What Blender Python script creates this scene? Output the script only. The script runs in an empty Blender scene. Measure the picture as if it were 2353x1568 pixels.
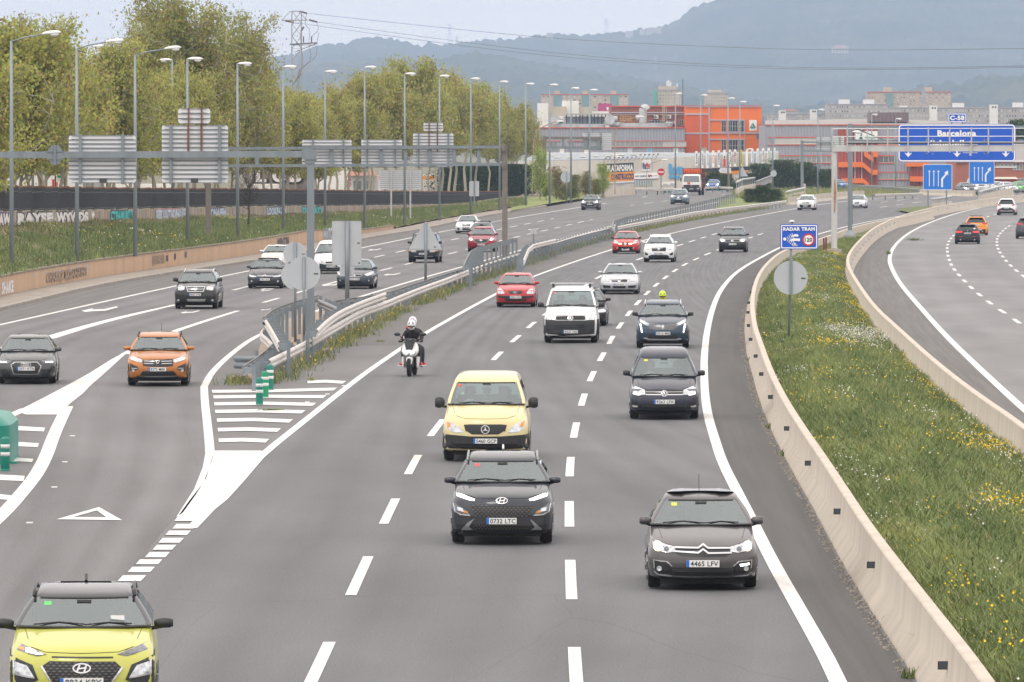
import bpy,bmesh,math,random
import numpy as np
from mathutils import Vector,Matrix,noise
from mathutils.geometry import tessellate_polygon
random.seed(7);RNG=np.random.default_rng(7)
PI=math.pi
SC=bpy.context.scene
COL=SC.collection
# --------------- camera
FX=15500.0
CX,CY,HORIZON=1176.5,784.0,333.0
CAM_H=7.1
PITCH=math.atan((CY-HORIZON)/FX)
cam_d=bpy.data.cameras.new('camera')
cam=bpy.data.objects.new('camera',cam_d);COL.objects.link(cam)
cam.location=(0,0,CAM_H)
cam.rotation_euler=(PI/2-PITCH,0,0)
cam_d.sensor_width=36.0
cam_d.lens=36.0*FX/2353.0
cam_d.clip_start=1.0;cam_d.clip_end=30000.0
SC.camera=cam
# --------------- world: bright overcast over a Nishita sky
SUN_EL,SUN_AZ=math.radians(52),math.radians(200)
wd=bpy.data.worlds.new('World');SC.world=wd;wd.use_nodes=True
nt=wd.node_tree;nt.nodes.clear()
out=nt.nodes.new('ShaderNodeOutputWorld');bg=nt.nodes.new('ShaderNodeBackground')
sky=nt.nodes.new('ShaderNodeTexSky');sky.sky_type='NISHITA';sky.sun_disc=False
sky.sun_elevation=SUN_EL;sky.sun_rotation=SUN_AZ
tc=nt.nodes.new('ShaderNodeTexCoord');sep=nt.nodes.new('ShaderNodeSeparateXYZ')
nt.links.new(tc.outputs['Generated'],sep.inputs[0])
mr=nt.nodes.new('ShaderNodeMapRange');mr.inputs[1].default_value=0.0;mr.inputs[2].default_value=1.0
mr.inputs[3].default_value=19.5;mr.inputs[4].default_value=22.5
nt.links.new(sep.outputs[2],mr.inputs[0])
nz=nt.nodes.new('ShaderNodeTexNoise');nz.inputs['Scale'].default_value=3.0;nz.inputs['Detail'].default_value=5
mp=nt.nodes.new('ShaderNodeMapping');mp.inputs['Scale'].default_value=(1,1,4)
nt.links.new(tc.outputs['Generated'],mp.inputs[0]);nt.links.new(mp.outputs[0],nz.inputs['Vector'])
mr2=nt.nodes.new('ShaderNodeMapRange');mr2.inputs[1].default_value=.3;mr2.inputs[2].default_value=.7
mr2.inputs[3].default_value=.93;mr2.inputs[4].default_value=1.07
nt.links.new(nz.outputs[0],mr2.inputs[0])
mul=nt.nodes.new('ShaderNodeMath');mul.operation='MULTIPLY'
nt.links.new(mr.outputs[0],mul.inputs[0]);nt.links.new(mr2.outputs[0],mul.inputs[1])
vm=nt.nodes.new('ShaderNodeVectorMath');vm.operation='SCALE';vm.inputs[0].default_value=(1.085,1.0,.94)
nt.links.new(mul.outputs[0],vm.inputs['Scale'])
mx=nt.nodes.new('ShaderNodeMixRGB');mx.inputs[0].default_value=0.93
nt.links.new(sky.outputs[0],mx.inputs[1]);nt.links.new(vm.outputs[0],mx.inputs[2])
nt.links.new(mx.outputs[0],bg.inputs[0]);bg.inputs[1].default_value=0.10
nt.links.new(bg.outputs[0],out.inputs[0])
sun_d=bpy.data.lights.new('sun','SUN');sun_d.energy=1.1;sun_d.angle=math.radians(18);sun_d.color=(1,.97,.92)
sun=bpy.data.objects.new('sun',sun_d);COL.objects.link(sun)
sun.rotation_euler=(PI/2-SUN_EL,0,PI-SUN_AZ)
SC.view_settings.view_transform='Standard';SC.view_settings.look='None'
SC.view_settings.gamma=1;SC.view_settings.use_curve_mapping=False
SC.view_settings.exposure=-0.30
try:
 SC.cycles.use_denoising=True
 SC.cycles.max_bounces=6;SC.cycles.volume_bounces=0;SC.cycles.transparent_max_bounces=16
 SC.cycles.diffuse_bounces=3;SC.cycles.glossy_bounces=3
except Exception:
 pass
 # --------------- geometry of the place
_R=Vector((1,0,0));_F=Vector((0,math.cos(PITCH),-math.sin(PITCH)));_U=Vector((0,math.sin(PITCH),math.cos(PITCH)))
def sstep(a,b,t):
 t=min(1,max(0,(t-a)/(b-a)));return t*t*(3-2*t)
def zg(y):
 """height of the roads: level, then a slight rise onto the far bridge, then down again"""
 return 0.8*sstep(600,850,y)-0.5*sstep(900,1060,y)
def ray(x,y):
 d=_F+_R*((x-CX)/FX)+_U*((CY-y)/FX)
 return d/d.y
def G(x,y,h=0.0):
 """photo point -> place on the road surface (h metres above it)"""
 d=ray(x,y);Y=200.0
 for _ in range(60):
  z=zg(Y)+h
  Yn=(z-CAM_H)/d.z if d.z<-1e-6 else 3000
  Y=.5*Y+.5*min(Yn,3000)
 return Vector((d.x*Y,Y,zg(Y)+h))
def at(x,y,Y):
 d=ray(x,y);return Vector((d.x*Y,Y,CAM_H+d.z*Y))
def px(Y):
 return FX/Y
def resample(pts,step):
 out=[pts[0].copy()];acc=0
 for a,b in zip(pts,pts[1:]):
  L=(b-a).length
  n=max(1,int(L/step+.5))
  for i in range(1,n+1):out.append(a.lerp(b,i/n))
 return out
def smooth(pts,it=2):
 pts=[p.copy()for p in pts]
 for _ in range(it):
  q=[pts[0]]
  for a,b in zip(pts,pts[1:]):
   q.append(a.lerp(b,.25));q.append(a.lerp(b,.75))
  q.append(pts[-1]);pts=q
 return pts
def path(pl,h=0.0,step=None,it=2):
 p=smooth([G(x,y,h)for x,y in pl],it)
 return resample(p,step)if step else p
def at_len(pts,s):
 for a,b in zip(pts,pts[1:]):
  L=(b-a).length
  if s<=L:return a.lerp(b,s/max(L,1e-6)),(b-a).normalized()
  s-=L
 return pts[-1].copy(),(pts[-1]-pts[-2]).normalized()
def plen(pts):return sum((b-a).length for a,b in zip(pts,pts[1:]))
def even(pts,step):
 n=max(1,int(plen(pts)/step));L=plen(pts)
 res=[];s=0;i=0;acc=0
 segs=list(zip(pts,pts[1:]));lens=[(b-a).length for a,b in segs]
 for k in range(n+1):
  t=L*k/n
  while i<len(segs)-1 and acc+lens[i]<t:acc+=lens[i];i+=1
  a,b=segs[i];res.append(a.lerp(b,min(1,(t-acc)/max(lens[i],1e-6))))
 return res
def side(pts,i):
 a=pts[max(0,i-1)];b=pts[min(len(pts)-1,i+1)]
 d=(b-a);d.z=0;d.normalize();return Vector((d.y,-d.x,0))
def offset(pts,o,dz=0):
 return[p+side(pts,i)*o+Vector((0,0,dz))for i,p in enumerate(pts)]
 # --------------- materials
MATS={}
def mat(name,col,rough=.6,metal=0.,coat=0.,var=0.,scale=4.,bump=0.,bscale=None,emit=None,estr=0.,col2=None,stretch=None,detail=4,coords='Object',spec=.5,extra=None):
 if name in MATS:return MATS[name]
 m=bpy.data.materials.new(name);m.use_nodes=True;n=m.node_tree;b=n.nodes['Principled BSDF']
 b.inputs['Base Color'].default_value=(*col,1);b.inputs['Roughness'].default_value=rough
 b.inputs['Metallic'].default_value=metal
 b.inputs['Specular IOR Level'].default_value=spec
 if coat:b.inputs['Coat Weight'].default_value=coat;b.inputs['Coat Roughness'].default_value=.04
 if emit:b.inputs['Emission Color'].default_value=(*emit,1);b.inputs['Emission Strength'].default_value=estr
 if var or bump or col2:
  t=n.nodes.new('ShaderNodeTexCoord');mpn=n.nodes.new('ShaderNodeMapping')
  n.links.new(t.outputs[coords],mpn.inputs[0])
  if stretch:mpn.inputs['Scale'].default_value=stretch
  no=n.nodes.new('ShaderNodeTexNoise');no.inputs['Scale'].default_value=scale;no.inputs['Detail'].default_value=detail
  n.links.new(mpn.outputs[0],no.inputs['Vector'])
  if var or col2:
   r=n.nodes.new('ShaderNodeValToRGB');r.color_ramp.elements[0].position=.3;r.color_ramp.elements[1].position=.7
   c2=col2 or tuple(min(1,c*(1+var))for c in col);c1=col if col2 else tuple(c*(1-var)for c in col)
   r.color_ramp.elements[0].color=(*c1,1);r.color_ramp.elements[1].color=(*c2,1)
   n.links.new(no.outputs[0],r.inputs[0]);n.links.new(r.outputs[0],b.inputs['Base Color'])
  if bump:
   no2=n.nodes.new('ShaderNodeTexNoise');no2.inputs['Scale'].default_value=bscale or scale*6;no2.inputs['Detail'].default_value=3
   n.links.new(mpn.outputs[0],no2.inputs['Vector'])
   bp=n.nodes.new('ShaderNodeBump');bp.inputs['Strength'].default_value=bump;bp.inputs['Distance'].default_value=.02
   n.links.new(no2.outputs[0],bp.inputs['Height']);n.links.new(bp.outputs[0],b.inputs['Normal'])
 MATS[name]=m
 return m
def ramp_node(n,pos_cols):
 r=n.nodes.new('ShaderNodeValToRGB');e=r.color_ramp.elements
 while len(e)<len(pos_cols):e.new(.5)
 for k,(p,c)in enumerate(pos_cols):e[k].position=p;e[k].color=(*c,1)if len(c)==3 else c
 return r
def asphalt(name,base,lane=3.45,tracks=.18,streak=.16,tint=(1,1,1.03)):
 """worn asphalt; UV u = metres across, v = metres along, so wear follows the lanes"""
 m=bpy.data.materials.new(name);m.use_nodes=True;n=m.node_tree;b=n.nodes['Principled BSDF']
 b.inputs['Roughness'].default_value=.7;b.inputs['Specular IOR Level'].default_value=.35
 uv=n.nodes.new('ShaderNodeTexCoord');mpn=n.nodes.new('ShaderNodeMapping');n.links.new(uv.outputs['UV'],mpn.inputs[0])
 mpn.inputs['Scale'].default_value=(.9,.018,1)
 n1=n.nodes.new('ShaderNodeTexNoise');n1.inputs['Scale'].default_value=1.0;n1.inputs['Detail'].default_value=6;n.links.new(mpn.outputs[0],n1.inputs[0])
 mp2=n.nodes.new('ShaderNodeMapping');n.links.new(uv.outputs['UV'],mp2.inputs[0]);mp2.inputs['Scale'].default_value=(1,.25,1)
 n2=n.nodes.new('ShaderNodeTexNoise');n2.inputs['Scale'].default_value=.25;n2.inputs['Detail'].default_value=8;n.links.new(mp2.outputs[0],n2.inputs[0])
 n3=n.nodes.new('ShaderNodeTexNoise');n3.inputs['Scale'].default_value=28;n3.inputs['Detail'].default_value=2;n.links.new(uv.outputs['Object'],n3.inputs[0])
 n4=n.nodes.new('ShaderNodeTexVoronoi');n4.feature='DISTANCE_TO_EDGE';n4.inputs['Scale'].default_value=.11
 mpw=n.nodes.new('ShaderNodeVectorMath');mpw.operation='ADD';n.links.new(mp2.outputs[0],mpw.inputs[0]);n.links.new(n2.outputs[1],mpw.inputs[1])
 n.links.new(mpw.outputs[0],n4.inputs['Vector'])
 sx=n.nodes.new('ShaderNodeSeparateXYZ');n.links.new(uv.outputs['UV'],sx.inputs[0])
 def mth(op,a,bb,clamp=False):
  k=n.nodes.new('ShaderNodeMath');k.operation=op;k.use_clamp=clamp
  for i,v in enumerate((a,bb)):
   if v is None:continue
   if isinstance(v,(int,float)):k.inputs[i].default_value=v
   else:n.links.new(v,k.inputs[i])
  return k.outputs[0]
 ph=mth('MULTIPLY',sx.outputs[0],2*PI/(lane/2));cs=mth('COSINE',ph,None)
 f=mth('MULTIPLY',cs,tracks)
 g=mth('MULTIPLY',mth('SUBTRACT',n1.outputs[0],.5),streak*5)
 h=mth('MULTIPLY',mth('SUBTRACT',n2.outputs[0],.5),.95)
 k=mth('MULTIPLY',mth('SUBTRACT',n3.outputs[0],.5),1.5)
 s=mth('ADD',mth('ADD',mth('ADD',f,g),mth('ADD',h,k)),1.0)
 cr=mth('MULTIPLY',mth('LESS_THAN',n4.outputs['Distance'],.0012),.14)
 s=mth('SUBTRACT',s,cr)
 s=mth('MAXIMUM',s,.3)
 vmn=n.nodes.new('ShaderNodeVectorMath');vmn.operation='SCALE';vmn.inputs[0].default_value=tuple(base*t for t in tint)
 n.links.new(s,vmn.inputs['Scale']);n.links.new(vmn.outputs[0],b.inputs['Base Color'])
 bp=n.nodes.new('ShaderNodeBump');bp.inputs['Strength'].default_value=.5;bp.inputs['Distance'].default_value=.01
 n.links.new(n3.outputs[0],bp.inputs['Height']);n.links.new(bp.outputs[0],b.inputs['Normal'])
 MATS[name]=m;return m
def paint_mat():
 """road paint, thin and worn through in places"""
 m=bpy.data.materials.new('road_paint');m.use_nodes=True;n=m.node_tree;b=n.nodes['Principled BSDF']
 b.inputs['Roughness'].default_value=.6
 t=n.nodes.new('ShaderNodeTexCoord');mpn=n.nodes.new('ShaderNodeMapping');mpn.inputs['Scale'].default_value=(1,.22,1)
 n.links.new(t.outputs['Object'],mpn.inputs[0])
 no=n.nodes.new('ShaderNodeTexNoise');no.inputs['Scale'].default_value=4;no.inputs['Detail'].default_value=9;no.inputs['Roughness'].default_value=.75
 n.links.new(mpn.outputs[0],no.inputs[0])
 r=ramp_node(n,[(.29,(.26,.26,.26)),(.35,(.55,.55,.54)),(.50,(.64,.64,.625)),(.68,(.71,.71,.69))])
 n.links.new(no.outputs[0],r.inputs[0]);n.links.new(r.outputs[0],b.inputs['Base Color'])
 MATS['road_paint']=m;return m
def glass_mat(name,tint=(.62,.74,.72),ior=1.75,rough=.02):
 m=bpy.data.materials.new(name);m.use_nodes=True;n=m.node_tree;n.nodes.clear()
 o=n.nodes.new('ShaderNodeOutputMaterial');tr=n.nodes.new('ShaderNodeBsdfTransparent');tr.inputs[0].default_value=(*tint,1)
 gl=n.nodes.new('ShaderNodeBsdfGlossy');gl.inputs['Roughness'].default_value=rough;gl.inputs[0].default_value=(.86,.97,1,1)
 fr=n.nodes.new('ShaderNodeFresnel');fr.inputs[0].default_value=ior
 mxs=n.nodes.new('ShaderNodeMixShader');n.links.new(fr.outputs[0],mxs.inputs[0]);n.links.new(tr.outputs[0],mxs.inputs[1]);n.links.new(gl.outputs[0],mxs.inputs[2])
 n.links.new(mxs.outputs[0],o.inputs[0]);MATS[name]=m;return m
 # --------------- mesh helpers
class MB:
 def __init__(s):s.v=[];s.f=[];s.m=[]
 def add(s,v,f,mi=0):
  o=len(s.v);s.v+=[tuple(p)for p in v];s.f+=[tuple(i+o for i in q)for q in f];s.m+=[mi]*len(f);return s
 def box(s,c,d,mi=0,rz=0,taper=1.0):
  x,y,z=(k/2 for k in d);R=Matrix.Rotation(rz,3,'Z');c=Vector(c)
  v=[c+R@Vector((a*x*(taper if k>0 else 1),b*y*(taper if k>0 else 1),k*z))for k in(-1,1)for a,b in((-1,-1),(1,-1),(1,1),(-1,1))]
  return s.add(v,[(3,2,1,0),(4,5,6,7),(0,1,5,4),(1,2,6,5),(2,3,7,6),(3,0,4,7)],mi)
 def tube(s,pts,r,n=6,mi=0,cap=True):
  pts=[Vector(p)for p in pts];rs=r if isinstance(r,(list,tuple))else[r]*len(pts);rings=[]
  ref=Vector((0,0,1))
  for i,p in enumerate(pts):
   d=(pts[min(i+1,len(pts)-1)]-pts[max(i-1,0)]).normalized()
   a=d.cross(ref if abs(d.z)<.9 else Vector((1,0,0))).normalized();b=d.cross(a)
   rings.append([p+(a*math.cos(2*PI*k/n)+b*math.sin(2*PI*k/n))*rs[i]for k in range(n)])
  v=[q for g in rings for q in g];f=[]
  for i in range(len(rings)-1):
   for k in range(n):f.append((i*n+k,i*n+(k+1)%n,(i+1)*n+(k+1)%n,(i+1)*n+k))
  if cap:f.append(tuple(range(n-1,-1,-1)));f.append(tuple((len(rings)-1)*n+k for k in range(n)))
  return s.add(v,f,mi)
 def beam(s,p,q,w,h=None,mi=0):
  p,q=Vector(p),Vector(q);h=h or w;d=(q-p).normalized()
  a=d.cross(Vector((0,0,1))if abs(d.z)<.95 else Vector((0,1,0))).normalized()*w/2;b=a.cross(d).normalized()*h/2
  v=[e+x*a+y*b for e in(p,q)for x,y in((-1,-1),(1,-1),(1,1),(-1,1))]
  return s.add(v,[(3,2,1,0),(4,5,6,7),(0,1,5,4),(1,2,6,5),(2,3,7,6),(3,0,4,7)],mi)
 def lathe(s,prof,c=(0,0,0),n=16,axis='Z',mi=0):
  c=Vector(c);v=[];f=[]
  for r,z in prof:
   for k in range(n):
    a=2*PI*k/n;p=Vector((r*math.cos(a),r*math.sin(a),z))
    if axis=='X':p=Vector((z,r*math.cos(a),r*math.sin(a)))
    if axis=='Y':p=Vector((r*math.cos(a),z,r*math.sin(a)))
    v.append(c+p)
  for i in range(len(prof)-1):
   for k in range(n):f.append((i*n+k,i*n+(k+1)%n,(i+1)*n+(k+1)%n,(i+1)*n+k))
  f.append(tuple(range(n-1,-1,-1)));f.append(tuple((len(prof)-1)*n+k for k in range(n)))
  return s.add(v,f,mi)
 def plate(s,poly,y0,y1,mi=0,o=(0,0,0)):
  """polygon in the x-z plane, extruded from y0 to y1"""
  n=len(poly);ox,oy,oz=o
  v=[(x+ox,y0+oy,z+oz)for x,z in poly]+[(x+ox,y1+oy,z+oz)for x,z in poly]
  tris=tessellate_polygon([[Vector((x,z,0))for x,z in poly]])
  f=[tuple(t)for t in tris]+[tuple(i+n for i in reversed(t))for t in tris]+[(i,(i+1)%n,n+(i+1)%n,n+i)for i in range(n)]
  return s.add(v,f,mi)
 def mesh(s,name,mats,sm=False):
  me=bpy.data.meshes.new(name);me.from_pydata(s.v,[],s.f)
  for m in(mats if isinstance(mats,(list,tuple))else[mats]):me.materials.append(m)
  if any(s.m):me.polygons.foreach_set('material_index',s.m)
  bm=bmesh.new();bm.from_mesh(me);bmesh.ops.recalc_face_normals(bm,faces=bm.faces);bm.to_mesh(me);bm.free()
  if sm:
   me.polygons.foreach_set('use_smooth',[True]*len(me.polygons))
   if sm is not True:me.set_sharp_from_angle(angle=math.radians(sm))
  me.update();return me
 def build(s,name,mats,parent=None,loc=None,sm=False,rz=None):
  return link(name,s.mesh(name,mats,sm),parent,loc,rz)
def link(name,me,parent=None,loc=None,rz=None):
 o=bpy.data.objects.new(name,me);COL.objects.link(o)
 if loc is not None:o.location=loc
 if rz is not None:o.rotation_euler.z=rz
 if parent:o.parent=parent
 return o
def tag(o,label=None,cat=None,group=None,kind=None):
 if label:o['label']=label
 if cat:o['category']=cat
 if group:o['group']=group
 if kind:o['kind']=kind
 return o
def empty(name,loc=(0,0,0),rz=0,label=None,cat=None,group=None):
 o=bpy.data.objects.new(name,None);COL.objects.link(o);o.location=loc;o.rotation_euler.z=rz
 return tag(o,label,cat,group)
def kids(o):return[c for c in o.children]
def copy_tree(o,parent=None,loc=None,rz=None,label=None):
 c=o.copy();COL.objects.link(c)
 if parent:c.parent=parent
 if loc is not None:c.location=loc
 if rz is not None:c.rotation_euler.z=rz
 if label:c['label']=label
 for ch in list(o.children):copy_tree(ch,c)
 return c
def np_mesh(name,V,F,mats,mi=None,smooth=False,uv=None):
 """V (n,3), F (m,k) numpy"""
 me=bpy.data.meshes.new(name);k=F.shape[1];m=len(F)
 me.vertices.add(len(V));me.vertices.foreach_set('co',np.ascontiguousarray(V,np.float32).ravel())
 me.loops.add(m*k);me.loops.foreach_set('vertex_index',np.ascontiguousarray(F,np.int32).ravel())
 me.polygons.add(m);me.polygons.foreach_set('loop_start',np.arange(0,m*k,k,dtype=np.int32))
 try:me.polygons.foreach_set('loop_total',np.full(m,k,np.int32))
 except Exception:pass
 for q in(mats if isinstance(mats,(list,tuple))else[mats]):me.materials.append(q)
 if mi is not None:me.polygons.foreach_set('material_index',np.ascontiguousarray(mi,np.int32))
 if smooth:me.polygons.foreach_set('use_smooth',np.ones(m,bool))
 me.update(calc_edges=True);me.validate();return me
def strip(name,A,B,m,z=0.0,nu=1,parent=None,kind=None,crown=0,u0=0.0):
 """sheet between two paths; UV in metres (across, along)"""
 n=max(len(A),len(B));A=even_n(A,n);B=even_n(B,n)
 V=[];UV=[];s=0
 for i,(a,b)in enumerate(zip(A,B)):
  if i:s+=((a-A[i-1]).length+(b-B[i-1]).length)/2
  w=(b-a).length
  for k in range(nu+1):
   p=a.lerp(b,k/nu);V.append((p.x,p.y,p.z+z+crown*math.sin(PI*k/nu)));UV.append((u0+w*k/nu,s))
 F=[];k1=nu+1
 for i in range(n-1):
  for k in range(nu):F.append((i*k1+k,i*k1+k+1,(i+1)*k1+k+1,(i+1)*k1+k))
 me=bpy.data.meshes.new(name);me.from_pydata(V,[],F);me.materials.append(m)
 ul=me.uv_layers.new(name='UVMap')
 ul.data.foreach_set('uv',[c for f in F for i in f for c in UV[i]])
 up=sum(p.normal.z for p in me.polygons)
 if up<0:me.flip_normals()
 me.polygons.foreach_set('use_smooth',[True]*len(me.polygons))
 o=link(name,me,parent)
 if kind:o['kind']=kind
 return o
def even_n(pts,n):
 L=plen(pts);segs=list(zip(pts,pts[1:]));lens=[(b-a).length for a,b in segs];res=[];i=0;acc=0
 for k in range(n):
  t=L*k/(n-1)
  while i<len(segs)-1 and acc+lens[i]<t:acc+=lens[i];i+=1
  a,b=segs[i];res.append(a.lerp(b,min(1,(t-acc)/max(lens[i],1e-6))))
 return res
_txt={}
def text_geo(s,bold=0.0,sx=1.0):
 """letters as flat polygons, width/height normalised to cap height 1; returns verts(x,z), faces, width"""
 key=(s,bold,sx)
 if key in _txt:return _txt[key]
 cu=bpy.data.curves.new('t','FONT');cu.body=s;cu.size=1.0;cu.offset=bold;cu.resolution_u=3;cu.space_character=1.08
 o=bpy.data.objects.new('t',cu);COL.objects.link(o)
 me=bpy.data.meshes.new_from_object(o)
 V=[(v.co.x,v.co.y)for v in me.vertices];F=[tuple(p.vertices)for p in me.polygons]
 bpy.data.objects.remove(o);bpy.data.curves.remove(cu);bpy.data.meshes.remove(me)
 if not V:V=[(0,0)]
 x0=min(v[0]for v in V);x1=max(v[0]for v in V);k=1/.70
 V=[((x-(x0+x1)/2)*k*sx,z*k)for x,z in V]
 _txt[key]=(V,F,(x1-x0)*k*sx);return _txt[key]
def text_obj(name,s,m,parent,h,pos,fit=None,bold=.02,rz=0,vertical=False,thick=.004):
 """text standing in the x-z plane facing -Y, baseline-centred at pos"""
 V,F,w=text_geo(s,bold);sx=h
 if fit:sx=min(h*1.35,fit/max(w,1e-3))
 v=[]
 for x,z in V:
  X,Z=x*sx,z*h-h/2
  if vertical:X,Z=-Z,X
  v.append((X,-thick,Z))
 b=MB();b.add(v,F)
 me=bpy.data.meshes.new(name);me.from_pydata(v,[],F);me.materials.append(m)
 return link(name,me,parent,pos,rz)
 # --------------- shared materials
HAZE_D=1.05e-4
A_MAIN=asphalt('asphalt_main',.112,tracks=.07,streak=.11,tint=(.98,.99,1.06))
A_LEFT=asphalt('asphalt_left',.128,tracks=.07,streak=.11,tint=(1.0,.995,1.02))
A_RIGHT=asphalt('asphalt_right',.175,tracks=.03,streak=.05,tint=(1,1,1.02))
A_DARK=asphalt('asphalt_shoulder_dark',.062,tracks=0,streak=.11,tint=(1,.98,.97))
A_SHOULD=asphalt('asphalt_shoulder',.115,tracks=0,streak=.08,tint=(1,.97,.93))
A_BASE=asphalt('asphalt_base',.132,tracks=0,streak=.05,tint=(1,.99,1))
PAINT=paint_mat()
CONC=mat('concrete_barrier',(.45,.40,.335),.85,col2=(.56,.50,.42),scale=1.2,bump=.3,bscale=14,stretch=(1,1,.18),detail=8)
CONC2=mat('concrete_grey',(.33,.30,.26),.9,var=.22,scale=1.6,bump=.3,bscale=10,stretch=(1,1,.3))
GALV=mat('galvanised_steel',(.20,.235,.26),.5,metal=.35,var=.12,scale=3,stretch=(1,1,.2))
GALV_L=mat('galvanised_light',(.45,.45,.46),.45,metal=.3,var=.12,scale=2)
SIGN_BACK=mat('sign_back_grey',(.42,.45,.48),.55,metal=.1,var=.04,scale=1)
PANEL_BACK=mat('sign_slat_white',(.66,.67,.70),.5,metal=.05,var=.04,scale=2)
RUST=mat('rusty_steel',(.16,.075,.05),.8,var=.3,scale=5)
WEATHER=mat('weathered_steel',(.17,.15,.13),.7,var=.2,scale=2)
BLUE=mat('sign_blue',(.0,.085,.52),.45,var=.03,scale=1)
BLUE2=mat('sign_blue_light',(.0,.16,.62),.45)
WHITE=mat('sign_white',(.80,.80,.80),.45)
RED=mat('sign_red',(.50,.02,.03),.45)
BLACK=mat('black_plastic',(.018,.019,.021),.45)
DARK=mat('dark_grey_plastic',(.045,.048,.052),.5)
GREEN_P=mat('green_bollard_plastic',(.0,.17,.125),.45,var=.08,scale=3)
GREEN_B=mat('bright_green_plastic',(.0,.24,.10),.45)
# --------------- roads
CURB=[(-90,735),(0,715),(256,651),(588,602),(721,578),(832,551),(973,529),(1050,511),(1157,491),(1253,476),(1335,462),(1400,453),(1456,448),(1570,441),(1700,434)]
L_EDGE=[(-90,768),(0,747),(410,656),(588,620),(721,593),(832,570),(999,536),(1129,511),(1176,502),(1335,476.5),(1381,470),(1486,452)]
L_A=[(403,701),(548,664),(700,628),(869,590),(1042,551),(1165,524),(1267,504),(1330,492),(1420,476),(1540,461),(1640,450),(1720,441)]
L_B=[(588,701),(657,681),(751,653.5),(880,621),(1032,584),(1067,575),(1190,544),(1266,527),(1357,505.6),(1438,489),(1540,471),(1640,456),(1720,446)]
L_C=[(436,1147),(449,1126),(469,1080),(482,1029),(477,978),(470.6,926),(469,890),(487,854.5),(538,808),(588,773),(700,724),(810,688),(973,638.6),(1063,613.7),(1276,553),(1403,521),(1450,509),(1645,465.4),(1720,452)]
M1=[(440,1215),(504,1149),(588,1057),(700,968),(800,888),(861.7,842),(970,769),(1142,674),(1224,635),(1407.7,572.6),(1520,542),(1613,521),(1765,491.5),(1878,471),(1954,462),(2003,457),(2116,450),(2230,444)]
M2=[(1952,1620),(1925,1568),(1898,1510),(1845,1416),(1775,1293),(1733,1208),(1695,1133),(1659,1063),(1641,1005),(1627.6,961),(1620,912),(1618,862),(1618,818),(1625,757),(1638,706),(1656,665),(1694,622.5),(1765,583),(1800,566),(1870,541),(1960,517),(2050,500),(2150,484),(2260,470)]
L12=[(680,1640),(745,1505),(828,1320),(893,1180),(945,1075),(990,997),(1126,835),(1167,795),(1201,765),(1234,736),(1351,652.5),(1376,636.5),(1460,598),(1573,560),(1646,537),(1698,523.6),(1794,502.5),(1865,489),(1938,477.5),(2029,465),(2120,455),(2230,446)]
L23=[(1330,1640),(1321,1520),(1311,1329),(1308,1190),(1308,1086),(1317,1006),(1333,940),(1350,886),(1372,840),(1395,799),(1411,768),(1450,713),(1488,672),(1528,638.5),(1567,611),(1612,590),(1636,580),(1726,545.7),(1748,538.5),(1855,508),(1939,490.6),(2034,475),(2130,462),(2250,449)]
R1=[(2420,998),(2353,942),(2265,861),(2175,775),(2111,703),(2067,652),(2047,613.6),(2043,595.6),(2049.6,572.5),(2072.6,546.8),(2108.5,523.7),(2165,500.6),(2226.5,482.7),(2293,471),(2353,462),(2480,450)]
R12=[(2420,800),(2349,748),(2318,725.6),(2285,705),(2238.5,668.6),(2210,640),(2188,615),(2179.5,594),(2176,575.8),(2177,560),(2190.5,541),(2208,529),(2240,511),(2277,495),(2340,480)]
R23=[(2420,685),(2345.6,631),(2318.6,608),(2302,588),(2292,571),(2290,556),(2293,542),(2314.6,521),(2353,502)]
B1T=[(2325,1640),(2273,1568),(2225,1501),(2158,1416),(2078,1315),(2000,1213),(1957,1149),(1893,1051),(1850,990),(1803,917),(1768,847),(1747,786),(1733,747),(1727,690),(1738,640),(1760,606),(1795,577),(1845,560),(1903,543),(1954,523),(2021,508),(2116,490),(2141,484)]
B2T=[(2480,1085),(2353,977),(2243,903),(2152,833),(2062,752),(2008,703),(1970,649),(1949.5,613.6),(1947,593),(1957,572.5),(1983,544),(2011,521),(2054.5,500.6),(2124,480),(2200,466),(2277,455.5),(2353,447),(2450,440)]
BH=.86
PB1=path(B1T,BH,2.0);PB2=path(B2T,BH,2.0)
for P_ in(PB1,PB2):
 for p in P_:p.z-=BH
pC,pM1,pM2,pLE=path(L_C,step=3),path(M1,step=3),path(M2,step=3),path(L_EDGE,step=3)
pCurb=path(CURB,step=3);pR1=path(R1,step=3)
def gridsheet(name,x0,x1,ys,nx,zf,m):
 V=[];F=[]
 for y in ys:
  for i in range(nx+1):
   x=x0(y)+(x1(y)-x0(y))*i/nx;V.append((x,y,zf(x,y)))
 k=nx+1
 for j in range(len(ys)-1):
  for i in range(nx):F.append((j*k+i,j*k+i+1,(j+1)*k+i+1,(j+1)*k+i))
 me=bpy.data.meshes.new(name);me.from_pydata(V,[],F);me.materials.append(m)
 ul=me.uv_layers.new(name='UVMap');ul.data.foreach_set('uv',[c for f in F for i in f for c in(V[i][0],V[i][1])])
 o=link(name,me);o['kind']='structure';return o
EARTH=mat('earth_and_dry_grass',(.10,.11,.05),.95,col2=(.20,.17,.10),scale=.15,detail=8)
gridsheet('ground',lambda y:-250-y*.5,lambda y:250+y*.5,[-60,60,300,600,700,800,900,1000,1100,1400,2000,3000,5000,9000,14500],4,lambda x,y:zg(y)-.45,EARTH)
ysr=[40+10*i for i in range(102)]
cy=[p.y for p in pCurb];cxs=[p.x for p in pCurb]
def curb_x(y):return float(np.interp(y,cy,cxs))
gridsheet('road',lambda y:curb_x(y)if y<840 else curb_x(840)-(y-840)*.02,lambda y:45+y*.07,ysr,3,lambda x,y:zg(y),A_BASE)
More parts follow.
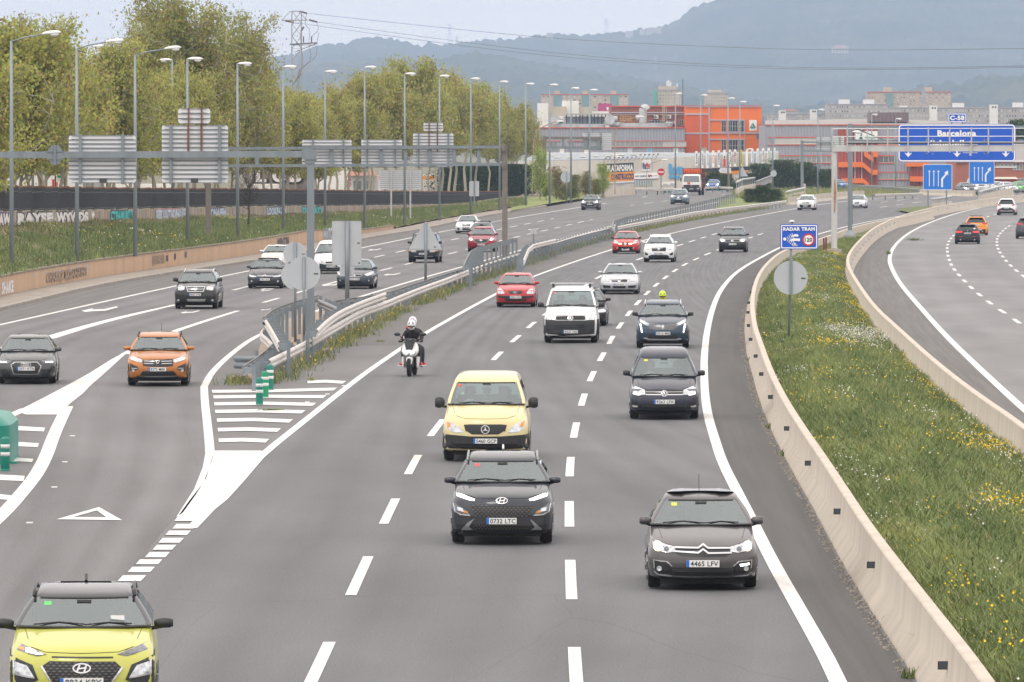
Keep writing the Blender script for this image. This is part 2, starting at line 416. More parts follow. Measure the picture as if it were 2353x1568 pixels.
def yclip(P_,a,b):return[p for p in P_ if a<=p.y<=b]
M1X=path([(-60,1700),(120,1500),(300,1310)]+M1,step=3)
o=strip('main_carriageway',M1X,pM2,A_MAIN,.004,kind='structure',nu=3)
LE2=path([(-500,1500),(-420,1100),(-300,880)]+L_EDGE,step=3)
o=strip('left_carriageway',LE2,path([(-60,1700),(120,1500),(300,1310)]+L_C,step=3),A_LEFT,.004,kind='structure',nu=3)
strip('right_carriageway',pR1,offset(pR1,12),A_RIGHT,.004,kind='structure',nu=3)
strip('main_shoulder',[p for p in pM2 if p.y<520],[p+side(PB1,i)*-.35 for i,p in enumerate(PB1)if p.y<520],A_DARK,.006,kind='structure')
strip('right_shoulder',offset(PB2,.3),pR1,A_SHOULD,.006,kind='structure')
strip('left_shoulder',pCurb,pLE,A_SHOULD,.006,kind='structure')
gl=[p for p in pM1 if 238<p.y<700]
strip('median_shoulder',offset(gl,-2.4),gl,A_SHOULD,.006,kind='structure')
MK=[0]
def mk(name='road_marking'):
 return name
def line_obj(pl,w0,w1=None,name='edge_line',z=.012,P_=None,label=None):
 P_=P_ or path(pl,step=2.0);w1=w1 or w0;n=len(P_)
 A=[p+side(P_,i)*-(w0+(w1-w0)*i/n)/2 for i,p in enumerate(P_)]
 B=[p+side(P_,i)*(w0+(w1-w0)*i/n)/2 for i,p in enumerate(P_)]
 o=strip(name,A,B,PAINT,z);o['kind']='structure';return o
def dashes(pl,w,period,on,name='lane_dash',s0=0.0,stop=None,start=0):
 P_=even(path(pl),1.0);L=plen(P_);s=start+s0;root=None
 nn=0
 segs=[]
 while s<L-on:
  i0=int(s);i1=int(s+on);q=P_[i0:i1+1]
  if len(q)>2 and(stop is None or q[0].y<stop):segs.append(q)
  s+=period
 for q in segs:
  A=[p+side(q,i)*-w/2 for i,p in enumerate(q)];B=[p+side(q,i)*w/2 for i,p in enumerate(q)]
  o=strip(name,A,B,PAINT,.012);o['kind']='structure'
 return len(segs)
line_obj(M1[:-1],.21,.21);line_obj(M2,.24,.22);line_obj(L_EDGE,.22)
line_obj([(-60,820),(0,802),(110,778)],.3,.6);line_obj([(110,778),(231,741),(403,701)],.6,.26)
line_obj([(290,815),(380,769),(470,739),(547,715)],.42,.2)
line_obj(L_C[6:],.22,.2);line_obj(R1,.24)
def dash_at(P_,ys,on=9.0,w=.21,name='lane_dash'):
 pass
DP,DO=19.3,9.2
dashes(L12,.18,DP,DO,s0=3.6,stop=900);dashes(L23,.18,DP,DO,s0=2.5,stop=900)
dashes(L_A,.2,DP,DO,s0=30,stop=900);dashes(L_B,.2,DP,DO,s0=4,stop=900)
dashes(R12,.18,16,7.5,stop=900);dashes(R23,.18,16,7.5,stop=900)
def poly_mark(pts,name='gore_marking',z=.014,m=None,sub=0,world=False):
 P_=[p if world else G(*p)for p in pts]
 tri=tessellate_polygon([[Vector((p.x,p.y,0))for p in P_]])
 me=bpy.data.meshes.new(name);me.from_pydata([(p.x,p.y,p.z+z)for p in P_],[],[tuple(t)for t in tri])
 me.materials.append(m or PAINT)
 if sum(p.normal.z for p in me.polygons)<0:me.flip_normals()
 o=link(name,me);o['kind']='structure';return o
poly_mark([(401,1199),(460,1199),(523,1149),(560,1108),(612,1047),(600,1037),(492,1037),(487,1060),(468,1110),(436,1151)])
line_obj([(482,1040),(482,1029),(477,978),(470.6,926),(469,890)],.22,.22)
poly_mark([(473,1037),(492,1037),(474,1100),(449,1140),(420,1180),(405,1190),(446,1126),(466,1075)])
for x0,y0,x1,y1 in[(487,900.7,769,895.4),(490,913.6,745,913),(492,929.6,721,930.7),(494,947,696,948),(498,967,667.5,969),(500,989,640,990),(502,1013.6,613,1014.5),(706,879,790,880)]:
 t=3.2+(y0-880)*.008;xm=(x0+x1)/2
 poly_mark([(x0,y0-t),(xm,y0-t-1.5),(x1+6,y1-t),(x1-3,y1+t),(xm,y0+t-1.5),(x0+1,y0+t)],'hatch_bar')
for x0,x1,y0,y1 in[(1480,1695,213,253),(1420,1640,270,308),(1360,1580,333,375),(1310,1515,393,435),(1245,1460,455,500),(1165,1395,518,560),(1095,1330,582,628),(1010,1255,655,705)]:
 c=lambda a,b:(a/2.147/1.7408,(2000+b/2.147)/1.7408)
 k=(y1-y0)*.9
 poly_mark([c(x0+k,y0),c(x1,y0),c(x1-k,y1),c(x0,y1)],'rumble_block')
poly_mark([(310,798),(256,827),(205,859),(154,887),(103,914),(38,947),(60,954),(133,954),(164,926),(190,906),(205,890),(250,850),(285,818)])
line_obj([(155,935),(140,965),(122,1005),(106,1050),(84,1092),(52,1132),(10,1180),(-40,1225)],.32)
line_obj([(60,940),(20,958),(-40,985),(-120,1025)],.3)
for x0,x1,y0,y1 in[(110,405,912,960),(60,350,1052,1100),(60,300,1192,1235),(-90,222,1345,1405),(-90,100,1520,1575)]:
 c=lambda a,b:(a/3.9,(1300+b/2.24)/1.7408)
 poly_mark([c(x0,y0+4),c(x0+60,y0),c(x1,y0+14),c(x1-12,y1),c(x0,y1-12)],'hatch_bar')
c=lambda a,b:(a/2.147/1.7408,(2000+b/2.147)/1.7408)
OT=[c(485,173),c(850,68),c(1050,181)];IT=[c(632,153),c(832,97),c(915,156)]
for i in range(3):
 j=(i+1)%3;poly_mark([OT[i],OT[j],IT[j],IT[i]],'give_way_marking')
def arrow(x,y,w=85,straight=False):
 """deflection arrow painted in a lane, seen very foreshortened"""
 h=w*.075;s=w/85
 poly_mark([(x-40*s,y+1*s),(x-12*s,y-5*s),(x-16*s,y-1.5*s),(x+12*s,y-2.5*s),(x+40*s,y-9*s),(x+45*s,y-7*s),(x+16*s,y+1*s),(x-14*s,y+2.2*s),(x-30*s,y+4*s)],'lane_arrow')
arrow(227,714,85);arrow(436,719,45);arrow(617,665,40);arrow(760,656,46);arrow(900,632,40);arrow(611,669,26);arrow(610,713,26);arrow(840,612,26);arrow(1225,528,26)
arrow(700,602,30);arrow(860,575,32)
for x,y in[(1045,595),(168,1033-9),(150,1092-10),(125,1146),(68,1227)]:
 pass
st=MB()
stud_me=MB().box((0,0,.012),(.12,.12,.024)).mesh('road_stud',WHITE)
for x,y in[(167,1003),(149,1063),(125,1121),(68,1203),(790,888),(752,907),(706,925),(656,947)]:
 link('road_stud',stud_me,None,G(x,y));COL.objects[-1]['kind']='structure'
KERB=mat('kerb_stone',(.30,.27,.24),.9,var=.18,scale=1.5,bump=.2)
PAVE=mat('pavement_dusty',(.27,.235,.20),.95,var=.18,scale=.8,detail=8)
c2=offset(pCurb,-.28);c3=offset(pCurb,-2.0)
kr=empty('kerb',(0,0,0));kr['kind']='structure'
kmb=MB()
KP=even(pCurb,2.0)
KP=[p for p in KP if p.y<730]
def extrude(P_,prof,name,m,parent=None,sm=False,closed=True,o0=0):
 """profile points (offset to the right, z) swept along the path"""
 V=[];F=[];n=len(prof)
 for i,p in enumerate(P_):
  s=side(P_,i)
  for a,z in prof:V.append((p.x+s.x*a,p.y+s.y*a,p.z+z))
 for i in range(len(P_)-1):
  for k in range(n if closed else n-1):F.append((i*n+k,i*n+(k+1)%n,(i+1)*n+(k+1)%n,(i+1)*n+k))
 if closed:F.append(tuple(range(n)));F.append(tuple((len(P_)-1)*n+k for k in reversed(range(n))))
 b=MB();b.add(V,F);return b.build(name,m,parent,sm=sm)
for i in range(0,len(KP)-2,1):
 if KP[i].y>480:break
 q=[KP[i],KP[i].lerp(KP[i+1],.992)]
 extrude(q,[(0,0),(0,.13),(-.03,.15),(-.25,.15),(-.25,0)],'kerb_stone',KERB,kr)
q=[p for p in KP if p.y>480]
extrude(q,[(0,0),(0,.13),(-.03,.15),(-.25,.15),(-.25,0)],'far_kerb',KERB,kr)
strip('pavement',offset(KP,-2.1,.14),offset(KP,-.25,.14),PAVE,0,kind='structure')
# --------------- concrete barriers
NJ=[(-.30,0),(-.30,.08),(-.13,.33),(-.09,BH-.02),(-.07,BH),(.07,BH),(.09,BH-.02),(.13,.33),(.30,.08),(.30,0)]
def barrier(P_,label,refl_side,refl_from,refl_to,step,refl_mat,cols=10.0):
 t=empty('concrete_barrier',(0,0,0),0,label,'barrier')
 E=even(P_,1.0);i=0
 while i<len(E)-1:
  q=E[i:i+int(cols)+1]
  if len(q)>1:
   if len(q)>2:q=q[:-1]+[q[-2].lerp(q[-1],.985)]
   extrude(q,NJ,'barrier_section',CONC,t,sm=40)
  i+=int(cols)
 R_=P_;rme=MB().box((0,0,0),(.17,.05,.105)).box((0,-.03,0),(.15,.01,.085),1).mesh('reflector',[BLACK,refl_mat])
 s_=0.0;nxt=0.0;ok=False
 for k in range(1,len(R_)-1):
  s_+=(R_[k]-R_[k-1]).length;p=R_[k]
  if not refl_from<p.y<refl_to:continue
  if not ok:ok=True;nxt=s_
  if s_>=nxt:
   nxt+=step;s=side(R_,k)*refl_side
   link('reflector',rme,t,p+s*.155+Vector((0,0,.52)))
 return t
REF_D=mat('reflector_dark',(.05,.065,.08),.3);REF_L=mat('reflector_light',(.55,.6,.65),.3)
REF_G=mat('reflector_grey',(.35,.38,.42),.3)
barrier(PB1,'pale concrete barrier along the near verge with dark square reflectors',-1,84,420,17.8,REF_D)
barrier(PB2,'pale concrete barrier between the flowery verge and the right carriageway',1,230,900,14,REF_L)
E=[p for p in even(PB1,.9)if p.y<300 and random.random()<.7]
ttoe=MB()
for i,p in enumerate(E):
 s=side(E,i)*-.38
 for k in range(9):
  a=random.uniform(.008,.028);q=p+s+Vector((random.uniform(-.10,.08),random.uniform(-.5,.5),.01))
  ttoe.box(q+Vector((0,0,a*.2)),(a*1.4,a*2,a),0,random.random()*3)
tag(ttoe.build('gravel_at_barrier_foot',CONC2),'crumbled mortar and grit along the foot of the near concrete barrier','grit',None,'stuff')
# --------------- retaining wall, embankment, fence
OCHRE=mat('ochre_wall',(.55,.36,.22),.9,col2=(.42,.30,.21),scale=.6,bump=.2,stretch=(1,1,.2),detail=8)
MOSS=mat('mossy_concrete',(.15,.13,.09),.95,col2=(.26,.22,.17),scale=1.3,bump=.3,detail=8)
wp=[p for p in KP if p.y<560]
W0=offset(wp,-2.12,.14)
def wall_h(y):return .95-.62*sstep(470,540,y)
rw=empty('retaining_wall',(0,0,0),0,'low ochre painted retaining wall with graffiti scrawl between pavement and grass bank','wall')
i=0
while i<len(W0)-1:
 q=W0[i:i+3]
 if len(q)<2:break
 q=q[:-1]+[q[-2].lerp(q[-1],.994)]if len(q)>2 else q
 V=[];F=[]
 for j,p in enumerate(q):
  s=side(W0,i+j);h=wall_h(p.y)
  for a,z in[(0,-.1),(0,h-.08),(0,h-.08),(-.3,h-.08),(-.3,-.1)]:V.append((p.x+s.x*a,p.y+s.y*a,p.z+z))
 for j in range(len(q)-1):
  for k in range(5):F.append((j*5+k,j*5+(k+1)%5,(j+1)*5+(k+1)%5,(j+1)*5+k))
 b=MB();b.add(V,F);b.build('wall_panel',OCHRE,rw)
 V=[]
 for j,p in enumerate(q):
  s=side(W0,i+j);h=wall_h(p.y)
  for a,z in[(.04,h-.08),(.04,h),(-.34,h),(-.34,h-.08)]:V.append((p.x+s.x*a,p.y+s.y*a,p.z+z))
 F=[(j*4+k,j*4+(k+1)%4,(j+1)*4+(k+1)%4,(j+1)*4+k)for j in range(len(q)-1)for k in range(4)]+[(0,1,2,3),tuple((len(q)-1)*4+k for k in(3,2,1,0))]
 b=MB();b.add(V,F);b.build('coping',MOSS,rw)
 i+=2
SPRAY=mat('graffiti_dark',(.09,.085,.10),.8,var=.3,scale=2);SPRAY_B=mat('graffiti_pale_blue',(.42,.50,.60),.8,var=.3,scale=2);SPRAY_W=mat('graffiti_white',(.68,.66,.65),.8,var=.15,scale=2)
SPRAY_T=mat('graffiti_teal',(.05,.42,.42),.8,var=.2,scale=2);SPRAY_P=mat('graffiti_purple',(.12,.05,.2),.8);SPRAY_O=mat('graffiti_orange',(.6,.15,.05),.8);SPRAY_BK=mat('graffiti_black',(.02,.02,.025),.7);SPRAY_R=mat('graffiti_rose',(.45,.2,.25),.8)
def wall_marks(P_,y0,y1,hmax,m,n,name,parent,zlo=.12,wid=.16,seed=1,o=.012):
 """vertical strokes and loops lying on a wall face that follows P_"""
 rr=random.Random(seed);b=MB()
 E_=[p for p in even(P_,.25)if y0<p.y<y1]
 if len(E_)<6:return
 for _ in range(n):
  i=rr.randrange(1,len(E_)-3);s=side(E_,i)*o;p=E_[i]+s;d=(E_[i+1]-E_[i]).normalized()
  w=wid*rr.uniform(.5,1.6);zb=zlo+rr.uniform(0,hmax*.25);zt=hmax-rr.uniform(0,hmax*.3);sl=rr.uniform(-.3,.3)
  k=rr.random()
  if k<.65:b.add([p+Vector((0,0,zb)),p+d*w+Vector((0,0,zb)),p+d*(w+sl)+Vector((0,0,zt)),p+d*sl+Vector((0,0,zt))],[(0,1,2,3)])
  else:
   L=w*3.2;zz=rr.uniform(zb,zt);b.add([p+Vector((0,0,zz)),p+d*L+Vector((0,0,zz+.02)),p+d*L+Vector((0,0,zz+.12)),p+Vector((0,0,zz+.10))],[(0,1,2,3)])
 return b.build(name,m,parent)
FAINT=mat('faded_graffiti',(.30,.215,.155),.9,var=.2,scale=2)
def wall_text(P_,word,x0,x1,zc_,h,m,parent,o=.02,bold=.06):
 E_=even(P_,.5);X_=lambda p:p.x*FX/p.y+CX
 a=min(E_,key=lambda p:abs(X_(p)-x0));b_=min(E_,key=lambda p:abs(X_(p)-x1));d=b_-a;ang=math.atan2(d.y,d.x)
 n=Vector((math.sin(ang),-math.cos(ang),0))*o;L=Vector((d.x,d.y,0)).length;V_,F_,w=text_geo(word,bold)
 c_=(a+b_)/2+n;sl=d.z/max(L,.01)
 me=bpy.data.meshes.new('graffiti_letters');me.from_pydata([(x*L/w,0,(z-.5)*h+x*L/w*sl)for x,z in V_],[],F_);me.materials.append(m)
 return link('graffiti_letters',me,parent,(c_.x,c_.y,c_.z+zc_),ang)
for w_,x0,x1,m_,z_,h_ in(('CHARKZ KOANAWS',105,200,FAINT,.42,.42),('QUEMOSER',349,378,FAINT,.5,.45),('RE',380,386,SPRAY,.5,.3),('QUS',399,404,SPRAY,.55,.3),('QUS',423,428,SPRAY,.58,.3),('MINTIN',637,664,SPRAY,.45,.55),('WATOWN',742,775,SPRAY_B,.4,.8),('SHAKE',4,30,SPRAY_W,.35,.5)):
 wall_text(W0,w_,x0,x1,z_,h_,m_,rw)
wall_marks(W0,325,352,.8,SPRAY_B,14,'graffiti',rw,seed=4,wid=.25,o=.008);wall_marks(W0,270,292,.8,SPRAY_W,14,'graffiti',rw,seed=6,wid=.2)
FD=[(-120,492.5,335,.66),(0,490.6,366,.66),(300,484,452,.72),(588,476.5,544,.86),(844,475,638,.6),(1075,470,800,.45),(1230,462,960,.4)]
FB=smooth([at(x,y,d)for x,y,d,h in FD],2);FBh=[h for*_,h in FD]
def fence_low(y):return float(np.interp(y,[d for _,_,d,_ in FD],FBh))
FE=even(FB,8.0)
fwall=empty('fence_base_wall',(0,0,0),0,'stained low concrete wall under the black fence, stepped and sprayed with graffiti','wall')
fence=empty('railing_fence',(0,0,0),0,'long black spiked railing fence stepping along the top of the grass bank','fence')
IRON=mat('black_iron',(.022,.025,.03),.55,var=.2,scale=2);TIPS=mat('rusty_spike_tips',(.22,.10,.05),.8)
STAINC=mat('stained_concrete',(.16,.13,.10),.95,col2=(.40,.34,.27),scale=1.1,bump=.3,stretch=(1,1,.12),detail=8)
pk=MB();NP=44;FH=1.40
for k in range(NP):
 x=-3.9+7.8*k/(NP-1);pk.box((x,0,FH/2+.02),(.045,.045,FH-.08));pk.box((x,0,FH+.02),(.04,.04,.11),1,PI/4,.1)
pk_me=pk.mesh('pickets',[IRON,TIPS])
rail_me=MB().box((0,0,.14),(7.95,.05,.05)).mesh('fence_rail',IRON)
post_me=MB().box((0,0,FH/2+.06),(.08,.08,FH+.12)).mesh('fence_post',IRON)
for i in range(len(FE)-1):
 a,b=FE[i],FE[i+1];m_=(a+b)/2;ang=math.atan2(b.y-a.y,b.x-a.x);L=(Vector((b.x-a.x,b.y-a.y,0))).length
 pz=max(a.z,b.z)+.03
 o=link('pickets',pk_me,fence,Vector((m_.x,m_.y,pz)),ang);o.scale.x=L/7.95;o['kind']='stuff'
 link('fence_rail',rail_me,fence,Vector((m_.x,m_.y,pz)),ang);link('fence_rail',rail_me,fence,Vector((m_.x,m_.y,pz+FH-.42)),ang)
 link('fence_post',post_me,fence,Vector((a.x,a.y,pz-.05)),ang)
 wl=fence_low(m_.y)+.5
 w_=MB().box((0,0,-wl/2),(L*.985,.28,wl));o=w_.build('wall_block',STAINC,fwall,Vector((m_.x,m_.y,pz)),rz=ang)
def fmark(px0,px1,m,n,seed,wid=.3,o=.165,zl=.0):
 ys_=[np.interp(q,[f[0]for f in FD],[f[2]for f in FD])for q in(px0,px1)]
 P2=[p+Vector((0,0,-.66))for p in FB];wall_marks(P2,ys_[0],ys_[1],.68,m,n,'graffiti',fwall,zlo=zl,wid=wid,seed=seed,o=o)
FW=[p+Vector((0,0,-.02))for p in FB]
for w_,x0,x1,m1,m2 in(('RAYSE',33,114,SPRAY_W,SPRAY_BK),('WYWDS',122,196,SPRAY_W,SPRAY_BK),('AW',-12,16,SPRAY_W,SPRAY_P),('CTEAMUK',247,290,SPRAY_T,SPRAY_BK),('SELLUTION',352,405,SPRAY_B,SPRAY_R),('LEONAFEN',470,514,SPRAY_B,SPRAY_BK),('LOOKFAZO',608,651,SPRAY_B,SPRAY_BK),('DILEXO',690,735,SPRAY_T,SPRAY_BK)):
 wall_text(FW,w_,x0,x1,-.30,.60,m2,fwall,.16,.13);wall_text(FW,w_,x0,x1,-.30,.54,m1,fwall,.19,.07)
fmark(28,118,SPRAY_W,46,1,.8,.150);fmark(122,196,SPRAY_W,46,2,.8,.150);fmark(116,122,SPRAY_P,8,31,.5,.155);fmark(245,292,SPRAY_T,60,4,.8,.150);fmark(252,258,SPRAY_O,8,6,.6,.155);fmark(287,293,SPRAY_O,8,16,.6,.155);fmark(352,405,SPRAY_B,40,7,.8,.150)
GRASS_G=mat('bank_soil_grass',(.07,.10,.03),.95,col2=(.27,.17,.10),scale=.35,detail=9)
topw=offset([p for p in KP],-2.25,.0);topw=[Vector((p.x,p.y,p.z+.12+(wall_h(p.y)-.08 if p.y<560 else .1)))for p in topw]
botf=[p+Vector((-.0,0,-fence_low(p.y)))for p in FB]
def by_y(P_,ys):
 yy=[p.y for p in P_];return[Vector((float(np.interp(y,yy,[p.x for p in P_])),y,float(np.interp(y,yy,[p.z for p in P_]))))for y in ys]
YB=list(range(240,900,5));TA=by_y(topw,YB);TB=by_y(botf,YB)
def bankp(i,t):
 a,b=TA[i],TB[i];p=a.lerp(b,t);p.z=a.z+(b.z-a.z)*(t**1.15)+.12*math.sin(PI*t)+.10*noise.noise(Vector((p.x*.25,p.y*.12,0)));return p
V=[];F=[];NU=12
for i in range(len(YB)):
 for k in range(NU+1):V.append(bankp(i,k/NU))
 V.append(TB[i]+Vector((-60,0,-1.2)))
k1=NU+2
for i in range(len(YB)-1):
 for k in range(NU+1):F.append((i*k1+k,i*k1+k+1,(i+1)*k1+k+1,(i+1)*k1+k))
b=MB();b.add(V,F);o=b.build('grass_bank',GRASS_G,sm=True);o['kind']='structure'
def bank_at(X,Y):
 if Y<240 or Y>890:return 0
 f=(Y-240)/5;i=min(int(f),len(YB)-2);a=TA[i].lerp(TA[i+1],f-i);b=TB[i].lerp(TB[i+1],f-i)
 t=(X-a.x)/(b.x-a.x);tt=min(1,max(0,t));return bankp(i,tt).z
 # --------------- the flowery verge between the two barriers
YM=list(range(64,700,4));MA=by_y(PB1,YM);MBB=by_y(PB2,YM)
VERGE=mat('verge_soil_grass',(.06,.095,.02),.95,col2=(.14,.16,.05),scale=.6,detail=9)
V=[];F=[];NU2=10
def vergep(i,t):
 p=MA[i].lerp(MBB[i],t);p.z=zg(p.y)+.18+.30*math.sin(PI*t)+.06*noise.noise(Vector((p.x*.4,p.y*.2,3)));return p
for i in range(len(YM)):
 for k in range(NU2+1):V.append(vergep(i,k/NU2))
for i in range(len(YM)-1):
 for k in range(NU2):F.append((i*(NU2+1)+k,i*(NU2+1)+k+1,(i+1)*(NU2+1)+k+1,(i+1)*(NU2+1)+k))
b=MB();b.add(V,F);o=b.build('verge_ground',VERGE,sm=True);o['kind']='structure'
def verge_at(X,Y):
 f=(Y-64)/4;i=max(0,min(int(f),len(YM)-2));a=MA[i].lerp(MA[i+1],f-i);c_=MBB[i].lerp(MBB[i+1],f-i)
 t=min(1,max(0,(X-a.x)/max(.1,c_.x-a.x)));return vergep(i,t).z
 # --------------- grass blades, flowers and weeds
GM=[mat('blade_'+n_,c_,.8)for n_,c_ in(('green',(.145,.19,.06)),('light',(.22,.27,.10)),('yellow',(.26,.28,.09)),('dry',(.30,.25,.13)),('deep',(.10,.145,.05)))]
YEL=mat('yellow_flower',(.80,.56,.01),.7);WHF=mat('white_flower',(.75,.75,.70),.7);LIL=mat('pale_lilac_flower',(.5,.42,.5),.7)
def blades(name,P0,hgt,wid,mats,mi,label,lean=.45,nb=5):
 """P0 (n,3) roots, every tuft gets nb blades"""
 n=len(P0)*nb;P=np.repeat(P0,nb,0)+np.c_[RNG.normal(0,wid*3.5,(n,2)),np.zeros(n)]
 H=np.repeat(hgt,nb)*RNG.uniform(.5,1.25,n);a=RNG.uniform(0,2*PI,n);W=np.repeat(wid,nb)if not np.isscalar(wid)else np.full(n,wid)
 dx=np.c_[np.cos(a),np.sin(a),np.zeros(n)]*W[:,None]/2
 ln=RNG.normal(0,lean,(n,2))*H[:,None]
 T=P+np.c_[ln,H]
 V=np.empty((n,3,3));V[:,0]=P-dx;V[:,1]=P+dx;V[:,2]=T
 me=np_mesh(name,V.reshape(-1,3),np.arange(n*3).reshape(-1,3),mats,np.repeat(mi,nb))
 o=link(name,me);tag(o,label,'grass',None,'stuff');return o
def fnoise(x,y,s,z=0):return np.array([noise.noise(Vector((a*s,b_*s*.6,z)))for a,b_ in zip(x,y)])
def ysn(x,y,z):return .6*np.array([noise.noise(Vector((a*.8,b_*.07,z)))for a,b_ in zip(x,y)])+.4*np.array([noise.noise(Vector((a*2.2,b_*.2,z+5)))for a,b_ in zip(x,y)])
def scatter_between(A,B,y0,y1,n,zf,margin=.03,pw=1.0):
 yA=np.array([p.y for p in A]);xA=np.array([p.x for p in A]);xB=np.interp(yA,[p.y for p in B],[p.x for p in B])
 u=RNG.random(n)**pw;y=y0+(y1-y0)*u
 wdt=np.interp(y,yA,xB-xA);keep=RNG.random(n)<np.abs(wdt)/max(1e-3,np.abs(wdt).max());y=y[keep]
 t=RNG.uniform(margin,1-margin,len(y));x=np.interp(y,yA,xA)*(1-t)+np.interp(y,yA,xB)*t
 z=np.array([zf(a,b_)for a,b_ in zip(x,y)]);return x,y,z,t
def pick_mat(x,y,s=.35):
 q=.8*ysn(x,y,2)+RNG.normal(0,.22,len(x));mi=np.zeros(len(x),int)
 mi[q>.12]=1;mi[q>.38]=2;mi[q<-.28]=4;mi[RNG.random(len(x))<.05]=3;return mi
x,y,z,t=scatter_between(MA,MBB,84,480,64000,verge_at,.04,1.35)
mi=pick_mat(x,y);hh=np.clip(.17+.10*fnoise(x,y,.5,5),.07,.32)
blades('verge_grass',np.c_[x,y,z],hh,.026,GM,mi,'long green grass covering the verge between the two concrete barriers',lean=.7)
def flowers(x,y,z,mi,size,name,label,mats,hgt):
 n=len(x);s=size*RNG.uniform(.7,1.3,n);H=hgt*RNG.uniform(.6,1.2,n);a=RNG.uniform(0,PI,n)
 c_=np.c_[x,y,z+H];u=np.c_[np.cos(a),np.sin(a)*.6,.35*np.sin(a)]*s[:,None];v=np.c_[-np.sin(a)*.4,np.cos(a)*.3,np.full(n,.8)]*s[:,None]
 V=np.stack([c_-u,c_-v,c_+u,c_+v],1).reshape(-1,3)
 me=np_mesh(name,V,np.arange(n*4).reshape(-1,4),mats,mi);tag(link(name,me),label,'flowers',None,'stuff')
x,y,z,t=scatter_between(MA,MBB,84,420,60000,verge_at,.04,1.3)
q1=ysn(x,y,11)+.30*(t-.5)+RNG.normal(0,.20,len(x));k_=q1>.44
flowers(x[k_],y[k_],z[k_],np.zeros(k_.sum(),int),.021,'yellow_flowers','small yellow wildflowers drifting across the verge grass',[YEL],.21)
x,y,z,t=scatter_between(MA,MBB,84,420,60000,verge_at,.04,1.3)
q1=ysn(x,y,31)+.15*(t-.5)+RNG.normal(0,.2,len(x));cpt=G(1960,800)
q1=q1+.9*np.exp(-(((x-cpt.x)/1.6)**2+((y-cpt.y)/9)**2));k_=q1>.50
flowers(x[k_],y[k_],z[k_],(RNG.random(k_.sum())<.2).astype(int),.019,'white_flowers','white wildflowers in patches among the verge grass',[WHF,LIL],.22)
def bz(a,b_):return bank_at(a,b_)
x,y,z,t=scatter_between(TA,TB,262,800,60000,bz,.02,1.15)
bare=(fnoise(x,y,.16,21)+.4*t>.36)&(RNG.random(len(x))<.85);x,y,z,t=x[~bare],y[~bare],z[~bare],t[~bare]
mi=pick_mat(x,y,.15);mi[RNG.random(len(x))<.35]=4;mi[(t>.75)&(RNG.random(len(x))<.4)]=3
blades('bank_grass',np.c_[x,y,z],np.clip(.30+.2*fnoise(x,y,.15,9),.12,.6),.05,GM,mi,'rough green grass on the bank between retaining wall and fence')
x,y,z,t=scatter_between(TA,TB,262,800,16000,bz,.02)
k_=(fnoise(x,y,.12,41)+RNG.normal(0,.2,len(x)))>.50
flowers(x[k_],y[k_],z[k_],(RNG.random(k_.sum())<.45).astype(int),.038,'bank_flowers','scattered small white and yellow flowers on the grass bank',[YEL,WHF],.38)
# --------------- guard rails
WB=[(0,-.155),(.03,-.15),(.075,-.105),(.075,-.055),(.01,-.01),(.01,.01),(.075,.055),(.075,.105),(.03,.15),(0,.155),(-.006,.15),(.06,.10),(.06,.055),(-.004,.01),(-.004,-.01),(.06,-.055),(.06,-.10),(-.006,-.15)]
gpost={}
RAIL=mat('rail_white_galvanised',(.56,.53,.50),.5,metal=.2,var=.14,scale=2.5,stretch=(1,1,.3))
RAILD=mat('rail_dull_galvanised',(.22,.23,.23),.55,metal=.3,var=.2,scale=2.5)
def guard_rail(pl,h,sgn,label,m=RAIL,step=4.0,sect=8.0,posts=True,world=None,post_h=None,y_end=None,spacer=True,post_off=None):
 """h = height of the rail's centre; sgn +1: face to the right of the path"""
 P_=world or smooth([G(x,y,h)for x,y in pl],1)
 for p in P_:p.z-=h
 t=empty('guard_rail',(0,0,0),0,label,'guard rail')
 E_=even(P_,.5)
 if y_end:E_=[p for p in E_ if p.y<y_end]
 k=int(sect/.5);i=0
 prof=[(a*sgn,z+h)for a,z in WB]
 while i<len(E_)-1:
  q=E_[i:i+k+1]
  if len(q)>1:extrude(q[::2]if len(q)>3 and len(q)%2 else q,prof,'rail',m,t,sm=50)
  i+=k
 if posts:
  ph=(post_h or h+.18)
  key=round(ph,2)
  if key not in gpost:
   b=MB();b.box((-.05,0,ph/2),(.012,.11,ph)).box((.0,.05,ph/2),(.11,.012,ph)).box((0,-.05,ph/2),(.11,.012,ph));gpost[key]=b.mesh('post',GALV)
   gpost['s']=MB().box((0,0,0),(.24,.14,.18)).mesh('spacer',GALV)
  E2=even([p for p in E_],step)
  for i,p in enumerate(E2[:-1]if len(E2)>2 else E2):
   s=side(E2,i);off=post_off if post_off is not None else-.28*sgn
   a=math.atan2(s.y,s.x);q=p+s*off;link('post',gpost[key],t,Vector((q.x,q.y,zg(q.y))),a)
   if spacer:q2=p+s*(-.12*sgn);link('spacer',gpost['s'],t,Vector((q2.x,q2.y,p.z+h)),a)
 return t
MAINR=[(617,838),(697.6,797),(772,754),(827,722),(882,703),(926,684),(976.6,664),(1024,647),(1101,617),(1176.6,594),(1250,571),(1343,541),(1405,527.5),(1510,507),(1612.7,487),(1765,469.5),(1806,464)]
guard_rail(MAINR,.60,1,'long pale guard rail along the left edge of the main carriageway')
guard_rail([(561,852),(595,830),(628,801)],.60,-1,'short guard rail of the gore nose beside the exit lane, curving back to the left',m=RAILD,step=2.2)
guard_rail([(628,800),(614,786),(601,776),(605,766),(614,759)],.60,-1,'hooked low guard rail just above the gore nose',step=2.6)
guard_rail([(642,797),(624,764),(608,738)],.95,-1,'white sloping guard rail down-turn at the left corner of the gore',step=3,m=RAIL)
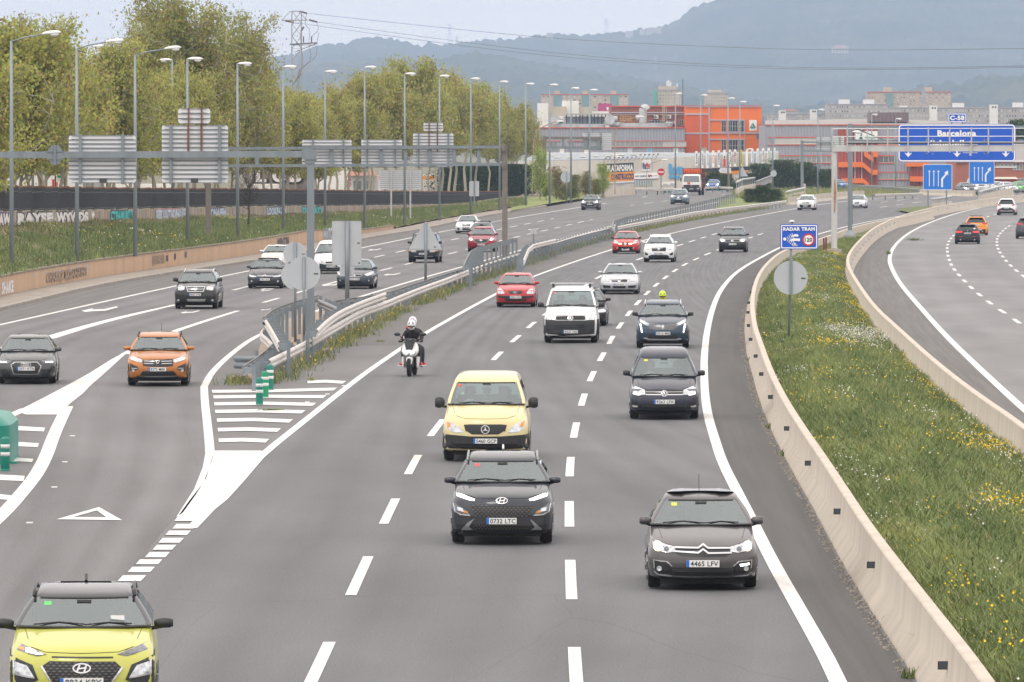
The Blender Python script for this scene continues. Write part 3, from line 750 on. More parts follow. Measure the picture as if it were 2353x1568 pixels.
guard_rail([(608,738),(630,719),(673.5,703.5),(707,694),(735,686)],1.05,-1,'raised guard rail seen from behind around the near gantry foot',m=RAILD,step=3.4,post_off=.3)
guard_rail([(727,768),(750,745),(781,723),(827,702),(884.5,681)],1.0,1,'upper guard rail rising behind the main one beside the rectangular sign',step=3.6)
guard_rail([(733,697),(779,717)],.95,1,'short slanting guard rail piece inside the gore behind the gantry post',m=RAILD,step=2)
guard_rail([(751,703),(817,692),(884.5,684),(976.6,652),(1086,619),(1176,593),(1276,564.5),(1330,548),(1404,530)],.62,-1,'inner guard rail along the right edge of the left carriageway',m=RAILD,step=4)
guard_rail([(1066,616),(1073,600),(1086,577),(1130,566),(1185,552)],1.05,-1,'raised guard rail at the foot of the brown lattice gantry post',m=RAILD,step=4.4,post_off=.3)
guard_rail([(1202,604),(1216,570),(1245,562),(1276,555)],.98,1,'short raised guard rail with sloped end next to the small box on a pole',step=4)
guard_rail([(1406,527),(1412,508),(1500,491.5),(1600,470),(1660,455),(1687,449)],.85,-1,'guard rail on slender posts beside the left carriageway, ending at the bridge parapet',m=RAILD,step=4.4,post_off=.3,spacer=False)
guard_rail([(1456,436),(1540,437.5),(1640,431),(1685,433)],.6,1,'guard rail closing the far edge of the left carriageway behind the truck',step=4)
guard_rail([(1870,424),(1960,427),(2040,431),(2115,437)],.6,1,'dull far guard rail before the grey and orange factory',m=RAILD,step=4)
guard_rail([(2010,449),(2060,448),(2120,446)],.55,1,'short far guard rail left of the first blue lane sign, beyond the carriageway',step=3)
guard_rail([(2180,440),(2260,440),(2360,437)],.55,1,'far guard rail in front of the red brick building at the right edge',m=RAILD,step=4)
nose=empty('guard_rail_end',G(572,866),0,'curved grey end piece at the nose of the gore guard rails with an amber reflector','guard rail end')
b=MB();prof=WB;V=[];F=[]
for j in range(9):
 a=PI*(1.05-j/8*.75);cx_,cy_=math.cos(a)*.42,math.sin(a)*-.42
 for r_,z_ in prof:V.append((cx_*(1+r_*2),cy_*(1+r_*2),z_*1.25+.45))
n_=len(prof)
for j in range(8):
 for k in range(n_):F.append((j*n_+k,j*n_+(k+1)%n_,(j+1)*n_+(k+1)%n_,(j+1)*n_+k))
b.add(V,F);b.build('end_plate',GALV,nose,sm=50)
MB().box((-.36,-.1,.45),(.03,.05,.14)).build('amber_reflector',mat('amber',(.7,.33,.02),.3),nose)
MB().box((.25,0,.4),(.1,.1,.8)).box((.55,.3,.4),(.1,.1,.8)).box((.5,.1,.5),(.7,.05,.2)).build('post',GALV,nose)
DUST=mat('dusty_gravel',(.30,.235,.18),.95,var=.2,scale=3,detail=8)
poly_mark([(566,872),(640,870),(760,800),(900,725),(1010,676),(1180,612),(1350,556),(1500,523),(1650,494),(1760,477),(1760,470),(1640,484),(1480,508),(1350,539),(1180,590),(980,651),(880,690),(780,712),(700,720),(630,745),(600,790)],'median_ground',.02,DUST)
wl=smooth([G(x_,y_)for x_,y_ in[(545,886),(600,884),(640,880),(700,843),(772,800),(850,755),(930,715),(1010,680),(1100,645),(1200,610),(1343,562),(1460,533),(1600,504),(1765,479)]],2)
n=5200;E_=even(wl,.5);ii=RNG.integers(0,len(E_),n);dens=np.array([noise.noise(Vector((0,E_[i].y*.08,2)))for i in ii]);ii=ii[(dens>-.25)]
pts=np.array([E_[i]for i in ii]);pts[:,0]+=RNG.normal(-.15,.28,len(pts));pts[:,1]+=RNG.uniform(-.3,.3,len(pts));pts[:,2]+=.01
mi=RNG.choice([0,1,2,3,4],len(pts),p=[.3,.2,.15,.2,.15])
blades('median_weeds',pts,RNG.uniform(.12,.38,len(pts)),.03,GM,mi,'tufts of weeds growing along the foot of the long guard rail',lean=.35)
k_=RNG.random(len(pts))<.16;q=pts[k_];q=q[q[:,1]<330]
flowers(q[:,0],q[:,1],q[:,2],np.zeros(len(q),int),.03,'median_flowers','yellow flowers among the weeds at the foot of the long guard rail',[YEL],.22)
def tuft(x_,y_,r,h,n,label,ms=(0,1,4)):
 p=G(x_,y_)if not isinstance(x_,Vector)else x_
 P0=np.array([p])+np.c_[RNG.normal(0,r*.5,(n,2)),np.zeros(n)]+[[0,0,.01]]
 nb=6;m2=np.repeat(P0,nb,0)+np.c_[RNG.normal(0,.03,(n*nb,2)),np.zeros(n*nb)]
 H=h*RNG.uniform(.4,1.1,n*nb);a=RNG.uniform(0,2*PI,n*nb);dx=np.c_[np.cos(a),np.sin(a),0*a]*.02;T=m2+np.c_[RNG.normal(0,r*.4,(n*nb,2)),H]
 V=np.stack([m2-dx,m2+dx,T],1).reshape(-1,3)
 me=np_mesh('weed',V,np.arange(len(V)).reshape(-1,3),GM,RNG.choice(ms,n*nb));return tag(link('weed',me),label,'weed')
tuft(626,944,.35,.05,30,'flat green weed growing from the crack between the gore bars');tuft(872,786,.12,.08,6,'tiny green weed alone on the hard shoulder left of the scooter')
tuft(549,880,.35,.3,26,'weedy clump at the nose of the gore guard rails',(0,1,3));tuft(716,876,.12,.18,5,'dry grass tuft by the topmost gore bar',(2,3))
for x_,y_,l_ in[(1722,832,'small green weed at the near barrier foot level with the blue van'),(1770,985,'upper of two small weeds at the barrier foot left of the white patch'),(1802,1048,'weed sprouting at the near barrier foot beside the dark shoulder'),(2043,1440,'weed clump at the near barrier foot low on the right'),(2092,1560,'lowest weed at the near barrier foot by the bottom edge')]:
 tuft(x_,y_,.1,.16,7,l_)
tuft(2098,553,.5,.22,26,'dark green weed at the foot of the far barrier on the curve',(0,4));tuft(2042,585,.2,.3,12,'weeds at the far barrier foot where it bends')
# --------------- street lamps
LAMPW=mat('lamp_housing_white',(.74,.75,.76),.35);BOWL=mat('lamp_bowl',(.66,.68,.68),.15)
LPOST=mat('lamp_post_galvanised',(.25,.30,.33),.5,metal=.3,var=.15,scale=2,stretch=(1,1,.1))
TAN=mat('tan_painted_steel',(.33,.25,.19),.7,var=.15,scale=2)
def lamp_head(sx=1.0):
 b=MB();n=14;m_=10;V=[];F=[]
 prof=[(0,.02),(.08,.07),(.25,.11),(.5,.135),(.72,.13),(.9,.09),(1.0,.02)]
 for t,r in prof:
  for k in range(m_):
   a=2*PI*k/m_;z=math.sin(a)*r;V.append((t*.95*sx,math.cos(a)*r*1.2,z*(1.0 if z>0 else .45)+.02))
 for i in range(len(prof)-1):
  for k in range(m_):F.append((i*m_+k,i*m_+(k+1)%m_,(i+1)*m_+(k+1)%m_,(i+1)*m_+k))
 b.add(V,F);return b.mesh('lamp_head',LAMPW,True)
def lamp_bowl(sx=1.0):
 b=MB();b.lathe([(.02,-.17),(.10,-.15),(.155,-.09),(.17,-.03)],(.62*sx,0,0),12);
 b.v=[((x-.62*sx)*1.35+.62*sx,y,z)for x,y,z in b.v];return b.mesh('lamp_bowl',BOWL,True)
HEADS={s:(lamp_head(s),lamp_bowl(s))for s in(1,-1)}
def street_lamp(x,yt,yb,zb,label,arm=0.0,sgn=1,base_d=None,group='street lamps'):
 """zb: height of the foot above datum; arm: length of the bracket in metres"""
 d_=base_d or(CAM_H-zb)*FX/(yb-HORIZON)
 foot=at(x,yb if base_d is None else HORIZON,d_);foot.z=zb
 H=CAM_H+(HORIZON-yt)/px(d_)-zb
 t=empty('street_lamp',foot,0,label,'street lamp',group)
 b=MB();b.tube([(0,0,-.3),(0,0,H*.5),(0,0,H)],[.115,.09,.06],8);b.build('post',LPOST,t,sm=True)
 hx,hz=0,H
 if arm:
  hx=arm*sgn;hz=H+.32
  MB().tube([(0,0,H-.02),(hx*.5,0,H+.2),(hx,0,hz)],.04,6).build('arm',LPOST,t,sm=True)
 h_,bw=HEADS[sgn]
 hd=link('lamp_head',h_,t,(hx,0,hz));link('lamp_bowl',bw,hd)
 if arm:hd.rotation_euler.y=-.08*sgn
 return t
LL=[(27,95,612,1.28,1.45,'the leftmost long-armed one'),(177,112,592,1.28,1.5,'the long-armed one rising behind the plain slatted panel'),(311,127,577,1.28,1.6,'the long-armed one between the two big slatted panels'),(431,137,555,1.27,0,'the post behind the small upper slatted panel'),(546,148,543,1.25,0,'the post just right of the tallest slatted panel'),(651,155,529,1.15,0,'the post left of the lattice pylon'),(747,166,517,1.0,0,'the first post right of the pylon'),(838,156,515,.82,0,'the taller second post right of the pylon'),(930,171,510,.62,0,'the post right of the middle panel of the lattice gantry'),(1010,176,499.5,.58,0,'the post above the small panel of the lattice gantry'),(1082,182,485,.57,0,'the post next to the grey box sign by the fence end'),(1148,189,478,.65,0,'the post just left of the brown gantry post'),(1208,194,466,1.0,0,'the post at the right end of the tree row'),(1263,196,463.7,1.05,0,'the post just right of the far brown gantry post'),(1312,204,461,1.1,0,'the post beside the round grey sign back, before the factory'),(1355,208,457,1.1,0,'the post in front of the far white panel')]
for x,yt,yb,zb,arm,s in LL:street_lamp(x,yt,yb,zb,'tall grey street lamp, '+s,arm)
for x,yt,s in[(75,77,'above the leftmost tree'),(246,108,'in the sky gap between two big crowns'),(396,139,'against the crown of the tallest tree')]:
 street_lamp(x,yt,430,.4,'street lamp behind the tree row facing left, '+s,0,-1,base_d=500)
for x,yt,s in[(765,352*.58,'left'),(1095/2.24/1.7408+588+20,848/2.24/1.7408,'right')]:
 pass
RR=[(1552,216,'left of the orange block'),(1610,220,'over the left part of the orange block'),(1673,227,'over the windows of the orange block'),(1700,235,'over the orange block left of the green logo'),(1776,244,'right of the orange block carrying the round sign back'),(1879,253,'above the dark pines before the grey factory')]
for x,yt,s in RR:street_lamp(x,yt,440,.8,'tall far street lamp, '+s,0,1,base_d=900)
for x,yt,s in[(1886,318,'small, just left of the white gantry'),(2003,264,'behind the gantry railing left of the big blue sign'),(2058,274,'just left of the C-58 plate, by the brown roof box')]:
 street_lamp(x,yt,430,.3,'distant street lamp, '+s,0,1,base_d=1000)
for x,yt in[(2107,284),(2198,290)]:
 pass
street_lamp(1957,292+12,540,.3,'grey lamp post behind the white gantry post, standing on the flowery verge',0,1,base_d=600)
def curved_lamp(pts,Y,label,r=.07,head=1):
 P_=[at(x,y,Y)for x,y in pts];foot=P_[0].copy();t=empty('curved_street_lamp',foot,0,label,'street lamp','curved tan street lamps')
 q=[Vector((0,0,-.5))]+[p-foot for p in P_];q=q[:2]+smooth(q[1:],2)[1:]
 MB().tube(q,r,6).build('post',TAN,t,sm=True);hd=link('lamp_head',HEADS[head][0],t,q[-1])
 return t
curved_lamp([(1413,437),(1412.6,330),(1414,298),(1428,281),(1462,269)],780,'rusty curved street lamp arching over the factory roof in front of the grey facade')
curved_lamp([(1223,440),(1225,330),(1231,302),(1250,290),(1278,280)],800,'rusty curved street lamp leaning out from the right end of the tree row')
curved_lamp([(1486,436),(1486,390),(1490,378),(1520,368)],930,'small curved street lamp before the orange and black shop sign',.05)
curved_lamp([(1401,436),(1353+34,375),(1389,366),(1394,362),(1407,357)],960,'faint curved street lamp before the pale roof, left of the shop sign',.04)
curved_lamp([(1676,436),(1675,375),(1680,362),(1700,350),(1716,344)],940,'tan curved street lamp among the vertical brand banners',.05)
# --------------- slatted panels, gantries and signs
SLAT={}
def slat_panel(parent,x0,y0,x1,y1,Y,slats,posts=(),rust=(),box=None,off=0.0):
 """back of a large sign made of horizontal aluminium sections; every section is a part"""
 a=at(x0,y1,Y);c_=at(x1,y0,Y);w=c_.x-a.x;h=(c_.z-a.z)/slats
 o3=parent.location
 def sl(r):
  b=MB();hh=h*.5
  for e in(-1,1):pass
  cut=min(.12,h*.6)if r else 0
  pr=[(-w/2,-hh),(w/2,-hh),(w/2,hh),(-w/2,hh)]if not r else([(-w/2,-hh),(w/2,-hh),(w/2,hh-cut),(w/2-cut*.3,hh-cut*.3),(w/2-cut,hh),(-w/2+cut,hh),(-w/2+cut*.3,hh-cut*.3),(-w/2,hh-cut)]if r>0 else[(-w/2+cut,-hh),(w/2-cut,-hh),(w/2-cut*.3,-hh+cut*.3),(w/2,-hh+cut),(w/2,hh),(-w/2,hh),(-w/2,-hh+cut),(-w/2+cut*.3,-hh+cut*.3)])
  b.plate([(x_,z_*.955)for x_,z_ in pr],0,.03)
  b.box((0,-.022,hh*.955-.012),(w-2*cut,.03,.022),1);b.box((0,-.022,-hh*.955+.012),(w-2*cut,.03,.022),1)
  return b.mesh('slat',[PANEL_BACK,GALV])
 mid=sl(0);top=sl(1);bot=sl(-1)
 for k in range(slats):
  me=top if k==slats-1 else bot if k==0 else mid
  link('slat',me,parent,Vector(((a.x+c_.x)/2,Y,a.z+h*(k+.5)))-o3)
 for xp in posts:
  p=at(xp,y1,Y);MB().beam((p.x,Y-.10,a.z-.05),(p.x,Y-.10,c_.z+.02),.10,.12).build('mounting_post',GALV,parent,-o3)
 for xp in rust:
  p=at(xp,y1,Y);MB().beam((p.x,Y-.07,(a.z+c_.z)/2-.1),(p.x,Y-.07,c_.z+.05),.07,.07).build('rusty_bracket',RUST,parent,-o3)
 if box:
  p=at(box,y1-6,Y);MB().box((p.x,Y-.05,p.z),(.26,.05,.15)).build('data_plate',DARK,parent,-o3)
Y1=247
gp=at(714,779,Y1);gp.z=0
g1=empty('sign_gantry',gp,0,'near grey gantry with a thick box beam and its post in the gore','gantry')
zb=at(0,357,Y1).z
MB().box((0,0,zb/2-.35),(.26,.26,zb+.2)).build('post',GALV,g1)
MB().beam(at(-120,356.5,Y1)-gp,at(703,354.5,Y1)-gp,.24,.24).build('beam',GALV,g1)
b=MB();e=at(714,354,Y1)-gp
b.plate([(-.28,-.16),(.12,-.16),(.22,-.08),(.22,.02),(.06,.17),(-.28,.17)],-.15,.15,o=e).box(e+Vector((0,0,-.19)),(.50,.40,.04));b.plate([(-.22,0),(.22,0),(.14,-.14),(-.14,-.14)],-.16,.16,o=e+Vector((0,0,-.21)))
b.build('corner_bracket',GALV,g1)
b=MB();e=at(127,357,Y1)-gp
b.plate([(-.3,-.1),(-.12,-.34),(.12,-.34),(.3,-.1),(.3,.12),(.12,.36),(-.12,.36),(-.3,.12)],-.14,-.12,o=e).box(e+Vector((0,-.17,0)),(.07,.09,.74)).box(e+Vector((0,-.15,.14)),(.6,.07,.03)).box(e+Vector((0,-.15,-.14)),(.6,.07,.03));b.build('splice_plate',GALV,g1)
def hang(label,*a,**k):
 x0,y0,x1,y1,Y=a[:5];p=at((x0+x1)/2,y1,Y);t=empty('road_sign',p,0,label,'sign',k.pop('group',None));slat_panel(t,*a,**k);return t
hang('plain white slatted sign back, the left one on the thick near gantry beam',158,311,312,421,Y1+.2,11,posts=(185,282),box=237)
hang('tallest slatted sign back with two rusty brackets, on the near gantry beam',372,288,524,421,Y1+.2,13,posts=(393,505),rust=(433,463),box=447)
t3=hang('small rounded slatted sign back standing on rusty brackets above the tallest panel',409,249,483,285,Y1+.2,3)
for xp in(433,463):
 p=at(xp,287,Y1);MB().beam((p.x,Y1+.1,p.z),(p.x,Y1+.1,at(0,249,Y1).z),.06,.06).build('rusty_bracket',RUST,t3,-t3.location)
Y2=425
gp2=at(1160,592,Y2);gp2.z=0
g2=empty('sign_gantry',gp2,0,'lattice gantry of two slim grey rails ending at a weathered brown post','gantry')
MB().box((0,0,3.5),(.34,.3,7.2)).build('post',WEATHER,g2)
for yl,yr in[(342,338),(382,378)]:MB().beam(at(474,yl,Y2)-gp2,at(1156,yr,Y2)-gp2,.2,.18).build('rail',GALV,g2)
p_=at(479,548,Y2)-gp2;MB().beam(p_+Vector((0,0,-.2)),(p_.x,0,7.1),.34,.3).build('post',WEATHER,g2)
for z2 in(8,460,678,1122,1340,1558,1779,1997):
 xx=(1024+z2/2.24)/1.7408;MB().beam(at(xx,343,Y2+.1)-gp2,at(xx,379,Y2+.1)-gp2,.24,.1).build('upright',GALV,g2)
for yy in(339,378):MB().box(at(1157,yy,Y2)-gp2+Vector((0,-.2,0)),(.22,.2,.5)).build('clamp',WEATHER,g2)
hang('white slatted sign back partly covered by the near gantry post',694,321,808,385.5,Y2+.35,9,posts=(719,789),box=753,group='sign backs on the lattice gantry')
hang('middle white slatted sign back on the lattice gantry',830,321,924,385.5,Y2+.35,9,posts=(844,908),box=879,group='sign backs on the lattice gantry')
hang('taller slatted sign back with rusty brackets, rightmost on the lattice gantry',949,306,1042,385,Y2+.35,11,posts=(962,1030),rust=(986,1005),box=996,group='sign backs on the lattice gantry')
t4=hang('very small slatted sign back on rusty brackets above the rightmost lattice gantry panel',973,282,1018,302,Y2+.35,3)
for xp in(986,1005):
 p=at(xp,306,Y2);MB().beam((p.x,Y2+.25,p.z),(p.x,Y2+.25,at(0,283,Y2).z),.07,.07).build('rusty_bracket',RUST,t4,-t4.location)
bs=hang('large old grey slatted sign back standing on two posts behind the bank',872,391,968,436,600,10)
for xp,yb in((899,494),(943,511)):
 p=at(xp,yb,600);MB().tube([(p.x,599.9,.3),(p.x,599.9,at(0,391,600).z)],.09,6).build('post',GALV_L,bs,-bs.location)
Y3=803
gp3=at(1251,458,Y3);g3=empty('sign_gantry',gp3,0,'far brown gantry post with two grey rails reaching right to one panel','gantry')
MB().beam((0,0,-.6),at(1251,313,Y3)-gp3,.42,.4).build('post',WEATHER,g3)
for yy in(317.5,339.5):MB().beam(at(1254,yy,Y3)-gp3,at(1383,yy,Y3)-gp3,.3,.3).build('rail',WEATHER if yy<330 else GALV,g3)
for xx in(1294,1312,1345,1375):MB().beam(at(xx,319,Y3)-gp3,at(xx,339,Y3)-gp3,.3,.12).build('upright',GALV,g3)
hang('white slatted sign back on the far brown gantry, in front of the grey factory wall',1339,306,1405,344.5,Y3+.4,9,posts=(1352,1381),box=1373)
Y4=413;gp4=at(1917,588,Y4);gp4.z=.3
WGREY=mat('white_grey_painted_steel',(.52,.52,.51),.55,var=.1,scale=1.5,stretch=(1,1,.2));
g4=empty('gantry_walkway',gp4,0,'pale grey walkway gantry with white railings on a rust-stained post at the verge','gantry')
zt=at(0,350,Y4).z-gp4.z
MB().tube([(0,0,.3),(0,0,zt)],[.185,.175],12).build('post',WGREY,g4,sm=40)
MB().tube([(.0,-.187,zt*.42),(.03,-.187,zt*.62),(.02,-.187,zt*.74)],[.04,.09,.03],6).build('rust_patch',mat('rust_stain',(.36,.20,.11),.9,var=.3,scale=6),g4)
MB().box((-.03,0,.12),(.95,.95,.55)).box((0,0,.42),(.5,.5,.1)).build('footing',CONC2,g4)
MB().tube([(-.62,-.3,0),(-.66,-.3,1.1)],.06,6).tube([(-.5,-.3,0),(-.52,-.3,1.15)],.06,6).build('cable_sleeve',mat('maroon_plastic',(.16,.03,.05),.6),g4)
MB().beam(at(1912,341.5,Y4)-gp4,at(2480,341,Y4)-gp4,.5,.38).build('beam',WGREY,g4)
MB().beam(at(1944,329.5,Y4)-gp4,at(2480,329,Y4)-gp4,.7,.09).build('walkway_edge',DARK,g4);MB().beam(at(1944,327,Y4)-gp4,at(2480,326.5,Y4)-gp4,.8,.05).build('walkway_deck',WGREY,g4)
for yy in(295.8,314):MB().beam(at(1912,yy,Y4-.5)-gp4,at(2480,yy-1,Y4-.5)-gp4,.045,.045).build('handrail',LAMPW,g4)
for z4 in(575,710,890,1073,1255,1437,1628,1823,1975,2193,2370):
 xx=(3072+z4/2.24)/1.7408;MB().beam(at(xx,293,Y4-.5)-gp4,at(xx,351 if z4>600 else 340,Y4-.5)-gp4,.08,.06).build('railing_post',GALV_L,g4)
for z5 in(610,707,1518,1568):
 xx=(3550+z5/3.919)/1.7408;MB().lathe([(.05,0),(.05,.22),(.025,.26),(.02,.34)],at(xx,330,Y4-.3)-gp4,8).lathe([(.06,-.1),(.06,0)],at(xx,351,Y4-.3)-gp4,8).build('bolt',GALV,g4)
e=at(2229,341,Y4)-gp4;MB().box(e+Vector((0,-.3,0)),(.12,.1,.9)).box(e+Vector((0,-.3,.22)),(.9,.1,.04)).box(e+Vector((0,-.3,-.28)),(.9,.1,.04)).build('splice_plate',WGREY,g4)
Y5=477;gp5=at(1953,554,Y5);gp5.z=.3
g5=empty('sign_gantry',gp5,0,'grey lattice gantry on a flared post carrying the big blue direction sign','gantry')
zt=at(0,288,Y5).z-gp5.z
MB().box((0,0,zt/2+.3),(.31,.31,zt-.4)).build('post',GALV,g5)
MB().box((0,0,.15),(.85,.85,.5)).build('footing',CONC2,g5);MB().add([(-.35,-.35,.4),(.35,-.35,.4),(.35,.35,.4),(-.35,.35,.4),(-.16,-.16,.75),(.16,-.16,.75),(.16,.16,.75),(-.16,.16,.75)],[(0,1,5,4),(1,2,6,5),(2,3,7,6),(3,0,4,7)]).build('base_flare',GALV,g5)
for yy in(292,324):MB().beam(at(1953,yy,Y5)-gp5,at(2480,yy,Y5)-gp5,.2,.18).build('rail',GALV,g5)
for xa,xb in((1960,2035),(2055,2140),(2150,2060+180)):MB().beam(at(xa,293,Y5+.2)-gp5,at(xb,324,Y5+.2)-gp5,.1,.1).build('diagonal',GALV,g5)
def rrect(w,h,r,n=5):
 P_=[]
 for cx_,cz_,a0 in((w/2-r,h/2-r,0),(-w/2+r,h/2-r,90),(-w/2+r,-h/2+r,180),(w/2-r,-h/2+r,270)):
  for k in range(n+1):a=math.radians(a0+90*k/n);P_.append((cx_+r*math.cos(a),cz_+r*math.sin(a)))
 return P_
def frame_ring(w,h,r,t,y,n=5):
 A=rrect(w,h,r,n);B=rrect(w-2*t,h-2*t,max(.01,r-t),n);k=len(A);b=MB()
 b.add([(x,y,z)for x,z in A]+[(x,y,z)for x,z in B]+[(x,y+.01,z)for x,z in A]+[(x,y+.01,z)for x,z in B],[(i,(i+1)%k,k+(i+1)%k,k+i)for i in range(k)]+[(i,(i+1)%k,2*k+(i+1)%k,2*k+i)for i in range(k)]+[(k+i,k+(i+1)%k,3*k+(i+1)%k,3*k+i)for i in range(k)])
 return b
def sign(x0,y0,x1,y1,Y,label,blue=BLUE,border=.07,edge=True,thick=.05,rad=.16,name='road_sign'):
 a=at(x0,y1,Y);c_=at(x1,y0,Y);w,h=c_.x-a.x,c_.z-a.z;o=Vector(((a.x+c_.x)/2,Y,(a.z+c_.z)/2))
 t=empty(name,o,0,label,'road sign')
 MB().plate(rrect(w,h,rad),0,thick).build('board',blue,t)
 frame_ring(w-.06 if edge else w,h-.06 if edge else h,rad-(.03 if edge else 0),border,-.012).build('border',WHITE,t)
 return t,w,h,o
t,w,h,o=sign(2063.5,285.5,2334,372.5,Y5-.4,'big blue direction sign reading Barcelona above three white lane arrows',border=.09,rad=.3)
V3=lambda x,y,dy=-.016:at(x,y,Y5-.4)-o+Vector((0,dy,0))
text_obj('lettering','Barcelona',WHITE,t,13/px(Y5),V3(2198.5,306.5),fit=89/px(Y5),bold=.045)
text_obj('lettering','Sabadell',WHITE,t,13/px(Y5),V3(2176,329),fit=78/px(Y5),bold=.045)
def arrow_mesh(w_,h_,down=True):
 s=w_/2;sh=w_*.12;z0=-h_/2;b=[(-sh,h_/2),(-sh,z0+s*.85),(-s,z0+s*1.15),(0,z0),(s,z0+s*1.15),(sh,z0+s*.85),(sh,h_/2)]
 return b if down else[(-x,-z)for x,z in b]
for xx in(2087,2199,2311):MB().plate(arrow_mesh(18.3/px(Y5),17/px(Y5)),-.02,-.012,o=V3(xx,353,0)).build('arrow',WHITE,t)
t,w,h,o=sign(2178,260.5,2221,282,Y5-.4,'small blue route plate reading C-58 on top of the big blue sign',border=.06,rad=.16)
text_obj('lettering','C-58',WHITE,t,9.6/px(Y5),Vector((0,-.016,.0)),fit=33/px(Y5),bold=.045)
for xx in(2187,2211):MB().beam(at(xx,281,Y5-.3)-o,at(xx,286,Y5-.3)-o,.08,.05).build('bracket',GALV,t)
def lane_sign(x0,y0,x1,y1,Y,posts,yb,label,ztop):
 t,w,h,o=sign(x0,y0,x1,y1,Y,label,blue=BLUE2,border=.05,edge=False,rad=.12)
 for xp in posts:
  p=at(xp,yb,Y);MB().beam(Vector((p.x,Y+.1,.2))-o,Vector((p.x,Y+.1,at(0,y1-4,Y).z))-o,.14,.12).build('post',GALV,t)
 for fx in(-.285,-.13,.025):MB().plate(arrow_mesh(w*.105,h*.62,False),-.02,-.012,o=(w*fx,0,-.04*h)).build('arrow',WHITE,t)
 a=[(0.125,-.39),(.185,-.39),(.185,-.09),(.325,.115),(.36,.07),(.355,.27),(.22,.16),(.275,.14),(.125,-.06)]
 MB().plate([(x*w,z*h)for x,z in a],-.02,-.012).build('arrow',WHITE,t)
 return t
lane_sign(2121,378,2188,437,727,(2132.6,2174.8),476,'square blue lane sign with three straight arrows and one bending right, the nearer left one',0)
lane_sign(2226.7,372,2285,424,870,(2240,2275),449,'second square blue lane sign with four arrows, partly behind the big blue sign',0)
YR=850;gR=empty('sign_gantry',at(1843,421,YR),0,'slim grey far gantry post with two rails left of the white walkway gantry','gantry')
o=gR.location;MB().beam(at(1843,440,YR)-o,at(1843,323,YR)-o,.36,.3).build('post',GALV,gR)
for yy in(327,347):MB().beam(at(1843,yy,YR)-o,at(1916,yy+1,YR)-o,.2,.2).build('rail',GALV,gR)
hang('far slatted sign back just behind the pale walkway gantry end',1877,315,1940,348,YR+.3,8,posts=(1886,1910,1930))
Y6=233;rp=at(1812,785,Y6);rp.z=.25
rs,w,h,o=sign(1792.6,515.5,1879.7,573.2,Y6,'blue road sign reading RADAR TRAM with a red ringed 120, above the verge',border=.035,rad=.07,thick=.03)
def sp(x,y):return((x-1070)/11.2/1.7408/px(Y6),(760-y)/11.2/1.7408/px(Y6))
text_obj('lettering','RADAR TRAM',WHITE,rs,7.4/px(Y6),Vector((sp(1065,0)[0],-.016,sp(0,412)[1])),fit=73/px(Y6),bold=.05)
def ringp(cx_,cz_,r0,r1,n=28):
 b=MB();b.add([(cx_+r*math.cos(2*PI*k/n),0,cz_+r*math.sin(2*PI*k/n))for r in(r0,r1)for k in range(n)],[(k,(k+1)%n,n+(k+1)%n,n+k)for k in range(n)]);return b
cx_,cz_=sp(1490,895);R_=285/11.2/1.7408/px(Y6)
MB().plate([(cx_+R_*.98*math.cos(a*PI/14),cz_+R_*.98*math.sin(a*PI/14))for a in range(28)],-.018,-.012).build('limit_disc',WHITE,rs)
ringp(cx_,cz_,R_*.74,R_).build('limit_ring',RED,rs,(0,-.022,0));text_obj('lettering','120',BLACK,rs,R_*.60,Vector((cx_,-.022,cz_)),fit=R_*1.2,bold=.03)
c1=sp(430,865);r_=72/19.5/px(Y6)
MB().plate([(c1[0]+r_*math.cos(a*PI/8),c1[1]+r_*math.sin(a*PI/8))for a in range(16)],-.016,-.012).build('radar_dot',WHITE,rs)
for rr_,sp_ in((135,.8),(225,.78),(310,.75),(395,.7)):
 r1=rr_/19.5/px(Y6);th=24/19.5/px(Y6);n=8
 A=[(c1[0]+(r1)*math.cos(a),c1[1]+r1*math.sin(a))for a in np.linspace(-sp_,sp_,n)];B=[(c1[0]+(r1+th)*math.cos(a),c1[1]+(r1+th)*math.sin(a))for a in np.linspace(-sp_,sp_,n)]
 MB().plate(A+B[::-1],-.016,-.012).build('radar_wave',WHITE,rs)
for nm,pl in(('car_symbol',[(730,745),(735,715),(820,690),(870,645),(990,645),(1045,690),(1040,735),(1000,765),(960,750),(820,748),(785,768)]),('lorry_symbol',[(665,935),(670,890),(720,880),(740,845),(785,850),(800,830),(1110,835),(1110,945),(1060,965),(1010,950),(840,950),(800,965),(760,950),(720,962)]),('rider_symbol',[(820,1080),(850,1045),(870,1010),(890,1030),(925,1090),(890,1110),(900,1160),(870,1160),(865,1095)])):
 MB().plate([sp(x_,y_)for x_,y_ in pl],-.017,-.012).build(nm,WHITE,rs)
for xx in(812,950):
 c2_=sp(xx,1145);ringp(c2_[0],c2_[1],26/19.5/px(Y6),44/19.5/px(Y6),14).build('wheel_symbol',WHITE,rs,(0,-.017,0))
MB().tube([Vector((rp.x,Y6+.08,.1))-o,Vector((rp.x+.07,Y6+.08,at(0,600,Y6).z))-o,Vector((at(1820.6,0,Y6).x,Y6+.08,at(0,508,Y6).z))-o],.045,10).build('pole',GALV,rs,sm=True)
MB().lathe([(.09,0),(.08,.04),(.02,.06)],Vector((at(1820.6,0,Y6).x,Y6+.08,at(0,510,Y6).z))-o,10).build('pole_cap',LAMPW,rs)
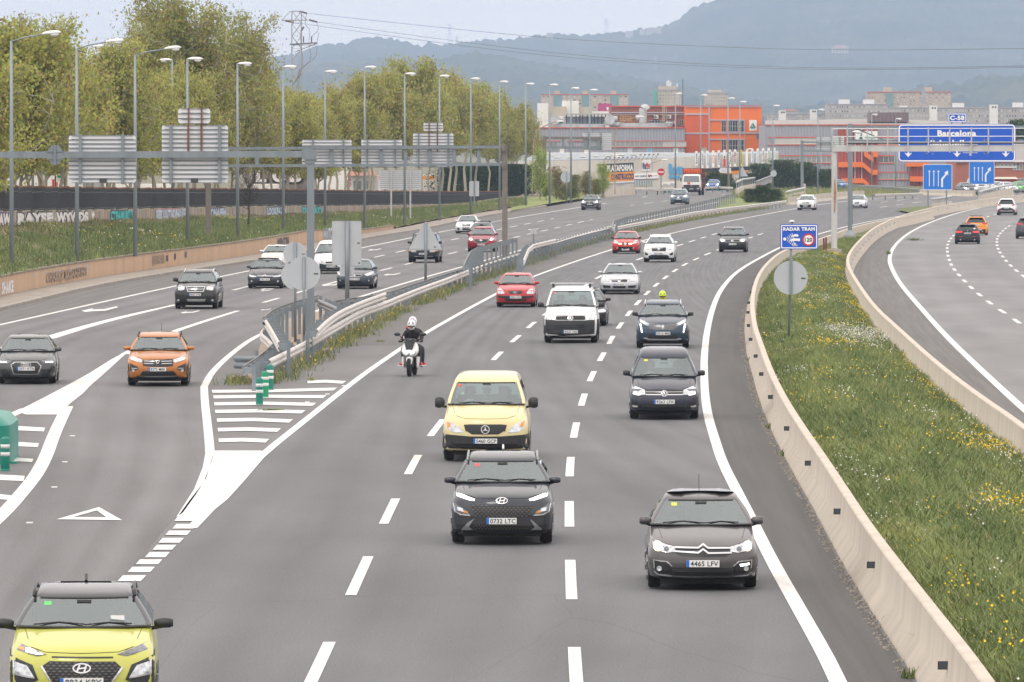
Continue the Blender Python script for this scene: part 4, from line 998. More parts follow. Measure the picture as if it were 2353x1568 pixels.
def disc_back(x,y,r,Y,label,pole=None,yb=None,zf=0,sticker=True,r2=None,polew=.05):
 c_=at(x,y,Y);R_=r/px(Y);t=empty('round_sign',c_,0,label,'road sign')
 b=MB();b.lathe([(R_,-.02),(R_,.015),(R_-.02,.02)],(0,0,0),40,'Y');b.build('disc',SIGN_BACK,t,sm=30)
 if sticker:MB().box((R_*.74,-.024,-.02),(R_*.26,.004,R_*.08)).build('sticker',DARK,t)
 if pole:
  MB().tube([(pole-c_.x,-.07,zf-c_.z),(pole-c_.x,-.07,R_*.98)],polew,10).build('pole',GALV,t,sm=True)
 return t
tb=disc_back(1817,638.6,39,Y6-.12,'grey back of a round sign on the pole below the blue radar sign')
MB().box((0,-.07,0),(.09,.05,1.19)).build('bracket',GALV,tb)
disc_back(697.3,628.3,39,236,'larger grey round sign back nearest the camera in the gore',pole=at(698,0,236).x,zf=.0)
t=disc_back(677.5,583,26.7,242,'smaller grey round sign back, upper one left of the gantry post',pole=at(678,0,242).x,zf=.0)
b=MB();R_=33/px(242);b.lathe([(R_,-.02),(R_,.015)],at(679,633,242)-at(677.5,583,242),40,'Y');b.build('lower_disc',SIGN_BACK,t,sm=30)
t,w,h,o=sign(762.7,508,830.6,610,289,'tall grey rectangular sign back on a galvanised pole behind the guard rails',blue=SIGN_BACK,border=.02,edge=False,rad=.06,thick=.03)
for c_ in list(t.children):
 if c_.name.startswith('border'):c_.data.materials[0]=GALV_L
p=at(798,709,289);MB().tube([Vector((p.x,288.9,0))-o,Vector((p.x,288.9,at(0,508,289).z))-o],.10,10).build('pole',GALV,t,sm=True)
MB().box((-w*.0+at(797.5,624,289).x-o.x,0,at(0,624,289).z-o.z),(.62,.03,.42)).build('lower_plate',SIGN_BACK,t)
MB().box((w*.42,-.005,-h*.45),(.06,.01,.07)).box((w*.40,-.005,0),(.12,.01,.05)).build('sticker',DARK,t)
Yt=340;A=[(939,575.5),(1016.5,576),(1015,571),(982,512),(978.5,509.5),(975,512),(940,571)];o=at(978,548,Yt)
t=empty('triangular_sign',o,0,'grey back of a triangular sign on a pole at the guard rail','road sign')
MB().plate([((at(x,y,Yt)-o).x,(at(x,y,Yt)-o).z)for x,y in A],0,.03).build('board',SIGN_BACK,t);MB().beam((-1.6*.5,-.02,at(0,573,Yt).z-o.z),(1.6*.5,-.02,at(0,573,Yt).z-o.z),.03,.03).build('rim',GALV_L,t)
MB().tube([(0,-.06,-o.z),(0,-.06,.78)],.07,10).build('pole',GALV,t,sm=True);MB().box((.47,-.01,at(0,568,Yt).z-o.z),(.14,.01,.04)).build('sticker',DARK,t)
o=at(1226,560,474);t=empty('signal_box',o,0,'small twin grey box on a short pole between the two carriageways','box');z_=at(0,532,474).z-o.z
MB().tube([(0,0,-.2),(0,0,z_)],.05,8).build('pole',GALV,t);MB().box((-.11,0,z_),(.20,.2,.38)).box((.11,0,z_),(.20,.2,.38)).build('box',SIGN_BACK,t)
t,w,h,o=sign(1078.6,417,1100.6,451,650,'grey rectangular box sign back by the right end of the black fence',blue=SIGN_BACK,border=.02,edge=False,rad=.06)
MB().tube([(.02,-.05,-1.6),(.02,-.05,h/2)],.07,8).build('pole',GALV,t)
disc_back(1301,407.3,12.9,740,'round grey sign back on a post among the shrubs, before the pale shop wall',pole=at(1302,0,740).x,zf=.7,sticker=False,polew=.07)
c_=at(1519,395.7,870);t=empty('no_entry_sign',c_,0,'round red no-entry sign with white bar in front of the pale shop wall','road sign')
MB().lathe([(.48,-.02),(.48,.02)],(0,0,0),28,'Y').build('disc',RED,t);MB().box((0,-.03,0),(.70,.01,.14)).build('white_bar',WHITE,t);MB().tube([(0,.05,-2.9),(0,.05,.4)],.07,8).build('pole',WEATHER,t)
disc_back(1777.5,399,7.2,898,'small round grey sign back on the far lamp post right of the orange block',sticker=False)
o=at(1666,392,900);t=empty('arrow_sign',o,0,'white arrow-shaped sign back pointing left before the black shop band','road sign')
MB().plate([(-.85,0),(-.6,.33),(.8,.33),(.8,-.33),(-.6,-.33)],0,.05).build('board',PANEL_BACK,t);MB().beam((-.55,-.03,.1),(.75,-.03,.1),.03,.03).beam((-.55,-.03,-.1),(.75,-.03,-.1),.03,.03).build('rib',SIGN_BACK,t)
for xx,lb in((1706,'grey back of a far triangular sign left of the pines'),(1588+5,'grey triangular sign back half hidden by the gas bottle lorry')):
 o=at(xx,397,900);t=empty('triangular_sign',o,0,lb,'road sign');MB().plate([(-.75,-.5),(.75,-.5),(0,.85)],0,.03).build('board',SIGN_BACK,t);MB().tube([(0,.05,-2.5),(0,.05,.5)],.06,6).build('pole',GALV,t)
ORP=mat('orange_red_enamel',(.42,.055,.015),.5,var=.15,scale=3)
o=at(1745,467.5,790);o.z=zg(790);t=empty('emergency_telephone',o,0,'rusty orange emergency telephone pillar on the grass by the ivy bush','telephone')
MB().box((0,0,.12),(.5,.4,.24)).box((-.17,0,.85),(.09,.36,1.4)).box((.17,0,.85),(.09,.36,1.4)).box((0,.12,.85),(.3,.08,1.4)).build('pillar',ORP,t)
MB().plate([(-.24,0),(.24,0),(.21,.26),(-.21,.26)],-.2,.2,o=(0,0,1.5)).build('hood',ORP,t);MB().box((0,-.1,1.0),(.22,.1,.5)).build('handset_recess',BLACK,t)
def bollard(x,y,label,m=GREEN_P,r=.1,H=.75,lean=0):
 p=G(x,y);t=empty('bollard',p,0,label,'bollard','green and white bollards')
 MB().lathe([(r*1.02,0),(r*1.02,.04),(r*.96,.05),(r,.06),(r,H-.05),(r*.93,H-.035),(r*.3,H)],(0,0,0),20).build('body',m,t,sm=40)
 for z0 in(.33,.50):MB().lathe([(r*1.015,z0),(r*1.015,z0+.085)],(0,0,0),20).build('reflective_band',mat('reflective_band',(.62,.64,.64),.4,var=.1,scale=3),t,sm=True)
 t.rotation_euler.y=lean;return t
bollard(596.3,931,'nearest teal bollard with white bands at the gore nose');bollard(609,914,'brighter green bollard with white bands, middle of three at the gore nose',GREEN_B);bollard(620.7,897,'rear teal bollard of three, against the guard rail end')
bollard(12,1083,'teal bollard with white bands beside the green crash cushion at the left edge')
bollard(1529,443.5,'tiny far green and white bollard behind the grey car, upright',r=.14,H=.62);bollard(1538,443.5,'tiny far green and white bollard behind the grey car, leaning left',r=.14,H=.62,lean=-.3);bollard(1649,439,'tiny far green bollard between the blue car and the bridge parapet',r=.14,H=.5)
o=G(-24,1066);t=empty('crash_cushion',o,0,'teal green crash cushion nose standing at the left edge of the picture','crash cushion')
TEAL_T=mat('teal_crash_cushion',(.0,.20,.15),.4,var=.06,scale=2)
V=[];n=14;R_=.46
pf=[(-1.6+0,.3)]
out_=[(-1.5,.62)]+[(-.0+R_*math.sin(a),-R_*math.cos(a))for a in np.linspace(-.2,PI/2,6)]+[(R_,.7),(R_-.05,3.2),(-1.5,3.2)]
k=len(out_);V=[(x,y,0)for x,y in out_]+[(x,y,.86-.0)for x,y in out_]+[(x*.80-.1,y+(.1 if y<.5 else 0),1.04+(.25 if x<-.5 else 0))for x,y in out_]
F=[(i,(i+1)%k,r_*k+k+(i+1)%k-0*k,r_*k+k+i)if r_==0 else(k+i,k+(i+1)%k,2*k+(i+1)%k,2*k+i)for r_ in(0,1)for i in range(k)]+[tuple(2*k+i for i in range(k))]
b=MB();b.add(V,F);b.build('shell',TEAL_T,t,sm=35);MB().box((R_-.3,.1,.02),(.9,.3,.05)).build('base_foot',TEAL_T,t)
# --------------- lattice pylon and its wires
LAT=mat('pylon_steel',(.34,.34,.33),.6,metal=.2,var=.1,scale=1);LATD=mat('pylon_steel_dark',(.10,.095,.09),.7)
YP=900;po=at(682,450,YP);po.z=0;pyl=empty('electricity_pylon',po,0,'grey steel lattice pylon rising behind the plane trees with cables to the right','pylon')
zt=at(0,26,YP).z;hw=.64
def q(x,y,Y=YP):return at(x,y,Y)-po
b=MB()
for sx in(-1,1):
 for sy in(-1,1):b.beam((sx*hw,sy*hw,0),(sx*hw,sy*hw,zt),.10)
b.build('leg',LAT,pyl);b=MB();b2=MB();nseg=15
for k in range(nseg):
 z0=zt*k/nseg;z1=zt*(k+1)/nseg;s=1 if k%2 else-1
 for y_ in(-hw,hw):(b if k%3 else b2).beam((-hw*s,y_,z0),(hw*s,y_,z1),.07);b.beam((hw*s,y_,z0),(-hw*s,y_,z1),.05)
 b.beam((-hw,-hw,z1),(hw,-hw,z1),.05);b.beam((hw,-hw,z0),(hw,hw,z1),.06)
b.build('bracing',LAT,pyl);b2.build('dark_bracing',LATD,pyl)
b=MB();b.beam(q(648,47),q(706,47),.13).beam(q(648,47),q(666,27),.09).beam(q(706,47),q(686,27),.09).beam(q(666,27),q(686,27),.09);b.build('top_crossarm',LAT,pyl)
b=MB();b.beam(q(665,102.5),q(728,99),.16).beam(q(680,119),q(728,100),.09).beam(q(672,104),q(726,104),.07);b.build('lower_crossarm',LATD,pyl)
INS=mat('brown_insulator',(.10,.06,.06),.4)
for a_,c_ in(((688,26),(705,31)),((710,46),(729,51)),((655,48),(675,52)),((691,73),(698,62))):MB().tube([q(*a_),q(*c_)],.13,6).build('insulator',INS,pyl)
for a_,c_ in(((697.5,98),(697.5,84)),((716,98),(716,84))):MB().tube([q(*a_),q(*c_)],.09,6).build('insulator',INS,pyl)
CABR=mat('brown_cable',(.22,.10,.09),.6)
for pl in([(692,66),(690,90),(694,120),(697,145),(688,160),(682,180),(683,300)],[(712,74),(709,100),(715,125),(712,142),(690,158),(684,180)],[(733,75),(728,100),(728,125),(718,140),(694,155),(686,178),(686,330)],[(705,32),(701,48),(704,62),(711,66),(712,74)],[(728,51),(733,70),(718,82),(716,86)]):
 MB().tube(smooth([q(*p_,YP-.9)for p_ in pl],2),.03,5).build('cable',CABR,pyl,sm=True)
WIRE=mat('aluminium_wire',(.10,.10,.12),.6)
def wire(pl,Y0,Y1_,label,r=.022):
 n=len(pl);P_=[at(x,y,Y0+(Y1_-Y0)*(x-pl[0][0])/(pl[-1][0]-pl[0][0]))for x,y in pl];P_=smooth(P_,2)
 o=MB().tube(P_,r,4).build('power_line',WIRE,sm=True);tag(o,label,'power line','wires strung from the pylon across the valley');return o
wire([(705,31),(940,56),(1176,80.5),(1379,96),(1751,112.7),(2000,116),(2353,112),(2500,108)],898,640,'thin wire, topmost of the three running right from the lattice pylon')
wire([(729,51),(950,82),(1176,111.5),(1379,132.5),(1600,147),(1834,156),(2041,157.5),(2353,152),(2500,148)],898,640,'thin wire, middle one running right from the lattice pylon')
wire([(675,52),(930,88),(1176,120),(1379,139),(1600,152),(1834,159.5),(2041,160.5),(2353,155),(2500,151)],900,660,'thin wire, lowest one running right from the lattice pylon')
# --------------- trees
BARK=mat('plane_bark',(.42,.40,.33),.9,col2=(.22,.20,.15),scale=1.6,bump=.3,detail=6)
BARKD=mat('dark_bark',(.06,.05,.04),.9,var=.2,scale=3)
def leaf_mat(name,c_):
 m=bpy.data.materials.new(name);m.use_nodes=True;n=m.node_tree;n.nodes.clear();o=n.nodes.new('ShaderNodeOutputMaterial');d=n.nodes.new('ShaderNodeBsdfDiffuse');t=n.nodes.new('ShaderNodeBsdfTranslucent');x=n.nodes.new('ShaderNodeMixShader')
 d.inputs[0].default_value=(*c_,1);t.inputs[0].default_value=(*c_,1);x.inputs[0].default_value=.42;n.links.new(d.outputs[0],x.inputs[1]);n.links.new(t.outputs[0],x.inputs[2]);n.links.new(x.outputs[0],o.inputs[0]);return m
LEAFM={k:leaf_mat('leaf_'+k,c_)for k,c_ in dict(lime=(.46,.47,.13),olive=(.33,.34,.11),gold=(.46,.39,.14),brown=(.26,.18,.09),green=(.27,.34,.11),dark=(.06,.10,.04),deep=(.03,.055,.022),fresh=(.34,.44,.11)).items()}
def tree_meshes(seed,H=1.0,spread=.30,crown0=.30,nleaf=9000,leaf=.014,mats=('lime','olive','gold','brown','green'),probs=(.3,.3,.15,.12,.13),nb=26,bare=False,clump=.05,top_sparse=True,lean=0.0,trunk_r=.016,drop=.0):
 """a tree one unit tall (scaled by the object): returns trunk mesh and crown mesh"""
 rr=random.Random(seed);tb=MB();tips=[]
 trunk=[Vector((0,0,0))]
 for k in range(1,7):trunk.append(Vector((rr.uniform(-.012,.012)*k+lean*(k/6)**2,rr.uniform(-.012,.012)*k,.14*k)))
 tb.tube(trunk,[trunk_r*(1-.13*k)for k in range(7)],8)
 def tp(z):
  z=min(.835,max(0,z));i=min(5,int(z/.14));f=z/.14-i;return trunk[i].lerp(trunk[i+1],f)
 for j in range(nb):
  z0=rr.uniform(crown0*.8,.84);a=rr.uniform(0,2*PI);p0=tp(z0)
  f=(z0-crown0)/(1-crown0);R_=spread*(1.05-.55*max(0,f))*rr.uniform(.65,1.15)
  up=rr.uniform(.25,.75)*(1+f)
  pts=[p0];d=Vector((math.cos(a),math.sin(a),up)).normalized();p=p0.copy();n=5
  for k in range(n):
   d=(d+Vector((rr.uniform(-.25,.25),rr.uniform(-.25,.25),rr.uniform(-.05,.25)))).normalized();p=p+d*R_/n*1.15
   if p.z>1:p.z=1
   pts.append(p.copy())
  tb.tube(pts,[.007*(1-.17*k)for k in range(n+1)],5,cap=False)
  for k in range(1,n+1):
   tips.append((pts[k],.06+.02*k))
   for _ in range(2):
    e=Vector((rr.uniform(-1,1),rr.uniform(-1,1),rr.uniform(-.5,1))).normalized()*R_*rr.uniform(.2,.5);q_=pts[k]+e
    q_.z=min(q_.z,1.02);tb.tube([pts[k],pts[k]+e*.5+Vector((0,0,.01)),q_],[.0028,.002,.0008],3,cap=False);tips.append((q_,.05));tips.append((pts[k].lerp(q_,.5),.05))
 T=np.array([list(t[0])for t in tips]);S=np.array([t[1]for t in tips]);rg=np.random.default_rng(seed)
 ii=rg.integers(0,len(T),nleaf);P_=T[ii]+rg.normal(0,1,(nleaf,3))*(S[ii][:,None]*clump/.05*.62)
 ok=(P_[:,2]>crown0*.95)&(P_[:,2]<1.06);P_=P_[ok];ii=ii[ok];n=len(P_)
 u=rg.normal(0,1,(n,3));u/=np.linalg.norm(u,axis=1)[:,None];w=rg.normal(0,1,(n,3));v=np.cross(u,w);v/=np.linalg.norm(v,axis=1)[:,None]
 s=leaf*rg.uniform(.6,1.3,n)[:,None]
 V=np.stack([P_-u*s,P_-v*s*.55,P_+u*s,P_+v*s*.55],1).reshape(-1,3)
 base=rg.choice(len(mats),len(T),p=probs);mi=np.where(rg.random(n)<.45,base[ii],rg.choice(len(mats),n,p=probs))
 cm=np_mesh('crown',V,np.arange(n*4).reshape(-1,4),[LEAFM[k]for k in mats],mi)
 return tb,cm
def mk_tree(tm,name,X,Y,z,H,wide,rz,label,group=None,cat='tree'):
 t=empty(name,(X,Y,z),0,label,cat,group)
 for nm,me in(('trunk',tm[0]),('crown',tm[1])):
  o=link(nm,me,t);o.scale=(H*wide,H*wide,H);o.rotation_euler.z=rz
 return t
def tm(bark,*a,**k):
 tb,cm=tree_meshes(*a,**k);return tb.mesh('trunk',bark,True),cm
PL=[tm(BARK,11,nleaf=17000,crown0=.45,leaf=.0105,clump=.036),tm(BARK,12,nleaf=17000,crown0=.50,leaf=.0105,clump=.036,spread=.27,probs=(.18,.34,.22,.14,.12)),tm(BARK,13,nleaf=15500,crown0=.45,leaf=.0105,clump=.036,spread=.33,probs=(.42,.22,.1,.1,.16)),tm(BARK,14,nleaf=16000,crown0=.52,leaf=.0105,clump=.036,spread=.25,probs=(.15,.38,.2,.17,.10))]
BIGT=tm(BARK,21,nleaf=30000,leaf=.0074,nb=52,spread=.32,crown0=.34,probs=(.16,.34,.1,.18,.22),clump=.034)
def fence_d(x):return float(np.interp(x,[f[0]for f in FD],[f[2]for f in FD]))
TOPS=[(-60,150),(0,88),(60,62),(100,58),(160,96),(200,150),(260,120),(330,165),(430,140),(520,150),(600,150),(660,196),(730,205),(765,148),(800,178),(850,186),(900,176),(940,165),(985,150),(1040,168),(1100,178),(1150,205),(1195,240),(1225,290)]
def topy(x):return float(np.interp(x,[a for a,b in TOPS],[b for a,b in TOPS]))
rr=random.Random(5);k=0
cols_=['lime-yellow','olive','bright lime','brown-tinged olive']
spots=[]
x=-40
while x<1215:
 spots.append((x+rr.uniform(-9,9),0));x+=34-x*.008
x=-50
while x<1190:
 spots.append((x+rr.uniform(-12,12),1));x+=52-x*.012
landm=[(0,'at the left edge'),(90,'over the bus stop sign'),(200,'behind the plain slatted panel'),(330,'between the two large slatted panels'),(450,'behind the tallest slatted panel'),(560,'over the graffiti wall'),(680,'around the lattice pylon'),(760,'behind the wide lattice-gantry panel'),(880,'behind the middle lattice-gantry panel'),(1000,'behind the rightmost lattice-gantry panel'),(1100,'over the end of the black fence'),(1190,'at the right end of the row')]
ORD=['first','second','third','fourth','fifth','sixth','seventh','eighth','ninth','tenth'];TN=[0,0];TEN=['','ten','twenty','thirty','forty']
def ordn(k):
 sp_=['eleventh','twelfth','thirteenth','fourteenth','fifteenth','sixteenth','seventeenth','eighteenth','nineteenth','twentieth']
 return ORD[k]if k<10 else sp_[k-10]if k<20 else('twenty-' if k<30 else 'thirty-' if k<40 else 'forty-')+ORD[k%10]
for x,row in sorted(spots):
 d_=fence_d(x)+(9 if row==0 else 38)+rr.uniform(-4,10);p=at(x,430,d_)
 ty=topy(x)+(rr.choice([-6,8,22,40,55])+rr.uniform(-6,6)if row==0 else rr.choice([-8,6,20,34]));zb=-.2
 H=CAM_H+(HORIZON-ty)/px(d_)-zb;v=rr.choice([0,1,2,3])if x>250 else rr.choice([0,2,2,1])
 lm=min(landm,key=lambda q_:abs(q_[0]-x))[1]
 mk_tree(PL[v],'plane_tree',p.x,p.y,zb,H,rr.uniform(.68,.85),rr.uniform(0,6.28),'%s plane tree, %s from the left end of the %s row behind the fence'%(cols_[v],ordn(TN[row]),'front' if row==0 else 'rear'),'plane trees behind the black fence');TN[row]+=1
p=at(415,430,520);H=CAM_H+(HORIZON+14)/px(520);mk_tree(BIGT,'plane_tree',p.x,p.y,0,H,.92,.6,'tallest plane tree, its olive crown touching the top of the picture')
p=at(545,430,535);H=CAM_H+(HORIZON-52)/px(535);mk_tree(BIGT,'plane_tree',p.x,p.y,0,H,.72,2.6,'tall plane tree leaning against the tallest one, its crown ending left of the pylon')
p=at(318,430,515);H=CAM_H+(HORIZON-70)/px(515);mk_tree(BIGT,'plane_tree',p.x,p.y,0,H,.6,4.1,'tall thin plane tree whose pointed crown stands left of the tallest one')
p=at(92,430,470);H=CAM_H+(HORIZON-58)/px(470);mk_tree(BIGT,'plane_tree',p.x,p.y,0,H,.72,1.6,'large sparse plane tree near the left edge, open sky through its top')
BARE=tree_meshes(33,nleaf=10,nb=40,spread=.5,crown0=.36,trunk_r=.03)[0].mesh('trunk',BARKD,True)
p=at(571,512,470);t=empty('bare_tree',(p.x,p.y,bank_at(p.x,p.y)-.1),0,'small leafless dark tree on the bank in front of the fence','tree');o=link('trunk',BARE,t);o.scale=(3.0,3.0,3.9)
FR=tm(BARKD,41,nleaf=5000,leaf=.018,mats=('fresh','lime','green'),probs=(.55,.25,.2),crown0=.15,spread=.34,trunk_r=.012,clump=.07)
SH=tm(BARKD,42,nleaf=9000,leaf=.022,mats=('green','olive','brown','dark'),probs=(.3,.28,.27,.15),crown0=.06,spread=.42,trunk_r=.02,clump=.08,nb=34)
SB=tm(BARKD,43,nleaf=6000,leaf=.018,mats=('brown','olive','dark'),probs=(.5,.3,.2),crown0=.06,spread=.42,trunk_r=.02,clump=.08,nb=34)
PN=tm(BARKD,44,nleaf=15000,leaf=.020,mats=('dark','deep','green'),probs=(.62,.30,.08),crown0=.12,spread=.46,trunk_r=.03,clump=.075,nb=46)
def shrub(tmv,x,yt,yb,Y,wide,label,name='shrub',cat='shrub',zb=None,rz=None):
 p=at(x,yb,Y);z=p.z if zb is None else zb;H=CAM_H+(HORIZON-yt)/px(Y)-z
 return mk_tree(tmv,name,p.x,p.y,z,H,wide,rz if rz is not None else rr.uniform(0,6),label,None,cat)
shrub(FR,1241,345,458,770,.7,'young fresh-green tree between the last plane tree and the brown gantry post','young_tree','tree')
shrub(SB,1278,386,460,780,.9,'brown bare-looking shrub behind the round sign back');shrub(SH,1315,405,460,785,1.1,'dark green shrub right of the round sign back')
shrub(SB,1345,396,456,800,1.0,'brownish shrub left of the bright one before the shop wall');shrub(FR,1385,378,452,815,.95,'light green feathery shrub overlapping the dark shop sign')
shrub(SH,1368,415,452,808,.9,'olive shrub under the feathery one, by the bridge railing');shrub(FR,1255,400,462,772,.9,'low fresh-green shrub by the far brown gantry foot');shrub(SH,1295,425,462,770,1.3,'low dark shrub at the foot of the far street lamps')
shrub(PN,1640,398,438,960,1.35,'rounded dark bush behind the blue car','bush','bush',zb=0);shrub(PN,1668,402,438,965,1.1,'dark bush right of the one behind the blue car','bush','bush',zb=0);shrub(PN,1695,418,440,950,1.3,'low dark bush by the tan curved lamp foot','bush','bush',zb=0)
for x_,yt,w_,l_ in[(1748,380,1.15,'leftmost big dark pine beside the orange block'),(1800,372,1.2,'tallest dark pine crown behind the round sign back'),(1850,377,1.1,'dark pine left of the white gantry post'),(1898,392,1.0,'dark pine just behind the white gantry post'),(1722,402,1.1,'low dark pine behind the bridge railing')]:
 shrub(PN,x_,yt,445,985,w_,l_,'pine_tree','tree',zb=-.5)
shrub(PN,2340,283,440,1150,.6,'dark conifer beyond the end of the big blue sign','pine_tree','tree',zb=0)
for x_,yt,yb,w_,l_ in[(1724,436,472,1.2,'left part'),(1752,428,474,1.15,'middle part'),(1780,437,474,1.25,'right part')]:
 shrub(PN,x_,yt,yb,760,w_,'dense ivy bush on the grass by the emergency telephone, '+l_,'ivy_bush','bush')
 # --------------- buildings
def corr(name,c1,c2,period):
 """ribbed metal cladding"""
 m=bpy.data.materials.new(name);m.use_nodes=True;n=m.node_tree;b=n.nodes['Principled BSDF'];b.inputs['Roughness'].default_value=.5
 t=n.nodes.new('ShaderNodeTexCoord');s=n.nodes.new('ShaderNodeSeparateXYZ');n.links.new(t.outputs['Object'],s.inputs[0])
 a=n.nodes.new('ShaderNodeMath');a.operation='MULTIPLY';a.inputs[1].default_value=2*PI/period;n.links.new(s.outputs[0],a.inputs[0])
 c_=n.nodes.new('ShaderNodeMath');c_.operation='SINE';n.links.new(a.outputs[0],c_.inputs[0])
 mr_=n.nodes.new('ShaderNodeMapRange');mr_.inputs[1].default_value=-1;mr_.inputs[2].default_value=1;n.links.new(c_.outputs[0],mr_.inputs[0])
 no=n.nodes.new('ShaderNodeTexNoise');no.inputs['Scale'].default_value=.12;no.inputs['Detail'].default_value=5;n.links.new(t.outputs['Object'],no.inputs[0])
 ad=n.nodes.new('ShaderNodeMath');ad.operation='MULTIPLY_ADD';ad.inputs[1].default_value=.6;n.links.new(mr_.outputs[0],ad.inputs[0])
 sb=n.nodes.new('ShaderNodeMath');sb.operation='MULTIPLY';sb.inputs[1].default_value=.4;n.links.new(no.outputs[0],sb.inputs[0]);n.links.new(sb.outputs[0],ad.inputs[2])
 r=ramp_node(n,[(0,c1),(1,c2)]);n.links.new(ad.outputs[0],r.inputs[0]);n.links.new(r.outputs[0],b.inputs['Base Color']);
 bp=n.nodes.new('ShaderNodeBump');bp.inputs['Distance'].default_value=.05;n.links.new(c_.outputs[0],bp.inputs['Height']);n.links.new(bp.outputs[0],b.inputs['Normal'])
 MATS[name]=m;return m
CLAD=corr('ribbed_grey_cladding',(.27,.28,.33),(.36,.37,.42),.55);CLADR=corr('ribbed_red_cladding',(.22,.035,.03),(.42,.08,.05),.6);CLADB=corr('ribbed_brown_cladding',(.12,.085,.09),(.19,.14,.15),.7)
ORANGE=mat('orange_render',(.78,.165,.02),.6,var=.05,scale=.4);ORANGE_D=mat('red_orange_render',(.62,.10,.025),.6,var=.06,scale=.5)
BRICK=mat('red_brick',(.27,.10,.07),.85,var=.12,scale=.8,bump=.1,detail=8);LILACG=mat('lilac_grey_band',(.42,.40,.47),.6);TRIM=mat('orange_trim',(.58,.09,.04),.5)
CREAM=mat('cream_panel_wall',(.56,.53,.48),.75,var=.05,scale=.5);ROOFG=mat('pale_roof_sheet',(.27,.31,.34),.6,var=.12,scale=.3);SKYL=mat('skylight_yellow',(.55,.50,.38),.5)
WINB=mat('window_dark',(.03,.033,.042),.15);WINM=mat('window_grey',(.20,.21,.21),.3);BLIND=mat('window_blind',(.52,.50,.47),.6);FRAME=mat('window_frame_white',(.62,.62,.62),.5)
WALLW=mat('white_render',(.72,.71,.69),.7,var=.05,scale=.3);BEIGE=mat('beige_render',(.48,.43,.35),.8,var=.08,scale=.3);APT=mat('apartment_tan',(.46,.38,.31),.85,var=.10,scale=.15,detail=8);APTG=mat('apartment_grey',(.40,.375,.355),.85,var=.12,scale=.15,detail=8);TEALG=mat('teal_glass',(.16,.27,.28),.3,var=.1,scale=.3)
def bld(label,x,y,Y,cat='building',name='building'):
 o=at(x,y,Y);return empty(name,o,0,label,cat)
def fb(t,name,x0,y0,x1,y1,Y,m,depth=1.0,dy=0.0,build=True):
 """block whose front face spans the given outline at distance Y (+dy), running back by depth"""
 a=at(x0,y1,Y);c_=at(x1,y0,Y);o=t.location;s=Vector(((a.x+c_.x)/2,Y+dy+depth/2,(a.z+c_.z)/2))-o
 return MB().box(s,(c_.x-a.x,depth,c_.z-a.z)).build(name,m,t)
_wm={}
def win(t,name,x0,y0,x1,y1,Y,m,mull=0,rows=0,fm=None,dy=0.0):
 """framed window: frame proud of the wall, pane set back, mullions as their own pieces"""
 s=px(Y);w=(x1-x0)/s;h=(y1-y0)/s;key=(round(w,1),round(h,1),m.name,mull,rows)
 if key not in _wm:
  p_=MB().box((0,-.03,0),(w,.02,h)).mesh('pane',m)
  f=MB();e=.09 if w>1.5 else .05
  f.box((0,-.07,h/2),(w+e,.12,e)).box((0,-.07,-h/2),(w+e,.14,e)).box((-w/2,-.07,0),(e,.12,h)).box((w/2,-.07,0),(e,.12,h))
  for k in range(mull):f.box((-w/2+w*(k+1)/(mull+1),-.06,0),(e*.9,.08,h))
  for k in range(rows):f.box((0,-.065,-h/2+h*(k+1)/(rows+1)),(w,.08,e*.8))
  _wm[key]=(f.mesh('window_frame',fm or FRAME),p_)
 c_=at((x0+x1)/2,(y0+y1)/2,Y)-t.location+Vector((0,dy,0));c_.z=at(0,(y0+y1)/2,Y).z-t.location.z
 f=link(name,_wm[key][0],t,c_);link('pane',_wm[key][1],f);return f
 # --- orange block
YO=1240;t=bld('bright orange three-storey block with grey bands and a white sign with a green sail',1662,430,YO)
Z4=lambda z,w:((2600+z/3.92)/1.7408,(400+w/3.92)/1.7408)
def f4(name,a,b_,c_,d_,m,dep=.2,dy=0.0,T=None):
 x0,y0=Z4(a,b_);x1,y1=Z4(c_,d_);return fb(T or t,name,x0,y0,x1,y1,YO,m,dep,dy)
fb(t,'wall',1574.5,246,1750.4,440,YO,ORANGE,30);fb(t,'wall',1574.4,266,1627.5,440,YO,ORANGE_D,.5,-.12)
for q_ in[(550,212,915,236),(935,309,1490,326),(550,514,915,538),(935,510,1750,530),(935,612,1490,630),(550,100,1752,116)]:f4('grey_band',*q_,LILACG,.25,-.25)
for q_ in[(915,118,936,820),(1480,308,1491,800),(1742,520,1752,815)]:f4('grey_band',*q_,LILACG,.24,-.26)
f4('parapet_cap',545,90,1755,101,TRIM,.6,-.3)
for y0,y1 in((326,500),(630,800)):
 for x0,x1 in((1122,1192),(1222,1290),(1292,1376),(1388,1470)):a_=Z4(x0,y0);b_=Z4(x1,y1);win(t,'window',a_[0],a_[1],b_[0],b_[1],YO,WINB,1,1,dy=-.02)
a_=Z4(1665,527);b_=Z4(1735,615);win(t,'window',a_[0],a_[1],b_[0],b_[1],YO,WINB,2,0,dy=-.02)
s_=f4('logo_sign',1557,317,1673,482,WHITE,.1,-.15);c_=Z4(1614,400);o=at(c_[0],c_[1],YO)-t.location;k_=1/px(YO)/6.82
MB().plate([(-48*k_,-32*k_),(-30*k_,-50*k_),(30*k_,-50*k_),(46*k_,-32*k_),(0,42*k_)],-.22,-.17,o=o).build('sail_emblem',GREEN_P,t);MB().plate([(-28*k_,-22*k_),(30*k_,-22*k_),(28*k_,-27*k_),(-32*k_,-27*k_)],-.24,-.22,o=o).plate([(-20*k_,-22*k_),(-14*k_,-22*k_),(2*k_,20*k_),(-4*k_,20*k_)],-.24,-.22,o=o).build('sail_lines',WHITE,t)
a_=Z4(810,750);b_=Z4(886,822);win(t,'door',a_[0],a_[1],b_[0],b_[1],YO,SKYL,0,0,dy=-.2)
